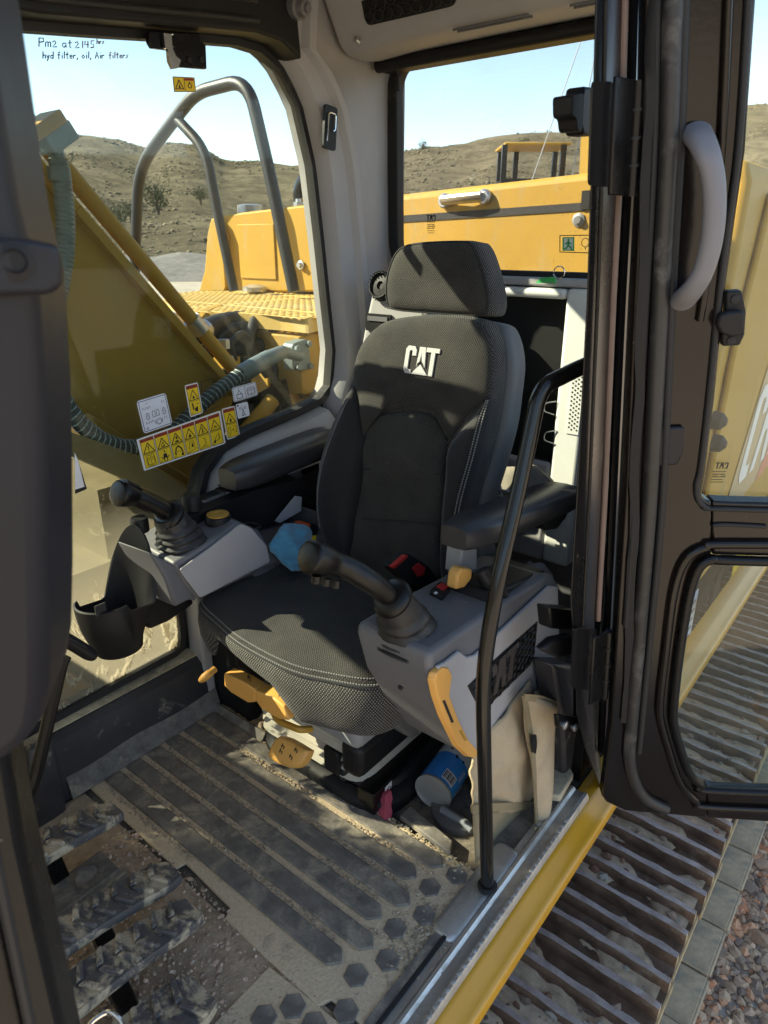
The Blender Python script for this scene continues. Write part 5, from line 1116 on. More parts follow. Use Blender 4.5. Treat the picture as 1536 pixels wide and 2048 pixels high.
dtube([(1505, -200), (1495, 0), (1475, 300), (1450, 480), (1436, 600), (1416, 800), (1400, 935), (1392, 970), (1396, 1000), (1414, 1014), (1450, 1017), (1900, 1030)], .005, .002, 'upper_pane_seal', 'rubber')
dtube([(1900, 1130), (1460, 1117), (1424, 1115), (1400, 1126), (1384, 1156), (1370, 1216), (1354, 1320), (1345, 1410), (1346, 1445), (1358, 1490), (1376, 1540), (1400, 1564), (1440, 1578), (1900, 1592)], .010, .006, 'lower_pane_bead', 'black', 12)
dtube([(1900, 1090), (1460, 1086), (1410, 1092), (1370, 1116), (1346, 1180), (1330, 1300), (1318, 1400), (1320, 1440), (1334, 1490), (1356, 1556), (1390, 1598), (1440, 1612), (1900, 1628)], .009, .004, 'panel_flange', 'doorpaint', 12)
dtube([(1530, 1052), (1450, 1048), (1424, 1050)], .004, .002, 'rail_groove', 'rubber')
m = MB(); m.prism([DP(x, y, .001) for x, y in ((1314, 852), (1366, 850), (1364, 900), (1352, 926), (1308, 930), (1306, 920))], ND * .008); m.build('bump_pad', M['purple'], door, bevel=.005)
# seal flap torn and wavy beside the hinge
rgw = random.Random(2); m = MB(); ll = []; rl = []
for k in range(40):
    y = -120 + k * 40; x = 1300 - .036 * max(0, y) + 2.5 * math.sin(k * .9) + rgw.uniform(-1.5, 1.5); ll.append(DP(x - 7, y, .004)); rl.append(DP(x + 9 + rgw.uniform(-1, 1), y, .010))
m.loft([[a, a + ND * .003, b + ND * .003, b] for a, b in zip(ll, rl)]); m.build('torn_seal_flap', M['rubber'], door, smooth=60)
# hinges
for (x0, y0, x1, y1) in ((1277, 160, 1262, 392), (1218, 1262, 1208, 1395)):
    pa, pb = P(x0, y0, X=.405), P(x1, y1, X=.405); hg = MB(); hg.tube([pa, pb], .0085, 12); h = hg.build('hinge', M['black'], door)
    for t in (.24, .48, .72):
        k = MB(); c = pa + (pb - pa) * t; d_ = (pb - pa).normalized(); k.tube([c - d_ * .002, c + d_ * .002], .0095, 12); k.build('hinge_knuckle_gap', M['rubber'], h)
    k = MB(); k.prism([pa + V((.0, -.0, 0)), pb, pb + V((.012, .045, 0)), pa + V((.012, .045, 0))], (.006, 0, 0)); k.build('hinge_leaf', M['black'], h, bevel=.002)
# grab handle
hb = MB(); hp = [(1390, 268, .006), (1384, 280, .032), (1386, 306, .050), (1393, 345, .056), (1396, 400, .058), (1393, 455, .058), (1385, 505, .055), (1374, 545, .048), (1364, 575, .032), (1362, 598, .006)]
pth = catmull([DP(x, y, h) for x, y, h in hp], 6); L_ = len(pth)
hb.tube(pth, [(.0165 + .005 * max(0, 1 - min(i, L_ - 1 - i) / 16), .0125 + .004 * max(0, 1 - min(i, L_ - 1 - i) / 10)) for i in range(L_)], 16, sq=ed); M['handle'] = mat('grey_handle_plastic', (.18, .175, .19), .5, var=.06, bump=.12, bscale=600)
gh = hb.build('grab_handle', M['handle'], door, smooth=60)
# pane clamp on the upper glass
c0 = [(1452, 582), (1482, 580), (1486, 600), (1491, 622), (1488, 668), (1478, 690), (1444, 692), (1443, 672), (1450, 650)]
m = MB(); m.prism([DP(x, y, -.012) for x, y in c0], ND * .016); pcp = m.build('pane_clamp', M['blackmat'], door, bevel=.003)
m = MB(); m.prism([DP(x, y, .004) for x, y in ((1430, 624), (1448, 618), (1478, 616), (1480, 664), (1450, 668), (1432, 660), (1424, 644))], ND * .016); m.build('clamp_arm', M['blackmat'], pcp, bevel=.004)
for x, y in ((1468, 597), (1460, 680)):
    m = MB(); m.lathe(DP(x, y, .003), ND, [(.007, 0), (.007, .003), (.004, .004)], 12); m.build('clamp_screw', M['rubber'], pcp)
def dmark(cx, cy, w, parent, rows=5):
    fr2 = Frame(DP(cx, cy, -.019), ed, axis); s_ = 1 if fr2.n.dot(ND) > 0 else -1; mb = MB(); catlogo(mb, fr2, 0, 0, w, s_ * .0012, 0, None, 0, -1)
    for k in range(rows): mb.box(((-.2 + .1 * (k % 3)) * w * .4, -w * (.50 + .22 * k), s_ * .001), (w * (1.0 - .12 * (k % 2)), w * .05, .0004), 0, fr2)
    if rows > 2:
        for cx_ in (-.3, .3): mb.tube([fr2(cx_ * w + .12 * w * math.cos(t * .7), -w * .8 + .12 * w * math.sin(t * .7), s_ * .001) for t in range(10)], .0004, 4)
    o = mb.build('glass_mark', M['ink'], parent, smooth=0)
dmark(1452, 940, .024, ug); dmark(1461, 1532, .020, lg, 0)
# ================================================================== operator seat
seat = thing('operator_seat', 'black fabric operator seat with headrest and white embroidered logo', 'seat', (1.0, -1.15, 0))
BK = Frame((1.0, -1.30, .50), (-1, 0, 0), (0, -.115, .63))
def onK(l, h=0, fr=BK):
    out = []
    for x, y in l:
        q = fr.inv(PP(x, y, fr.o + fr.n * h, fr.n)); out.append(V((q.x, q.y, 0)))
    return out
def smooth2(l, n=4): return catmull(l, n, True)
# full outline of the backrest cushion
H0 = .0
OUTK = smooth2(onK([(905, 1165), (690, 1150), (648, 1098), (632, 1040), (629, 985), (636, 930), (652, 870), (678, 810), (703, 755), (712, 705), (740, 660), (782, 637), (870, 628), (950, 634), (975, 660), (986, 720), (980, 790), (972, 850), (955, 920), (932, 1000), (916, 1080)]), 5)
m = MB(); m.slab(OUTK, BK, -.085, .004, .02); m.build('backrest', M['fabside'], seat, smooth=60)
m = MB(); oo = [V((p.x * 1.01 + .012, p.y * .98 + .01, 0)) for p in OUTK]; m.slab(oo, BK, -.155, -.075, .02); M['shell'] = mat('grey_seat_shell', (.12, .125, .125), .55, var=.1, bump=.1, bscale=400, dust=.15); m.build('back_shell', M['shell'], seat, smooth=60)
sh_ = onK([(705, 763), (712, 708), (740, 664), (784, 641), (870, 633), (948, 639), (972, 664), (982, 720), (977, 788), (962, 806), (930, 838), (904, 876), (896, 878), (884, 850), (866, 828), (838, 820), (775, 822), (752, 832), (738, 850), (729, 872), (722, 870), (714, 800)], .01)
sh_ = smooth2(sh_, 3)
m = MB(); m.pillow(sh_, BK, .024, 7, 9, None, .004, c=onK([(840, 735)], .01)[0]); m.build('shoulder_panel', M['fab'], seat, smooth=70)
cin = smooth2(onK([(752, 834), (776, 825), (836, 823), (862, 830), (880, 850), (893, 876), (889, 940), (883, 1010), (878, 1080), (875, 1165), (700, 1150), (706, 1080), (714, 1010), (724, 940), (730, 876), (738, 852)], .01), 3)
def lumbar(a, b): return .020 * math.exp(-((b - .28) / .09) ** 2) * math.exp(-(a / .09) ** 2) + .006 * math.sin(b * 26) * (1 if b < .3 else 0)
m = MB(); m.pillow(cin, BK, .022, 8, 14, lumbar, .004, c=V((.0, .2, 0))); m.build('centre_panel', M['fab'], seat, smooth=70)
lb = smooth2(onK([(704, 768), (680, 812), (654, 872), (638, 930), (631, 985), (634, 1040), (650, 1096), (688, 1140), (698, 1130), (704, 1070), (713, 1005), (722, 940), (728, 880), (720, 862), (712, 806)], .02), 3)
m = MB(); m.pillow(lb, BK, .05, 2.6, 10, None, .01); m.build('side_bolster', M['vinyl'], seat, smooth=70)
rb = smooth2(onK([(976, 796), (948, 828), (918, 862), (897, 890), (892, 950), (886, 1020), (881, 1090), (880, 1160), (902, 1165), (914, 1090), (932, 1000), (954, 920), (970, 850)], .02), 3)
m = MB(); m.pillow(rb, BK, .05, 2.6, 10, None, .01); m.build('side_bolster', M['vinyl'], seat, smooth=70)
def stitchline(l, h, name='stitching', fr=BK, r=.0011, dash=.006):
    mm = MB(); pth = catmull([PP(x, y, fr.o + fr.n * h, fr.n) for x, y in l], 8); pts = resample(pth, dash)
    for a, b in zip(pts[::1], pts[1::1]): mm.bar(a, a + (b - a) * .62, r * 2, r * 2)
    return mm.build(name, M['stitch'], seat, smooth=0)
for dx in (0, 7): stitchline([(976 - dx * .5, 800), (962 - dx, 850), (944 - dx, 920), (922 - dx, 1000), (908 - dx, 1080), (903 - dx, 1150)], .062)
stitchline([(700, 790), (676, 840), (655, 895), (640, 950), (634, 1010), (640, 1060)], .05, dash=.005)
for yy in (937, 1037): 
    m = MB(); pth = catmull([PP(x, y, BK.o + BK.n * .026, BK.n) for x, y in ((722, yy), (800, yy + 5), (888, yy + 12))], 8); m.tube(pth, .0016, 5); m.build('seam', M['vinyl'], seat)
# embroidered logo
LF = Frame(PP(843, 722, BK.o + BK.n * .026, BK.n), BK.u, BK.v)
m = MB(); catlogo(m, LF, 0, 0,   .100, -.002, 0, 0, .004, 1, .04, 1.3); M['thread'] = mat('white_embroidery', (.50, .50, .50), .8, var=.12, vscale=200, bump=.5, bscale=900); m.build('embroidered_logo', M['thread'], seat, smooth=0)
# headrest
HF = Frame((1.0, -1.445, 1.20), (-1, 0, 0), (0, -.06, .63))
hd_ = smooth2(onK([(774, 606), (773, 560), (785, 518), (803, 494), (840, 484), (928, 480), (952, 488), (970, 530), (983, 585), (982, 622), (962, 633), (870, 628), (790, 621)], 0, HF), 4)
m = MB(); m.slab([V((p.x * 1.0, p.y * 1.0, 0)) for p in hd_], HF, -.085, .004, .016); hr_ = m.build('headrest', M['fabside'], seat, smooth=60)
m = MB(); hi = [V((p.x * .95, p.y * .95 , 0)) for p in hd_]; m.pillow(hi, HF, .022, 6, 10, None, .004); m.build('headrest_face', M['fab'], hr_, smooth=70)
m = MB(); m.tube([HF(p.x * .955, p.y * .955, .006) for p in hd_] + [HF(hd_[0].x * .955, hd_[0].y * .955, .006)], .0028, 6); m.build('headrest_piping', M['vinyl'], hr_)
for s in (-.05, .05):
    m = MB(); m.tube([HF(s, -.12, -.04), HF(s, -.03, -.04)], .006, 8); m.build('headrest_rod', M['chrome'], hr_)
# seat cushion
CF = Frame((1.035, -1.075, .425), (-1, 0, 0), (0, -1, 0))
W = .305
def cushout():
    pts = [(-W, .20), (-W, -.05), (-W + .01, -.13), (-W + .045, -.185), (-.16, -.205), (-.06, -.222), (.08, -.224), (.17, -.205), (W - .045, -.18), (W - .006, -.13), (W, -.05), (W - .01, .20), (.12, .24), (-.12, .24)]
    return smooth2([V((a, b, 0)) for a, b in pts], 5)
CO = cushout()
def relief(a, b):
    e = min(1, (a / (W * .78)) ** 2); side = .016 * max(0, e - .35)
    return side + .012 * max(0, (.02 - b) * 2.5) - (.012 if abs(a) < .17 and b > -.06 else .012 * max(0, 1 - max((abs(a) - .17) / .04 if abs(a) > .17 else 0, (-.06 - b) / .04 if b < -.06 else 0))) - .03 * max(0, -.15 - b)
m = MB(); m.pillow(CO, CF, .05, 5, 13, relief, .02, c=V((0, .03, 0))); cush = m.build('cushion', M['fab'], seat, smooth=75)
# hanging skirt, deeper at the front corners than over the levers
def skirt(a, b):
    if b > -.10: return .085 + max(0, b + .10) * .05
    if a > .10: return .13
    if a > .03: return .065 + .065 * (a - .03) / .07
    if a > -.20: return .045 + .02 * max(0, a + .10) / .13
    if a > -.23: return .045 + .075 * (-.20 - a) / .03
    return .12
m = MB(); m.uv = {}; arc = 0; rings = []
n = len(CO); cols = []
for k in range(n + 1):
    p = CO[k % n]; q = CO[(k - 1) % n] if k else p; arc += (p - q).length; sk = skirt(p.x, p.y); col = []
    d = V((p.x, p.y, 0)).normalized()
    for t, bul in ((0, -.004), (.08, .004), (.3, .009), (.6, .006), (.9, -.006), (1, -.016)):
        hh = relief(p.x, p.y) + .006 - (sk + .01) * t; v = CF(p.x + d.x * bul, p.y + d.y * bul, hh); m.uv[len(m.v)] = (arc, hh); m.v.append(v)
for k in range(n):
    for i in range(5): a = k * 6 + i; m.f.append([a, a + 6, a + 7, a + 1]); m.m.append(0)
m.build('cushion_skirt', M['fabside'], seat, smooth=75)
for off in (.0, .007):
    mm = MB(); pth = [CF(p.x * (1 - off * 3.2), p.y * (1 - off * 3.2), relief(p.x, p.y) + .007 + off * 1.6) for p in CO if p.y < .12]
    pts = resample(pth, .0062)
    for a, b in zip(pts, pts[1:]):
        if (b - a).length < .01: mm.bar(a, a + (b - a) * .6, .0022, .0022)
    mm.build('stitching', M['stitch'], cush, smooth=0)
mm = MB(); pth = [CF(p.x * 1.004, p.y * 1.004, relief(p.x, p.y) + .003) for p in CO if p.y < .14]; mm.tube(pth, .0032, 6); mm.build('piping', M['vinyl'], cush)
# smooth side piece on the right rear of the cushion
sp_ = smooth2([V((a, b, 0)) for a, b in ((-W + .005, .0), (-W + .02, .22), (-.15, .24), (-.145, .10), (-.17, .0), (-.21, -.03))], 4)
m = MB(); m.pillow(sp_, Frame(CF(0, 0, .036), (-1, 0, 0), (0, -1, 0)), .022, 2.5, 8, None, .02); m.build('cushion_side', M['vinyl'], seat, smooth=70)
m = MB(); ins = [(-.17, .2), (-.168, .02), (-.15, -.045), (-.08, -.072), (0, -.078), (.08, -.072), (.15, -.045), (.168, .02), (.17, .2)]
pth = catmull([CF(a, b, relief(a, b) + .046) for a, b in ins], 6); m.tube(pth, .003, 6); m.build('insert_seam', M['vinyl'], cush)
# suspension and base
M['gaiter'] = mat('dusty_cream_gaiter', (.48, .44, .36), .8, var=.2, dust=.3, dcol=(.36, .3, .2), dscale=9)
M['seatgrey'] = mat('grey_seat_base', (.24, .245, .25), .5, var=.15, dust=.3, dcol=(.33, .29, .22), dscale=8)
def rr3(x0, x1, y0, y1, r, z): return [V((p.x, p.y, z)) for p in fillet([(x0, y0, 0), (x1, y0, 0), (x1, y1, 0), (x0, y1, 0)], r, 5, True)]
base = MB(); base.loft([rr3(.775, 1.235, -1.50, -.965, .11, .0), rr3(.775, 1.235, -1.50, -.965, .11, .03), rr3(.785, 1.225, -1.49, -.975, .11, .042), rr3(.80, 1.21, -1.48, -.99, .10, .048), rr3(.81, 1.2, -1.47, -1.0, .10, .03)])
base.build('seat_base', M['blackmat'], seat, smooth=40)
m = MB(); m.loft([rr3(.80, 1.21, -1.48, -.995, .10, .048), rr3(.805, 1.205, -1.475, -1.0, .10, .062), rr3(.83, 1.18, -1.45, -1.025, .09, .066)]); m.build('base_rim', M['rubber'], seat, smooth=40)
g0 = []
for k in range(13):
    z = .06 + .15 * k / 12; o_ = .010 * (k % 2); g0.append(rr3(.86 - o_, 1.215 + o_, -1.42 - o_, -.985 + o_, .06, z))
m = MB(); m.loft(g0); m.build('suspension_gaiter', M['gaiter'], seat, smooth=30)
m = MB(); m.bb((.83, -1.42, .205), (1.20, -.945, .285)); m.build('upper_plate', M['seatgrey'], seat, bevel=.02, seg=3)
m = MB(); m.bb((.80, -1.40, .285), (1.22, -.92, .335)); m.build('cushion_pan', M['blackmat'], seat, bevel=.012)
m = MB(); m.bb((.835, -1.30, .11), (.90, -.955, .205)); m.build('height_block', M['blackmat'], seat, bevel=.02, seg=3)
for x, y in ((668, 1510), (690, 1535), (712, 1495), (745, 1475)):
    m = MB(); c = P(x, y, Z=.09); m.lathe(c, (0, 0, 1), [(.014, -.03), (.014, .0), (.009, .006)], 10); m.build('base_bolt', M['rubber'], seat)
m = MB(); a, b = P(690, 1490, Z=.13), P(790, 1430, Z=.13); m.bar(a, b, .02, .03); m.bar(a + V((0, -.04, -.03)), b + V((0, -.04, -.03)), .03, .02); M['rustplate'] = mat('dusty_steel_slide', (.14, .11, .08), .6, metal=.4, var=.3, dust=.5, dcol=(.3, .22, .13)); m.build('slide_rail', M['rustplate'], seat, bevel=.002)
m = MB(); m.box(P(672, 1515, Z=.11), (.05, .04, .07)); wl_ = m.build('weight_dial', M['blackmat'], seat, bevel=.006); m = MB(); m.box(P(671, 1508, Z=.115) + V((-.008, .021, .012)), (.018, .002, .018)); m.build('dial_window', M['orange'], wl_)
# levers in orange plastic
YO = -.862
def ob(l, Y, dep, name, bv=.004, mt='orange'):
    mm = MB(); mm.prism([P(x, y, Y=Y) for x, y in l], (0, dep, 0)); return mm.build(name, M[mt], seat, bevel=bv, seg=3)
ob([(470, 1334), (508, 1350), (533, 1366), (534, 1390), (518, 1392), (484, 1372), (470, 1358)], YO - .03, .035, 'cushion_lever')
ob([(532, 1366), (570, 1382), (590, 1398), (600, 1426), (580, 1424), (545, 1404), (534, 1388)], YO - .03, .035, 'cushion_lever')
for x, y, w in ((498, 1353, 1), (560, 1386, 1)):
    m = MB(); c = P(x, y, Y=YO + .0065); 
    for k in range(3): m.box(c + V((.004 * k - .004, 0, -.006 + .006 * (k % 2))), (.002, .001, .012))
    m.box(c, (.012, .001, .002)); m.build('lever_mark', M['ink'], seat)
m = MB(); m.tube(fillet([P(555, 1412, Y=-.93), P(547, 1425, Y=-.88), P(556, 1442, Y=-.87), P(600, 1460, Y=-.87), P(622, 1458, Y=-.90)], .015, 5), .008, 10); M['goldbar'] = mat('ochre_bar_paint', (.42, .22, .03), .4, var=.15, dust=.15); m.build('slide_bar', M['goldbar'], seat)
FPd = Frame(P(580, 1505, Y=-.90), (-1, 0, -.05), (0, -.55, .8)); pd_ = onK([(562, 1472), (612, 1497), (618, 1505), (606, 1528), (588, 1537), (560, 1528), (540, 1514), (541, 1500)], 0, FPd)
m = MB(); m.pillow(smooth2(pd_, 3), FPd, .012, 4, 7, None, .02); m.build('weight_lever', M['orange'], seat, smooth=60)
for x, y in ((566, 1492), (562, 1502), (592, 1500), (582, 1513)):
    m = MB(); fq = Frame(PP(x, y, FPd.o + FPd.n * .0125, FPd.n), FPd.u, FPd.v); m.box((0, 0, 0), (.010, .002, .001), 0, fq); m.box((-.003, .0, 0), (.002, .010, .001), 0, fq); m.box((.004, -.003, 0), (.002, .006, .001), 0, fq); m.build('lever_mark', M['ink'], seat)
m = MB(); m.tube(catmull([P(430, 1338, Y=-.93), P(415, 1350, Y=-.905), P(400, 1362, Y=-.89)], 5), [.009] * 4 + [.011] * 4 + [.0095, .008, .006], 12); m.build('side_lever', M['orange'], seat, smooth=60)
m = MB(); m.tube([P(468, 1358, Y=-.92), P(486, 1374, Y=-.90), P(494, 1378, Y=-.9)], .006, 8); m.build('lever_spring', M['steel'], seat)
# buckle
bk = Frame(P(832, 1150, X=.86), P(850, 1160, X=.86) - P(815, 1128, X=.86), (0, 0, 1)); 
q = [P(x, y, X=.84) for x, y in ((788, 1134), (819, 1106), (862, 1136), (882, 1165), (868, 1176), (830, 1172))]
m = MB(); m.prism(q, (.030, .01, 0)); bkl = m.build('belt_buckle', M['blackmat'], seat, bevel=.004, seg=3)
m = MB(); m.prism([P(x, y, X=.8385) for x, y in ((823, 1136), (836, 1125), (850, 1135), (846, 1150), (834, 1153))], (-.002, 0, 0)); m.build('release_button', M['red'], bkl, bevel=.0008)
m = MB(); m.prism([P(x, y, X=.8395) + V((0, .003, 0)) for x, y in ((789, 1132), (815, 1109), (819, 1112), (792, 1136))], (.010, .004, 0)); m.build('buckle_edge', M['red'], bkl)
m = MB(); m.tube([P(870, 1165, X=.855), P(900, 1215, X=.85), P(915, 1290, X=.84)], (.012), 10); m.build('buckle_stalk', M['blackmat'], bkl)
# left armrest of the seat (near the door)
XR = .64
ar_ = [P(x, y, X=.60) for x, y in ((903, 1075), (912, 1062), (1000, 1010), (1040, 985), (1100, 976), (1128, 990), (1140, 1012), (1100, 1040), (1040, 1062), (985, 1085), (962, 1094), (920, 1090))]
M['armpad'] = mat('charcoal_armrest_pad', (.030, .030, .033), .36, var=.12, bump=.1, bscale=400, dust=.12, dcol=(.09, .085, .08))
AF = Frame(P(1020, 1035, X=.645), (0, -1, .02), (1, 0, 0))
zt = AF.o.z
def arm(y0, y1, xc0, xc1, z0, z1, w0, w1, t, name, parent, mt='blackmat', nose=True):
    mm = MB(); rings = []; N = 14
    for k in range(N + 1):
        s = k / N; y = y0 + (y1 - y0) * s; xc = xc0 + (xc1 - xc0) * s; z = z0 + (z1 - z0) * s; w = w0 + (w1 - w0) * s
        e = 1 if 2 < k < N - 1 else (.62, .86, .97)[k] if k < 3 else (.95, .8)[k - N + 1]
        w *= e; tt = t * (.55 + .45 * e)
        rings.append([V((xc + w * a, y, z + tt * b)) for a, b in ((-1, .15), (-.96, .55), (-.84, .74), (0, .80), (.84, .74), (.96, .55), (1, .15), (.97, -.3), (.85, -.55), (0, -.6), (-.85, -.55), (-.97, -.3))])
    mm.loft(rings); return mm.build(name, M[mt], parent, smooth=60)
f0 = P(912, 1075, X=.665); f1 = P(1125, 1005, X=.62)
arm(f0.y + .01, f1.y - .05, .665, .635, f0.z, f0.z - .03, .048, .054, .038, 'armrest', seat, 'armpad')
m = MB(); m.prism([P(x, y, X=.60) for x, y in ((1085, 1040), (1110, 1028), (1132, 1008), (1138, 1030), (1116, 1060), (1092, 1062))], (.06, 0, 0)); m.build('armrest_pivot', M['blackmat'], seat, bevel=.008)
m = MB(); m.prism([P(x, y, X=.68) for x, y in ((925, 1098), (955, 1094), (955, 1140), (920, 1150))], (.04, 0, 0)); m.build('armrest_bracket', M['seatgrey'], seat, bevel=.005)
m = MB(); m.prism([P(x, y, X=.655) for x, y in ((916, 1150), (924, 1136), (946, 1138), (944, 1158), (930, 1176), (912, 1180))], (.025, 0, 0)); m.build('tilt_lever', M['orange'], seat, bevel=.005)
# ================================================================== left console (door side)
lc = thing('left_console', 'raised grey left console with joystick and hexagon grille beside the seat', 'console', (.66, -1.15, .3))
XC = .575; XI_ = .745
def LCp(l, X=XC): return [P(x, y, X=X) for x, y in l]
prof = LCp([(862, 1305), (858, 1330), (872, 1400), (905, 1462), (940, 1515), (960, 1505), (1092, 1358), (1116, 1305), (1120, 1170), (1108, 1150), (1090, 1150), (1010, 1205), (968, 1232), (905, 1275)])
m = MB(); m.prism(prof, (XI_ - XC, 0, 0)); m.build('console_body', M['greydark'], lc, bevel=.012, seg=3)
side = LCp([(868, 1330), (884, 1322), (912, 1300), (928, 1312), (944, 1308), (1092, 1170), (1110, 1172), (1114, 1300), (1088, 1354), (962, 1495), (946, 1508), (918, 1462), (884, 1396)], XC - .001)
m = MB(); m.prism(side, (-.008, 0, 0)); sp = m.build('side_panel', M['grey'], lc, bevel=.003)
# grille with raised logo on the side panel
gx = XC - .0095
gq = [P(x, y, X=gx) for x, y in ((935, 1372), (990, 1318), (1075, 1242), (1068, 1310), (1060, 1330), (960, 1428), (952, 1405))]
m = MB(); m.prism(gq, (-.001, 0, 0)); gr = m.build('hexagon_grille', M['blackmat'], lc)
fgx = Frame(P(1010, 1335, X=gx - .001), P(1060, 1288, X=gx) - P(960, 1385, X=gx), (0, 0, 1)); s_ = 1 if fgx.n.x < 0 else -1
g2 = [(fgx.inv(p).x, fgx.inv(p).y) for p in gq]
m = MB()
for i in range(-14, 15):
    for j in range(-10, 11):
        cx, cy = i * .0175, j * .0202 + (.0101 if i % 2 else 0)
        if not all(inside(cx + .009 * math.cos(R(60 * k)), cy + .009 * math.sin(R(60 * k)), g2) for k in range(6)): continue
        pts = [fgx(cx + .0100 * math.cos(R(60 * k)), cy + .0100 * math.sin(R(60 * k)), s_ * .001) for k in range(7)]
        m.tube(pts, .0013, 4, cap=False)
m.build('hexagon_mesh', M['black'], gr)
m = MB(); lq = P(1000, 1345, X=gx - .001); fl2 = Frame(lq, fgx.u, (0, 0, 1)); sl2 = 1 if fl2.n.x < 0 else -1
catlogo(m, fl2, 0, 0, .135, sl2 * .002, 0, None, sl2 * .003, 1, .1, 1.15); M['logometal'] = mat('dull_chrome_outline', (.19, .17, .16), .3, metal=.7, var=.3, dust=.3); m.build('raised_logo', M['logometal'], gr, smooth=0)
# orange pull handle strip along the front edge
ol = LCp([(870, 1362), (874, 1346), (886, 1334), (898, 1336), (905, 1350), (902, 1372), (900, 1392), (918, 1440), (938, 1480), (957, 1502), (954, 1516), (940, 1514), (918, 1492), (890, 1434), (876, 1392)], XC - .012)
m = MB(); m.prism(ol, (.014, .006, 0)); og = m.build('release_handle', M['orange'], lc, bevel=.003, seg=3)
m = MB(); m.prism(LCp([(885, 1402), (890, 1400), (908, 1444), (903, 1446)], XC - .0125), (.001, 0, 0)); m.build('handle_slot', M['rubber'], og)
m = MB(); m.prism(LCp([(918, 1462), (923, 1460), (934, 1480), (929, 1482)], XC - .0125), (.001, 0, 0)); m.build('handle_recess', M['goldbar'], og)
# top panel with the red switch
tpn = [P(x, y, X=X) for x, y, X in ((826, 1192, .735), (884, 1166, .735), (966, 1208, .60), (936, 1246, .60), (884, 1245, .61))]
zt_ = sum(p.z for p in tpn) / 5
m = MB(); tq = [P(x, y, Z=zt_) for x, y in ((824, 1196), (880, 1166), (966, 1208), (940, 1246), (880, 1262), (846, 1240))]
m.prism(tq, (0, 0, -.10)); m.build('switch_panel', M['greydark'], lc, bevel=.006, seg=3)
m = MB(); m.prism([P(x, y, Z=zt_ + .002) for x, y in ((842, 1196), (880, 1176), (936, 1204), (902, 1226))], (0, 0, .002)); m.build('panel_plate', M['greydark'], lc, bevel=.001)
m = MB(); m.prism(fillet([P(x, y, Z=zt_ + .004) for x, y in ((858, 1190), (880, 1170), (902, 1182), (884, 1203))], .006, 3, True), (0, 0, .010)); sw = m.build('rocker_switch', M['blackmat'], lc, bevel=.003)
m = MB(); m.prism([P(x, y, Z=zt_ + .0145) for x, y in ((872, 1174), (884, 1167), (897, 1175), (886, 1182))], (0, 0, .003)); m.build('switch_lens', M['red'], sw, bevel=.001)
m = MB(); m.prism([P(x, y, Z=zt_ + .0145) for x, y in ((867, 1186), (872, 1183), (876, 1186), (871, 1189))], (0, 0, .0006)); m.build('switch_symbol', M['white'], sw)
def joystick(root, base, mid, neck, gpath, rb, name='joystick', side=1, grip_r=.0185, boot='rubber'):
    """rubber boot in folds, collar and hand grip"""
    j = MB(); ax = (neck - base); rings = []; N = 22; u = V((1, 0, 0)); prof_ = []
    t = ax.normalized(); w = t.cross(u).normalized(); u = w.cross(t)
    for k in range(N + 1):
        s = k / N; r = rb[0] + (rb[1] - rb[0]) * s ** .8 + (.0055 * (1 - s * .6) * (1 if k % 4 in (1, 2) else -.35) if 1 < k < N - 5 else 0)
        c = base * (1 - s) ** 2 + mid * 2 * s * (1 - s) + neck * s * s
        sqr = 1 - s
        ring = []
        for q in range(24):
            a = 2 * math.pi * q / 24; ca, sa = math.cos(a), math.sin(a); e = (abs(ca) ** 4 + abs(sa) ** 4) ** -.25 * .92; f = 1 + (e - 1) * sqr * .8
            tt = t * s + V((0, 0, 1)) * (1 - s); tt.normalize(); uu = (u - tt * u.dot(tt)).normalized(); ww = tt.cross(uu)
            wr = .0016 * math.sin(q * 2.1 + k * 1.7) * (1 if 1 < k < N - 5 else 0)
            ring.append(c + uu * (r + wr) * f * ca + ww * (r + wr) * f * sa)
        rings.append(ring)
    j.loft(rings); jb = j.build(name, M['boot'], root, smooth=60)
    d = (gpath[1] - gpath[0]).normalized()
    k = MB(); k.lathe(neck - d * .012, d, [(rb[1] * .9, 0), (rb[1] * 1.12, .006), (rb[1] * 1.15, .014), (rb[1] * .95, .022), (grip_r * 1.05, .026)], 24); k.build('collar', M['gripplastic'], jb, smooth=60)
    k = MB(); pth = catmull(gpath, 8); L = len(pth)
    rr_ = []
    for i in range(L):
        s = i / (L - 1); r = grip_r * (1 + .10 * math.sin(s * 3.1)) if s < .62 else grip_r * (1.08 + .42 * math.sin(min(1, (s - .62) / .26) * 1.57))
        if s > .93: r *= math.sqrt(max(.02, 1 - ((s - .93) / .072) ** 2))
        rr_.append((r * 1.0, r * .92))
    k.tube(pth, rr_, 18, sq=(1, 0, 0)); k.build('grip', M['gripplastic'], jb, smooth=70); return jb, pth
M['boot'] = mat('dusty_rubber_boot', (.016, .016, .017), .5, var=.3, dust=.34, dcol=(.16, .145, .12), dscale=16, bump=.15, bscale=150)
M['gripplastic'] = mat('black_grip_plastic', (.005, .0045, .0042), .26, spec=.35, var=.2, bump=.2, bscale=700, dust=.04, dcol=(.2, .17, .14), dscale=14)
b0 = P(822, 1286, X=.66); nk = P(784, 1196, X=.665)
jl, pth = joystick(lc, b0 - V((0, 0, .0)), P(816, 1250, X=.66), nk, [nk, P(766, 1182, X=.67), P(736, 1160, X=.68), P(700, 1138, X=.70), P(662, 1124, X=.715), P(636, 1117, X=.72), P(612, 1112, X=.725)], (.066, .034), grip_r=.0205)
for x, y in ((632, 1163), (652, 1168), (672, 1172)):
    m = MB(); m.lathe(P(x, y, X=.712), (0, .2, -1), [(.008, -.010), (.008, .002), (.005, .004)], 12); m.build('grip_button', M['gripplastic'], jl)
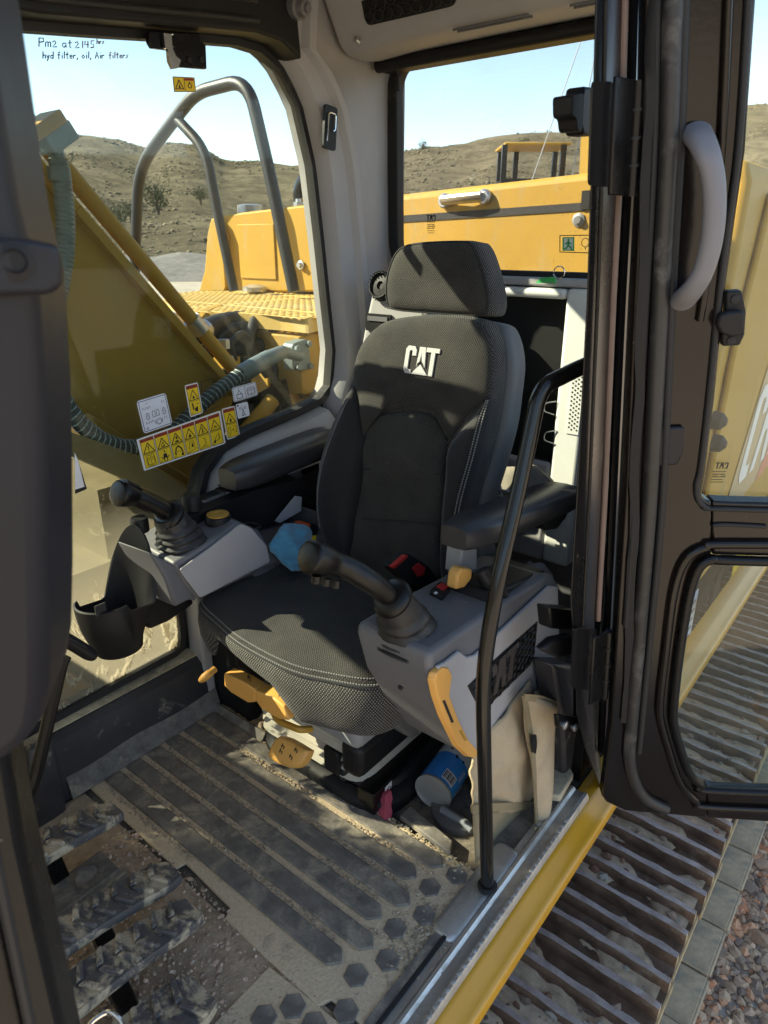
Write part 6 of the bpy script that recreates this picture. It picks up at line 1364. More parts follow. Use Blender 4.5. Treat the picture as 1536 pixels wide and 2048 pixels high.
for x, y, r_ in ((640, 1106, .006), (656, 1110, .0055), (668, 1116, .005)):
    m = MB(); m.lathe(P(x, y, X=.722), (-.3, .2, 1), [(r_, -.006), (r_, .003), (r_ * .6, .0045)], 12); m.build('thumb_button', M['glossblack'], jl)
for x, y in ((800, 1376), (870, 1440), (905, 1495)):
    m = MB(); m.lathe(P(x, y, X=.66 if x < 850 else .62), (0, 1, -.2), [(.005, -.012), (.005, .001), (.003, .002)], 10); m.build('console_screw', M['rubber'], lc)
# storage tray behind with a cap in it
m = MB(); m.prism(LCp([(975, 1228), (985, 1222), (1096, 1148), (1090, 1140), (990, 1186)], .592), (.10, 0, 0)); m.build('console_tray', M['blackmat'], lc, bevel=.006)
m = MB(); m.tube(catmull([P(962, 1140, X=.63), P(972, 1158, X=.62), P(990, 1178, X=.61), P(1000, 1205, X=.60)], 5), [.016, .016, .015, .014, .014, .015, .016, .017, .018, .02, .021, .022, .022, .022, .02, .018], 12); m.build('tray_latch', M['blackmat'], lc, smooth=60)
m = MB(); m.bb((XI_ - .02, -1.36, .30), (XI_ + .03, -1.1, .40)); m.prism(LCp([(780, 1405), (822, 1412), (842, 1470), (824, 1478), (786, 1450)], .78), (.05, 0, 0)); m.build('console_mount', M['shell'], lc, bevel=.008)
# ================================================================== right console
rc = thing('right_console', 'low black right console with grey lid, joystick, knobs and cup holder', 'console', (1.38, -1.0, .35))
XD = 1.245
def RC(l, X=XD): return [P(x, y, X=X) for x, y in l]
m = MB(); m.prism(RC([(345, 1128), (440, 1072), (478, 1044), (520, 1062), (538, 1092), (660, 1060), (660, 1110), (540, 1135), (396, 1202), (372, 1176)], XD + .004), (.20, -.02, 0)); m.build('console_body', M['greydark'], rc, bevel=.01, seg=3)
m = MB(); m.prism(fillet(RC([(356, 1138), (418, 1094), (480, 1046), (500, 1054), (531, 1090), (538, 1122), (398, 1194)], XD), [.008] * 7, 3, True), (-.007, .002, 0)); m.build('grey_lid', M['grey'], rc, bevel=.004, seg=3)
m = MB(); m.prism(RC([(300, 1105), (350, 1130), (396, 1204), (380, 1200), (350, 1215), (332, 1160)], XD + .01), (.12, .01, 0)); m.build('console_front', M['greydark'], rc, bevel=.008, seg=3)
b1 = P(368, 1098, X=1.31); n1_ = P(338, 1030, X=1.315)
jr, pth = joystick(rc, b1, P(358, 1066, X=1.31), n1_, [n1_, P(322, 1018, X=1.315), P(303, 1008, X=1.318), P(284, 999, X=1.32), P(265, 992, X=1.322), P(248, 988, X=1.325), P(232, 986, X=1.325)], (.062, .036), grip_r=.0215)
m = MB(); q0 = rr3(b1.x - .058, b1.x + .062, b1.y - .075, b1.y + .065, .03, 0); m.loft([[V((p.x, p.y, b1.z - .03 + (b1.y - p.y) * .3)) for p in q0], [V((p.x, p.y, b1.z + .002 + (b1.y - p.y) * .3)) for p in q0]]); m.build('boot_frame', M['greydark'], rc, bevel=.006, seg=3)
m = MB(); fgp = Frame(P(264, 985, X=1.32), P(250, 978, X=1.32) - P(280, 992, X=1.32), (1, 0, 0)); sgp_ = 1 if fgp.n.z > 0 else -1; fgp.o = fgp.o + V((0, 0, .016)); m.prism(fgp.pts(rrect(.05, .026, .006), 0), fgp.n * sgp_ * .004)
for a in (-.014, 0, .014): m.box((a, 0, sgp_ * .006), (.009, .014, .004), 0, fgp)
m.build('grip_buttons', M['glossblack'], jr, bevel=.001)
def knob(x, y, X, r, h, name, mt='blackmat', ribs=18, top=None):
    c = P(x, y, X=X); mm = MB(); pf_ = [(r, 0), (r, h * .85), (r * .9, h)]
    n = ribs * 2; rings = []
    for rr0, hh in pf_: rings.append([c + V(((rr0 - (.0012 if k % 2 else 0)) * math.cos(2 * math.pi * k / n), (rr0 - (.0012 if k % 2 else 0)) * math.sin(2 * math.pi * k / n), hh)) for k in range(n)])
    mm.loft(rings); o = mm.build(name, M[mt], rc, smooth=50)
    if top:
        t_ = MB(); t_.lathe(c + V((0, 0, h)), (0, 0, 1), [(r * .86, 0), (r * .86, .003), (r * .45, .0035), (r * .42, .001)], 24); t_.build('knob_ring', M[top], o)
    return c
knob(385, 1018, 1.36, .0235, .036, 'control_knob'); knob(281, 1062, 1.38, .021, .034, 'control_knob'); knob(437, 1046, 1.31, .032, .022, 'dial', 'blackmat', 20, 'goldbar')
# switch deck
m = MB(); m.prism(RC([(372, 1030), (400, 1026), (500, 985), (470, 990), (600, 960), (640, 990), (520, 1060), (470, 1062), (420, 1088), (380, 1050)], 1.35), (.10, -.02, 0)); m.build('switch_deck', M['blackmat'], rc, bevel=.006)
for k in range(6):
    c = P(412 + 11 * k, 1012 - 4.6 * k, X=1.40); m = MB(); m.box(c + V((0, 0, .012)), (.014, .016, .008)); m.build('push_button', M['greydark'], rc, bevel=.002)
c = P(455, 990, X=1.42); m = MB(); m.box(c + V((0, 0, .012)), (.05, .05, .02)); m.build('rocker_block', M['blackmat'], rc, bevel=.006)
# open bin
zb = P(590, 1040, X=1.34).z
bx = [P(500, 1062, X=1.27), P(632, 1035, X=1.27)]
m = MB(); y0, y1 = bx[0].y, bx[1].y - .04
for a, b in (((1.262, y0, zb - .10), (1.272, y1, zb + .0)), ((1.40, y0, zb - .10), (1.41, y1, zb + .05)), ((1.272, y0 + .0, zb - .1), (1.40, y0 - .01, zb - .01)), ((1.272, y1 + .01, zb - .1), (1.40, y1, zb + .02)), ((1.272, y0 - .01, zb - .10), (1.40, y1 + .01, zb - .09)), ((1.335, y0 - .01, zb - .09), (1.342, y1 + .01, zb - .02))): m.bb(a, b)
m.build('open_bin', M['greydark'], rc, bevel=.002)
m = MB(); m.prism(RC([(455, 985), (600, 935), (640, 920), (650, 985), (640, 1010), (520, 1040)], 1.425), (.05, 0, 0)); m.build('console_back', M['blackmat'], rc, bevel=.008)
f0 = P(455, 966, X=1.385); f1 = P(648, 884, X=1.40); 
arm(f0.y + .0, f1.y - .04, 1.385, 1.40, f0.z + .006, f1.z + .002, .056, .062, .046, 'armrest', rc, 'armpad')
# cup holder scoop
cc = V((1.335, -.690, .415)); m = MB(); N = 40; rings_o = []; rows_ = 12
def rimh(a):
    # a = angle measured from the back (towards the console)
    return .115 + .155 * max(0, math.cos(a)) ** 1.4 + (.018 if math.cos(a) < -.2 else 0) - .02 * math.exp(-((abs(a) - 1.35) / .25) ** 2)
def cup(k, t, off=0):
    a = 2 * math.pi * k / N - math.pi; h = rimh(a); r = (.048 + .016 * t + (.010 * math.sin(t * 3) if abs(a) > 2 else 0)) - off
    ang = a + R(-62)
    return cc + V((math.cos(ang) * r, math.sin(ang) * r * 1.1 + (-.035 * t * t if math.cos(a) > 0 else .012 * t * t), h * t + off * .5))
m.loft([[cup(k, t / rows_) for k in range(N)] for t in range(rows_ + 1)] + [[cup(k, t / rows_, .004) for k in range(N)] for t in range(rows_, -1, -1)])
m.build('cup_holder', M['blackmat'], rc, smooth=50)
m = MB(); q = P(200, 1218, X=1.29); m.prism([q + V((.0, y, z)) for y, z in ((.012, -.012), (-.012, -.012), (-.012, .012), (.012, .012))], (-.004, 0, 0)); m.build('cup_holder_clip', M['rubber'], rc)
m = MB(); m.prism(RC([(300, 1108), (342, 1140), (392, 1208), (340, 1244), (322, 1252), (300, 1262), (280, 1240), (275, 1150)], 1.345), (.06, -.01, 0)); m.build('cup_holder_arm', M['blackmat'], rc, bevel=.012, seg=3)
m = MB(); m.bb((1.30, -1.25, .30), (1.43, -1.0, .44)); m.build('console_leg', M['blackmat'], rc)
# ================================================================== floor mat, pedals, sill plate, grab rail
M['matrub'] = mat('dusty_rubber_mat', (.140, .125, .110), .66, var=.45, vscale=26, dust=.45, dcol=(.33, .28, .21), dscale=15, dsharp=.18, bump=.35, bscale=120)
M['matgroove'] = mat('mat_groove_dirt', (.12, .11, .10), .85, var=.3, dust=.9, dcol=(.56, .43, .29), dscale=10, bump=.7, bscale=160)
M['dirt'] = mat('fine_brown_dirt', (.38, .28, .19), .95, var=.35, vscale=30, bump=.8, bscale=140)
mt = thing('floor_mat', 'dusty ribbed rubber floor mat with hexagon studs in front of the seat', 'floor mat', (1.0, -.8, 0))
XA0, XA1 = .505, 1.432; YA0, YA1 = -.995, -.592
m = MB(); m.prism([V((XA0, YA0, 0)), V((XA1, YA0, 0)), V((XA1, YA1 - .01, 0)), V((1.06, YA1, 0)), V((1.055, YA1 - .022, 0)), V((.89, YA1 - .012, 0)), V((.88, YA1 + .012, 0)), V((.61, YA1 + .018, 0)), V((.60, YA1 - .006, 0)), V((XA0, YA1 - .008, 0))], (0, 0, .008)); m.build('mat_base', M['matgroove'], mt, bevel=.002)
pitch = .0605; k = 0; yb = YA0 + .022
def ribmesh(x0, x1, w, hexend=True):
    e = .02 if hexend else 0
    return [(x0, 0), (x0 + e, -w / 2), (x1, -w / 2), (x1, w / 2), (x0 + e, w / 2)]
proto = None
for k in range(7):
    y = YA0 + .034 + pitch * k; 
    if y > YA1 - .01: break
    x0 = .60 + (.028 if k % 2 else 0)
    mm = MB(); mm.prism([V((a, y + b, .0081)) for a, b in ribmesh(x0, XA1 - .012, .0445)], (0, 0, .0058)); mm.build('rib', M['matrub'], mt, bevel=.0034)
hx_ = MB(); hx_.lathe((0, 0, 0), (0, 0, 1), [(.0245, 0), (.0242, .0022), (.0225, .0034)], 6); hexo = None
spots = [(.565 + (.028 if j % 2 else 0), YA0 + .034 + .0605 * j) for j in range(7)]
spots += [(.75 + .052 * i + (.026 if j % 2 else 0), -.545 + .046 * j) for i in range(-5, -1) for j in range(5)]
hexmesh = None
for i, (x, y) in enumerate(spots):
    if hexmesh is None:
        o = hx_.build('hexagon_stud', M['matrub'], None, origin=(0, 0, 0)); o.location = (x, y, .0081); setpar(o, mt); hexmesh = o
    else: clone(hexmesh, mt, Matrix.Translation((x, y, .0081 if y < YA1 - .02 else .0075)))
m = MB(); m.prism([V((XA0, YA0, .0079)), V((XA0 + .022, YA0, .0079)), V((XA0 + .022, YA1 - .01, .0079)), V((XA0, YA1 - .01, .0079))], (0, 0, .005)); m.build('mat_rim', M['matrub'], mt, bevel=.0015)
# upturned lip along the kick panel
m = MB(); m.loft([[V((1.432, y, .004)), V((1.425, y, .010)), V((1.444, y, .066 + (.004 * math.sin(y * 23)))), V((1.450, y, .066 + (.004 * math.sin(y * 23)))), V((1.442, y, .006))] for y in [YA0 - .02 + .46 * q / 14 for q in range(15)]]); m.build('mat_lip', M['matrub'], mt, smooth=40)
m = MB(); m.loft([[V((x, YA0 - .002, .004)), V((x, YA0 + .008, .0085)), V((x, YA0 - .008, .028)), V((x, YA0 - .013, .026)), V((x, YA0 - .010, .004))] for x in (1.22, 1.3, 1.4, 1.44)]); m.build('mat_lip', M['matrub'], mt, smooth=40)
# second mat strip along the door side
m2 = MB(); m2.prism([V((.505, YA1 + .012, 0)), V((.735, YA1 + .022, 0)), V((.735, -.25, 0)), V((.505, -.25, 0))], (0, 0, .0075)); m2.build('front_mat', M['matgroove'], mt, bevel=.002)
rd = random.Random(11)
def crumbs(name, n, area, z, s0, s1, lab, tones=((.34, .265, .19), (.42, .34, .24), (.28, .21, .15), (.48, .40, .29))):
    o = scatter(name, n, area, (lambda p: z) if not callable(z) else z, s0, s1, rd, M['stone'], None, list(tones), 2.0, .7); o['kind'] = 'stuff'; o['label'] = lab; return o
def groove(r):
    k = r.randrange(0, 7); y = YA0 + .034 + pitch * (k + .5) + r.gauss(0, .004); x = r.uniform(.6, 1.4); 
    return (x, y) if y < YA1 - .004 and mnoise.noise(V((x * 5, k * 3.1, 0))) > -.25 else None
crumbs('groove_crumbs', 4200, groove, .0085, .0012, .0036, 'brown dirt crumbs lying in the grooves of the mat')
crumbs('seat_foot_crumbs', 420, lambda r: (r.uniform(.55, .95), -1.0 + abs(r.gauss(0, .02))), .009, .0015, .006, 'pale dirt crumbs along the foot of the seat', ((.42, .34, .22), (.34, .27, .17), (.48, .40, .27)))
crumbs('pedal_crumbs', 2600, lambda r: (r.uniform(.60, 1.25), r.uniform(-.60, -.25)), .004, .0015, .006, 'reddish brown crumbs around the pedals', ((.40, .28, .2), (.48, .33, .24), (.34, .25, .18), (.54, .42, .32)))
crumbs('sill_crumbs', 800, lambda r: (.53 + r.gauss(0, .025), -.80 + r.gauss(0, .05)), .008, .0012, .005, 'heap of pale dirt at the foot of the grab rail', ((.36, .29, .2), (.28, .22, .15), (.42, .35, .25)))
m = MB(); m.grid(lambda u, v: (.55 + .88 * u, -.585 + .75 * v, .001 + .006 * max(0, mnoise.fractal(V((u * 6, v * 6, 2)), 1, 2, 4) + .25)), 60, 50); dd = m.build('dirt_layer', M['dirt'], None, smooth=60); dd['kind'] = 'stuff'; dd['label'] = 'thin layer of brown dirt on the floor around the pedals'
m = MB(); m.grid(lambda u, v: (1.23 + .20 * u, -1.40 + .40 * v, .010 + .018 * (mnoise.fractal(V((u * 5, v * 9, 5)), 1, 2, 5) + .4)), 40, 60); dd = m.build('dried_mud', M['mud2'] if 'mud2' in M else M['dirt'], None, smooth=60); dd['kind'] = 'stuff'; dd['label'] = 'dark crumbly dried mud in the corner behind the mat'
# pedals: curved treads with chevron bars, on stems
M['tread'] = mat('muddy_pedal_rubber', (.085, .080, .080), .62, var=.3, vscale=30, dust=.55, dcol=(.44, .36, .25), dscale=18, dsharp=.1, bump=.4, bscale=140)
def pedal(cx, w, y0, y1, z0, z1, label, shape='chevron', name='pedal', skew=0.0):
    t = thing(name, label, 'pedal', (cx, (y0 + y1) / 2, 0), 'pedals on the cab floor')
    L = y1 - y0; N = 12
    def S(a, s): # a across -1..1, s along 0..1 from the heel (rear) forwards
        y = y0 + L * s; z = z0 + (z1 - z0) * s + .012 * math.sin(s * math.pi); x = cx + a * w / 2 + skew * s
        return V((x, y, z))
    rings = []
    for i in range(N + 1):
        s = i / N; e = 1 if i > 1 else (.72, .94)[i]
        rings.append([S(-e, s), S(-e * .92, s) + V((0, 0, .008)), S(e * .92, s) + V((0, 0, .008)), S(e, s), S(e * .9, s) - V((0, 0, .014)), S(-e * .9, s) - V((0, 0, .014))])
    mm = MB(); mm.loft(rings); tr_ = mm.build('tread', M['tread'], t, smooth=45)
    nb = int(L / .034)
    for k in range(nb):
        s = (k + .6) / nb
        if s > .98: break
        bb_ = MB()
        for sgn in (-1, 1):
            p = [S(sgn * .86, s + .01), S(sgn * .86, s + .08 * .17 / L), S(sgn * .06, s + .08 * .17 / L + .06), S(sgn * .06, s + .06)]
            if sgn > 0: p = [S(.06, s + .06), S(.06, s + .08 * .17 / L + .06), S(.86, s + .08 * .17 / L), S(.86, s + .01)]
            bb_.prism([q + V((0, 0, .0065)) for q in p], (0, 0, .011))
        bb_.build('tread_bar', M['tread'], tr_, bevel=.0025)
    st = MB(); c = S(0, .55) - V((0, 0, .014)); st.bar(c, V((cx, y0 + L * .5, .0)), .03, .035); st.build('stem', M['black'], t, bevel=.004)
    b_ = MB(); q = V((cx - w * .62, y0 + L * .45, .028)); hexprism(b_, q, V((0, 0, 1)), .011, .012); b_.build('stem_bolt', M['steel'], t)
    return t
pedal(1.205, .075, -.555, -.27, .115, .135, 'narrow muddy pedal by the right wall, farthest from the door')
pedal(.985, .078, -.545, -.24, .095, .15, 'long muddy pedal with chevron tread in the middle, under the levers')
pedal(.885, .082, -.520, -.20, .09, .13, 'long muddy pedal beside the middle one, on its door side')
pedal(.755, .110, -.440, -.14, .07, .11, 'wide muddy footrest pedal nearest the door')
m = MB(); m.bb((1.12, -.50, .0), (1.20, -.36, .045)); pk = thing('pedal_block', 'ribbed dusty pedal pivot block beside the farthest pedal', 'pedal block', (1.16, -.43, 0))
m.build('block', M['matrub'], pk, bevel=.004)
for k in range(5): m = MB(); m.bb((1.108 - .006 * k, -.505, .036 - .008 * k), (1.122 - .006 * k, -.36, .042 - .008 * k)); m.build('rib', M['matrub'], pk)
m = MB(); hexprism(m, V((1.09, -.50, .008)), V((0, 0, 1)), .012, .012); m.build('bolt', M['steel'], pk)
m = MB(); m.lathe((1.15, -.44, .045), (0, 0, 1), [(.022, 0), (.022, .02), (.014, .026)], 14); m.build('pivot_cap', M['matrub'], pk)
# travel levers
tl = thing('travel_lever', 'black travel lever with a ridged grip rising beside the front pillar', 'lever', (1.2, -.4, .1), 'travel levers'); tl2 = thing('travel_lever', 'plain black travel lever rod behind the one with the ridged grip', 'lever', (1.3, -.4, .1), 'travel levers')
m = MB(); m.tube(fillet([P(30, 1650, X=1.2), P(70, 1560, X=1.2), P(122, 1330, X=1.2), P(130, 1312, X=1.2)], .02, 4), .0125, 10); m.build('lever_rod', M['black'], tl)
m = MB(); m.tube(fillet([P(-10, 1560, X=1.3), P(35, 1440, X=1.3), P(72, 1325, X=1.3)], .02, 4), .0125, 10); m.build('lever_rod', M['black'], tl2)
m = MB(); m.tube([P(70, 1332, X=1.3), P(80, 1296, X=1.3)], .017, 12); m.build('lever_grip', M['blackmat'], tl2)
m = MB(); m.tube(catmull([P(60, 1248, X=1.2), P(110, 1268, X=1.2), P(150, 1290, X=1.2), P(176, 1306, X=1.2), P(188, 1312, X=1.2)], 5), [(.024, .014)] * 16 + [(.023, .013), (.021, .012), (.017, .010), (.012, .007), (.004, .003)], 16, sq=(1, 0, 0)); hg = m.build('lever_grip', M['blackmat'], tl, smooth=60)
m = MB(); m.tube(catmull([P(100, 1258, X=1.18), P(140, 1278, X=1.18), P(172, 1296, X=1.18)], 5), .003, 6); m.build('grip_groove', M['rubber'], hg)
m = MB(); m.tube(fillet([P(166, 2090, Z=.15), P(178, 2046, Z=.16), P(218, 2020, Z=.16), P(246, 2044, Z=.16), P(254, 2085, Z=.15)], .012, 5), .004, 8); tag(m.build('chrome_loop', M['chrome']), 'small bright chrome wire loop at the bottom beside the front pillar', 'wire loop')
# corner cover between kick panel and pillar
m = MB(); m.prism([P(x, y, X=1.41) for x, y in ((60, 1500), (110, 1480), (128, 1560), (138, 1640), (60, 1680))], (.03, 0, 0)); m.build('corner_cover', M['kick'], cab, bevel=.01)
# ------------------------------------------------------------ aluminium threshold
sill = thing('door_sill_plate', 'worn aluminium threshold plate with dimpled edge strip', 'sill plate', (.46, -1.0, 0))
m = MB(); sec = [(.505, .001), (.500, .010), (.486, .0105), (.480, .016), (.474, .016), (.468, .010), (.452, .0105), (.446, .014), (.438, .014), (.433, .004), (.433, -.003), (.505, -.003)]
m.loft([[V((x, y, z)) for x, z in sec] for y in (.25, -.5, -1.0, -1.36)]); m.build('plate', M['alu'], sill, smooth=30)
m = MB()
for k in range(48):
    y = -.33 - .0195 * k; m.lathe((.442, y, .0135), (0, 0, 1), [(.0062, 0), (.0058, .002), (.003, .0035)], 8, sx=1.0)
o = m.build('dimple_strip', M['alu'], sill, smooth=40); o['kind'] = 'stuff'
for y in (-.60, -1.20):
    m = MB(); m.lathe((.49, y, .0105), (0, 0, 1), [(.008, 0), (.007, .003), (.003, .004)], 12); m.build('sill_screw', M['steel'], sill)
m = MB(); m.loft([rr3(.482, .540, -1.10, -.82, .02, .008), rr3(.484, .538, -1.097, -.823, .02, .014), rr3(.490, .532, -1.09, -.83, .018, .017)]); m.build('rail_foot_plate', M['alu'], sill, smooth=40)
m = MB(); m.bar(V((.504, -.25, .011)), V((.504, -1.0, .011)), .008, .008); m.build('mat_edge_trim', M['rubber'], sill)
# ------------------------------------------------------------ grab rail
gr_ = thing('grab_rail', 'tall bent glossy black grab rail in front of the left console', 'grab rail', P(975, 1780, Z=.02))
gp_ = [P(1185, 725, X=.455), P(1150, 740, X=.475), P(1090, 770, X=.50), P(1075, 800, X=.505), P(1042, 960, X=.505), P(1002, 1130, X=.502), P(985, 1220, X=.500), P(968, 1330, X=.499), P(966, 1420, X=.498), P(970, 1560, X=.497), P(972, 1650, X=.497), P(975, 1772, Z=.022)]
m = MB(); m.tube(fillet(gp_, .05, 6), .0138, 18); M['railpaint'] = mat('glossy_black_rail', (.006, .0055, .005), .2, var=.2, spec=.35, coat=.15, speck=.06); m.build('rail_tube', M['railpaint'], gr_, smooth=70)
m = MB(); m.lathe(gp_[-1] - V((0, 0, .001)), (0, 0, 1), [(.021, 0), (.021, .004), (.017, .006)], 18); m.build('rail_collar', M['rubber'], gr_)
# ================================================================== loose things in the cab
# blue microfibre cloth draped over the console edge
def cloth(name, fn, nu, nv, mt, label, cat, thick=.003, parent=None, smooth=60):
    m = MB(); m.grid(fn, nu, nv); o = m.build(name, mt, parent, smooth=smooth)
    md = o.modifiers.new('solid', 'SOLIDIFY'); md.thickness = thick; md.offset = 0
    if label: tag(o, label, cat)
    return o
M['bluecloth'] = mat('blue_microfibre', (.05, .25, .40), .95, var=.3, vscale=60, bump=.9, bscale=420, sheen=.5, dust=.1, dcol=(.1, .2, .25))
ctr = P(578, 1092, X=1.24)
rg5 = random.Random(8)
outl = [V((math.cos(R(t)) * .068 * (1 + .16 * math.sin(R(3 * t + 40)) + rg5.uniform(-.06, .06)), math.sin(R(t)) * .062 * (1 + .14 * math.sin(R(2 * t)) + rg5.uniform(-.06, .06)), 0)) for t in range(0, 360, 9)]
FCl = Frame(ctr + V((-.01, 0, .0)), (0, -1, .1), (.55, 0, .8))
if FCl.n.x > 0: FCl = Frame(ctr + V((-.01, 0, .0)), (0, 1, -.1), (.55, 0, .8))
def fold(a, b): return .020 * mnoise.noise(V((a * 26, b * 26, 2))) + .010 * abs(mnoise.noise(V((a * 60 + b * 20, b * 34, 6)))) + .018 * math.exp(-((a + .01) ** 2 + (b - .02) ** 2) * 900)
m = MB(); m.pillow(outl, FCl, .022, 2.4, 16, fold, .006); tag(m.build('cleaning_cloth', M['bluecloth'], smooth=180, sub=1), 'crumpled blue microfibre cloth beside the seat on the right console', 'cloth')
# tape measure, orange and black
tm = thing('tape_measure', 'black tape measure with orange end behind the blue cloth', 'tape measure', P(612, 1075, X=1.30))
q = P(612, 1068, X=1.27); ft = Frame(q, (0, -.85, -.2), (0, -.2, .85))
m = MB(); m.prism(ft.pts(rrect(.055, .062, .016, 5), -.02), ft.n * .04); m.build('case', M['blackmat'], tm, bevel=.004)
m = MB(); m.bb((-.034, -.005, -.021), (-.006, .036, .021), 0, ft); M['orangecase'] = mat('orange_red_plastic', (.62, .09, .02), .4, var=.1, dust=.12); m.build('orange_end', M['orangecase'], tm, bevel=.006, seg=3)
m = MB(); m.bb((.0, -.02, .0195), (.02, -.0, .0212), 0, ft); m.bb((.0, -.02, -.0212), (.02, -.0, -.0195), 0, ft); m.build('label', M['signyellow'], tm)
# paper stood in the bin
m = MB(); m.prism([P(x, y, X=1.33) for x, y in ((550, 1042), (590, 992), (604, 994), (602, 1022), (560, 1046))], (.002, 0, 0)); M['paper'] = mat('creased_plastic_paper', (.36, .37, .39), .4, var=.15); tag(m.build('paper_slip', M['paper'], smooth=0), 'creased grey paper slip standing in the console bin', 'paper')
m = MB(); m.tube(catmull([P(470, 1052, X=1.30), P(500, 1046, X=1.32), P(520, 1052, X=1.3), P(505, 1062, X=1.28)], 6), .004, 6); tag(m.build('cable_loop', M['rubber']), 'short black cable loop beside the gold ringed dial', 'cable')
# grey cap lying in the left console tray
M['capcloth'] = mat('faded_grey_cap_cloth', (.16, .145, .155), .95, var=.25, vscale=20, bump=.5, bscale=300, dust=.2, dcol=(.2, .18, .15))
cc0 = P(1050, 1160, X=.64)
def capf(u, v):
    a = u * 2 * math.pi; r = math.sin(v * math.pi / 2); n = 1 + .22 * mnoise.noise(V((math.cos(a) * 1.3, math.sin(a) * 1.3, v * 2)))
    return cc0 + V((.060 * r * n * math.cos(a), -.105 * r * n * math.sin(a) * (1.15 if math.sin(a) < 0 else .9), .058 * math.cos(v * math.pi / 2) ** .8 * n - .030 + .004 * math.sin(a * 7)))
m = MB(); m.grid(capf, 40, 14); cp = thing('cap', 'crumpled faded grey cap lying on the left console tray', 'cap', cc0); m.build('crown', M['capcloth'], cp, smooth=75)
m = MB(); m.pillow([V((.07 * math.cos(R(t)), .075 * math.sin(R(t)), 0)) for t in range(0, 360, 15)], Frame(cc0 + V((.0, .075, -.022)), (1, 0, 0), (0, 1, .25)), .008, 3, 6, lambda a, b: -2.5 * a * a, .002); m.build('brim', M['capcloth'], cp, smooth=70)
# rag and net on the rear storage shelf
M['rag'] = mat('dirty_rag', (.19, .17, .14), .95, var=.5, vscale=9, bump=.4, bscale=200)
rq = P(1040, 975, Y=-1.72)
def rg2(u, v):
    n = mnoise.noise(V((u * 4, v * 4, 3))); return rq + V((.13 - .26 * u, -.09 + .10 * v, -.02 + .075 * math.sin(math.pi * u) * math.sin(math.pi * min(1, v * 1.1)) + .03 * n))
cloth('rag', rg2, 24, 14, M['rag'], 'dirty crumpled rag stuffed behind the seat below the storage recess', 'rag')
nt_ = MB(); nq = P(1035, 1000, Y=-1.70)
for k in range(9): nt_.tube([nq + V((.10 - .028 * k, 0, -.03)), nq + V((.115 - .028 * k, .0, .03))], .004, 5); 
for k in range(3): nt_.tube([nq + V((.13, .003, -.02 + .02 * k)), nq + V((-.15, .003, -.02 + .02 * k))], .004, 5)
M['net'] = flat('pale_net', (.35, .35, .33), .8); tag(nt_.build('storage_net', M['net']), 'coarse pale net strung behind the seat below the rag', 'net')
# blue and white cardboard can
can = thing('can', 'blue and white cylindrical can lying on the floor by the canvas bag', 'can', P(880, 1600, Z=.0))
ca = P(866, 1584, Z=.047); cb = P(915, 1515, Z=.047); dax = (cb - ca); dax.z = 0; dax.normalize(); Lc = .19; rc_ = .047
M['canblue'] = mat('can_blue_print', (.02, .26, .72), .3, var=.1); M['canwhite'] = mat('can_white_print', (.68, .70, .74), .35, var=.06); M['foil'] = mat('can_foil_end', (.48, .48, .46), .4, metal=.6, var=.1, bump=.2, bscale=60)
m = MB(); m.lathe(ca, dax, [(rc_, 0), (rc_, Lc * .52)], 36, 0, cap=False); m.lathe(ca + dax * Lc * .52, dax, [(rc_, 0), (rc_, Lc * .48), (rc_ * .9, Lc * .48)], 36, 1, cap=False); bodyc = m.build('body', [M['canblue'], M['canwhite']], can, smooth=50)
m = MB(); m.lathe(ca, dax, [(rc_ * .97, .004), (rc_, -.002), (rc_ * 1.03, -.002), (rc_ * 1.03, .004), (rc_, .005)], 36, cap=False); m.lathe(ca + dax * .003, dax, [(rc_ * .99, 0), (.001, .0005)], 36); m.build('foil_end', M['foil'], can, smooth=50)
up_ = V((0, 0, 1)); sd_ = dax.cross(up_)
if sd_.dot(EYE - ca) < 0: sd_ = -sd_
def canpt(l, ang, h=.0006): return ca + dax * l + (up_ * math.sin(ang) + sd_ * math.cos(ang)) * (rc_ + h)
def canpatch(mb, l0, l1, a0, a1, mi, h=.0006, n=5):
    mb.grid(lambda u, v: canpt(l0 + (l1 - l0) * u, a0 + (a1 - a0) * v, h), 1, n, mi)
m = MB(); canpatch(m, .012, .045, R(28), R(72), 0)
for k in range(9): canpatch(m, .016, .041, R(31 + 4.4 * k), R(31 + 4.4 * k + (1.4 + (k * 7 % 3) * .9)), 1, .001, 1)
canpatch(m, .09, .10, R(64), R(70), 1, .001, 1)
for t in range(3): a = 2.1 * t; canpatch(m, .100 + .012 * math.cos(a), .106 + .012 * math.cos(a), R(52 + 15 * math.sin(a)), R(60 + 15 * math.sin(a)), 1, .001, 1)
for k in range(6): canpatch(m, .050 + .006 * k, .052 + .006 * k, R(10), R(24 + 3 * (k % 2)), 0, .001, 2)
for k in range(4): canpatch(m, .02, .06, R(-5 - 4 * k), R(-3.4 - 4 * k), 0, .001, 1)
for k in range(4): canpatch(m, .12 + .01 * k, .128 + .01 * k, R(80 - 8 * k), R(84 - 8 * k), 1, .001, 1)
m.build('printing', [M['white'], M['ink']], bodyc, smooth=0)
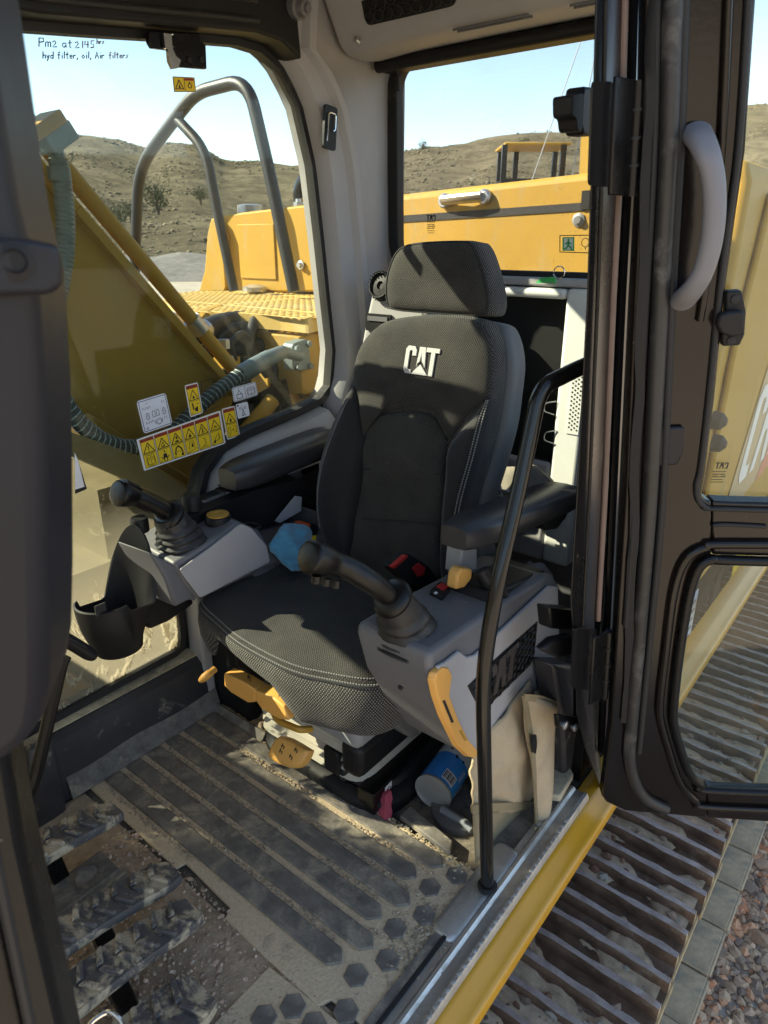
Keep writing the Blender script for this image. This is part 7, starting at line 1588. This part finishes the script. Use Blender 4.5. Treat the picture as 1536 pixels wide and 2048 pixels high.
# canvas bag folded against the console
M['canvas'] = mat('beige_canvas', (.47, .365, .235), .95, var=.14, vscale=14, bump=.7, bscale=260, dust=.25, dcol=(.30, .24, .16), dscale=6)
M['webbing'] = mat('khaki_webbing', (.27, .21, .12), .9, var=.2, bump=.5, bscale=300)
M['khaki'] = mat('khaki_lining', (.27, .215, .13), .9, var=.2, bump=.3, bscale=200)
bag = thing('canvas_bag', 'beige canvas bag with khaki binding leaning against the left console', 'bag', P(1010, 1700, Z=0))
def lerp4(q, u, v): return (q[0] * (1 - u) + q[1] * u) * (1 - v) + (q[3] * (1 - u) + q[2] * u) * v
XG = .565
A = [P(945, 1500, X=.570), P(1060, 1360, X=.56), P(1075, 1620, X=.545), P(945, 1625, X=.555)]
def pan(u, v):
    p = lerp4(A, u, v); return p + V((-.018 * math.sin(math.pi * u) * math.sin(math.pi * v) + .012 * mnoise.noise(V((u * 3, v * 4, 0))) + .004 * mnoise.noise(V((u * 9, v * 7, 2))), 0, 0))
cloth('front_panel', pan, 20, 24, M['canvas'], None, None, .006, bag)
B_ = [P(1050, 1385, X=.535), P(1118, 1408, X=.515), P(1092, 1672, X=.485), P(1072, 1672, X=.50)]
cloth('side_flap', lambda u, v: lerp4(B_, u, v) + V((-.012 * math.sin(math.pi * u) + .006 * math.sin(v * 7), .004 * math.sin(v * 9 + u * 2), 0)), 12, 24, M['canvas'], None, None, .005, bag)
C_ = [P(946, 1622, X=.553), P(1074, 1618, X=.543), P(1075, 1650, X=.53), P(952, 1725, X=.545)]
cloth('lining_flap', lambda u, v: lerp4(C_, u, v) + V((.02 * math.sin(math.pi * u) * v, 0, 0)), 14, 8, M['khaki'], None, None, .004, bag)
D_ = [P(1062, 1380, X=.575), P(1105, 1368, X=.575), P(1108, 1395, X=.565), P(1064, 1400, X=.565)]
cloth('top_fold', lambda u, v: lerp4(D_, u, v) + V((-.015 * math.sin(math.pi * v), 0, 0)), 8, 6, M['canvas'], None, None, .008, bag)
def web(l, w, name):
    m = MB(); pts = [P(x, y, X=X) for x, y, X in l]; m.tube(catmull(pts, 5), (.0035), 8); return m.build(name, M['webbing'], bag)
def band(l0, l1, name, mt='webbing'):
    m = MB(); a = catmull([P(x, y, X=X) for x, y, X in l0], 6); b = catmull([P(x, y, X=X) for x, y, X in l1], 6)
    m.loft([[p, q, q + V((.004, 0, 0)), p + V((.004, 0, 0))] for p, q in zip(a, b)]); return m.build(name, M[mt], bag, smooth=60)
band([(944, 1612, .548), (1000, 1606, .535), (1074, 1604, .536)], [(945, 1628, .548), (1000, 1622, .535), (1074, 1620, .536)], 'binding')
band([(1046, 1392, .53), (1058, 1470, .52), (1068, 1560, .505), (1074, 1672, .49)], [(1054, 1390, .53), (1067, 1470, .52), (1077, 1560, .505), (1081, 1672, .49)], 'binding')
band([(1050, 1388, .528), (1085, 1392, .517), (1119, 1406, .510)], [(1050, 1402, .528), (1085, 1406, .517), (1118, 1420, .510)], 'binding')
band([(1070, 1655, .486), (1092, 1656, .482)], [(1070, 1674, .486), (1092, 1675, .482)], 'binding')
band([(1066, 1470, .508), (1064, 1490, .507), (1066, 1505, .506)], [(1073, 1470, .508), (1074, 1490, .507), (1072, 1508, .506)], 'burnt_patch', 'blackmat')
# dark gloves and blanket between can and bag
M['glove'] = mat('dark_grey_glove', (.085, .085, .09), .9, var=.3, bump=.6, bscale=240, dust=.3, dcol=(.2, .17, .13)); M['gloveknit'] = mat('grey_knit', (.2, .215, .24), .95, var=.3, bump=.9, bscale=500)
gl_ = thing('work_glove', 'dark work glove with grey knitted cuff lying between can and bag', 'glove', P(915, 1625, Z=0))
m = MB(); g0 = P(925, 1612, Z=.008); m.pillow([V((.065 * math.cos(R(t)) * (1 + .15 * math.sin(R(3 * t))), .085 * math.sin(R(t)), 0)) for t in range(0, 360, 12)], Frame(g0, (1, 0, 0), (0, 1, 0)), .014, 2.2, 7, lambda a, b: .008 * mnoise.noise(V((a * 30, b * 30, 0))), .02); m.build('palm', M['glove'], gl_, smooth=70)
for k, (x, y) in enumerate(((885, 1580), (905, 1570), (925, 1568), (935, 1590))):
    m = MB(); e = P(x + 18, y + 22, Z=.012); m.tube([g0 + (e - g0) * .4, g0 + (e - g0) * .9, e + V((0, -.02, 0))], [.011, .010, .006], 10); m.build('finger', M['glove'], gl_, smooth=60)
m = MB(); m.tube(catmull([P(885, 1618, Z=.022), P(905, 1630, Z=.022), P(930, 1645, Z=.02), P(945, 1660, Z=.015)], 5), [(.014, .010)] * 16, 12); m.build('cuff', M['gloveknit'], gl_, smooth=60)
# raised black heater duct by the seat foot, label and red strap
hv = thing('floor_vent', 'black slotted floor vent with white label beside the seat base', 'vent', P(800, 1580, Z=0))
a, b = P(748, 1640, Z=.03), P(880, 1495, Z=.03); FVt = Frame(P(748, 1640, Z=.0), V((b.x - a.x, b.y - a.y, 0)), (0, 0, 1)); s_ = 1 if FVt.n.dot(EYE - FVt.o) > 0 else -1
m = MB(); m.bb((0, 0, -s_ * .0), (.30, .075, -s_ * .05), 0, FVt); m.build('vent_box', M['black'], hv, bevel=.003)
for k in range(12): m = MB(); m.prism([FVt(.10 + .015 * k, .015, s_ * .001), FVt(.106 + .015 * k, .015, s_ * .001), FVt(.112 + .015 * k, .06, s_ * .001), FVt(.106 + .015 * k, .06, s_ * .001)], FVt.n * s_ * .003); m.build('slot', M['rubber'], hv)
m = MB(); m.prism([FVt(.045, .012, s_ * .001), FVt(.072, .012, s_ * .001), FVt(.072, .066, s_ * .001), FVt(.045, .066, s_ * .001)], FVt.n * s_ * .001)
m.build('label', M['white'], hv)
m = MB()
for y in (.026, .05): m.tube([FVt(.0585 + .008 * math.cos(t * .8), y + .007 * math.sin(t * .8), s_ * .0025) for t in range(9)], .0008, 4)
m.build('label_print', M['ink'], hv)
m = MB(); st0 = P(766, 1580, Z=.055); m.loft([[st0 + V((-.010 * k * .6, .016 * k * .5, -.012 * k)) + V((a_, b_, 0)) * (1 + .15 * (k % 2)) for a_, b_ in ((-.018, -.010), (.016, -.016), (.020, .0), (-.014, .010))] for k in range(5)]); M['redstrap'] = mat('faded_red_strap', (.42, .06, .09), .8, var=.3, bump=.6, bscale=150); tag(m.build('red_strap', M['redstrap'], smooth=40), 'short faded red strap end hanging at the seat foot', 'strap')
# flat rubber mat offcut and metal plate by the door
m = MB(); m.prism([P(x, y, Z=.010) for x, y in ((820, 1620), (905, 1690), (900, 1715), (800, 1640))], (0, 0, .015)); tag(m.build('mat_offcut', M['matrub'], bevel=.003), 'folded edge of rubber matting below the glove cuff', 'rubber mat')
m = MB(); m.prism([P(x, y, Z=.02) for x, y in ((1080, 1545), (1125, 1520), (1146, 1560), (1120, 1605), (1088, 1600))], (0, 0, .02)); tag(m.build('dusty_block', M['ledge'], bevel=.004), 'dusty wooden looking block behind the canvas bag by the pillar foot', 'block')
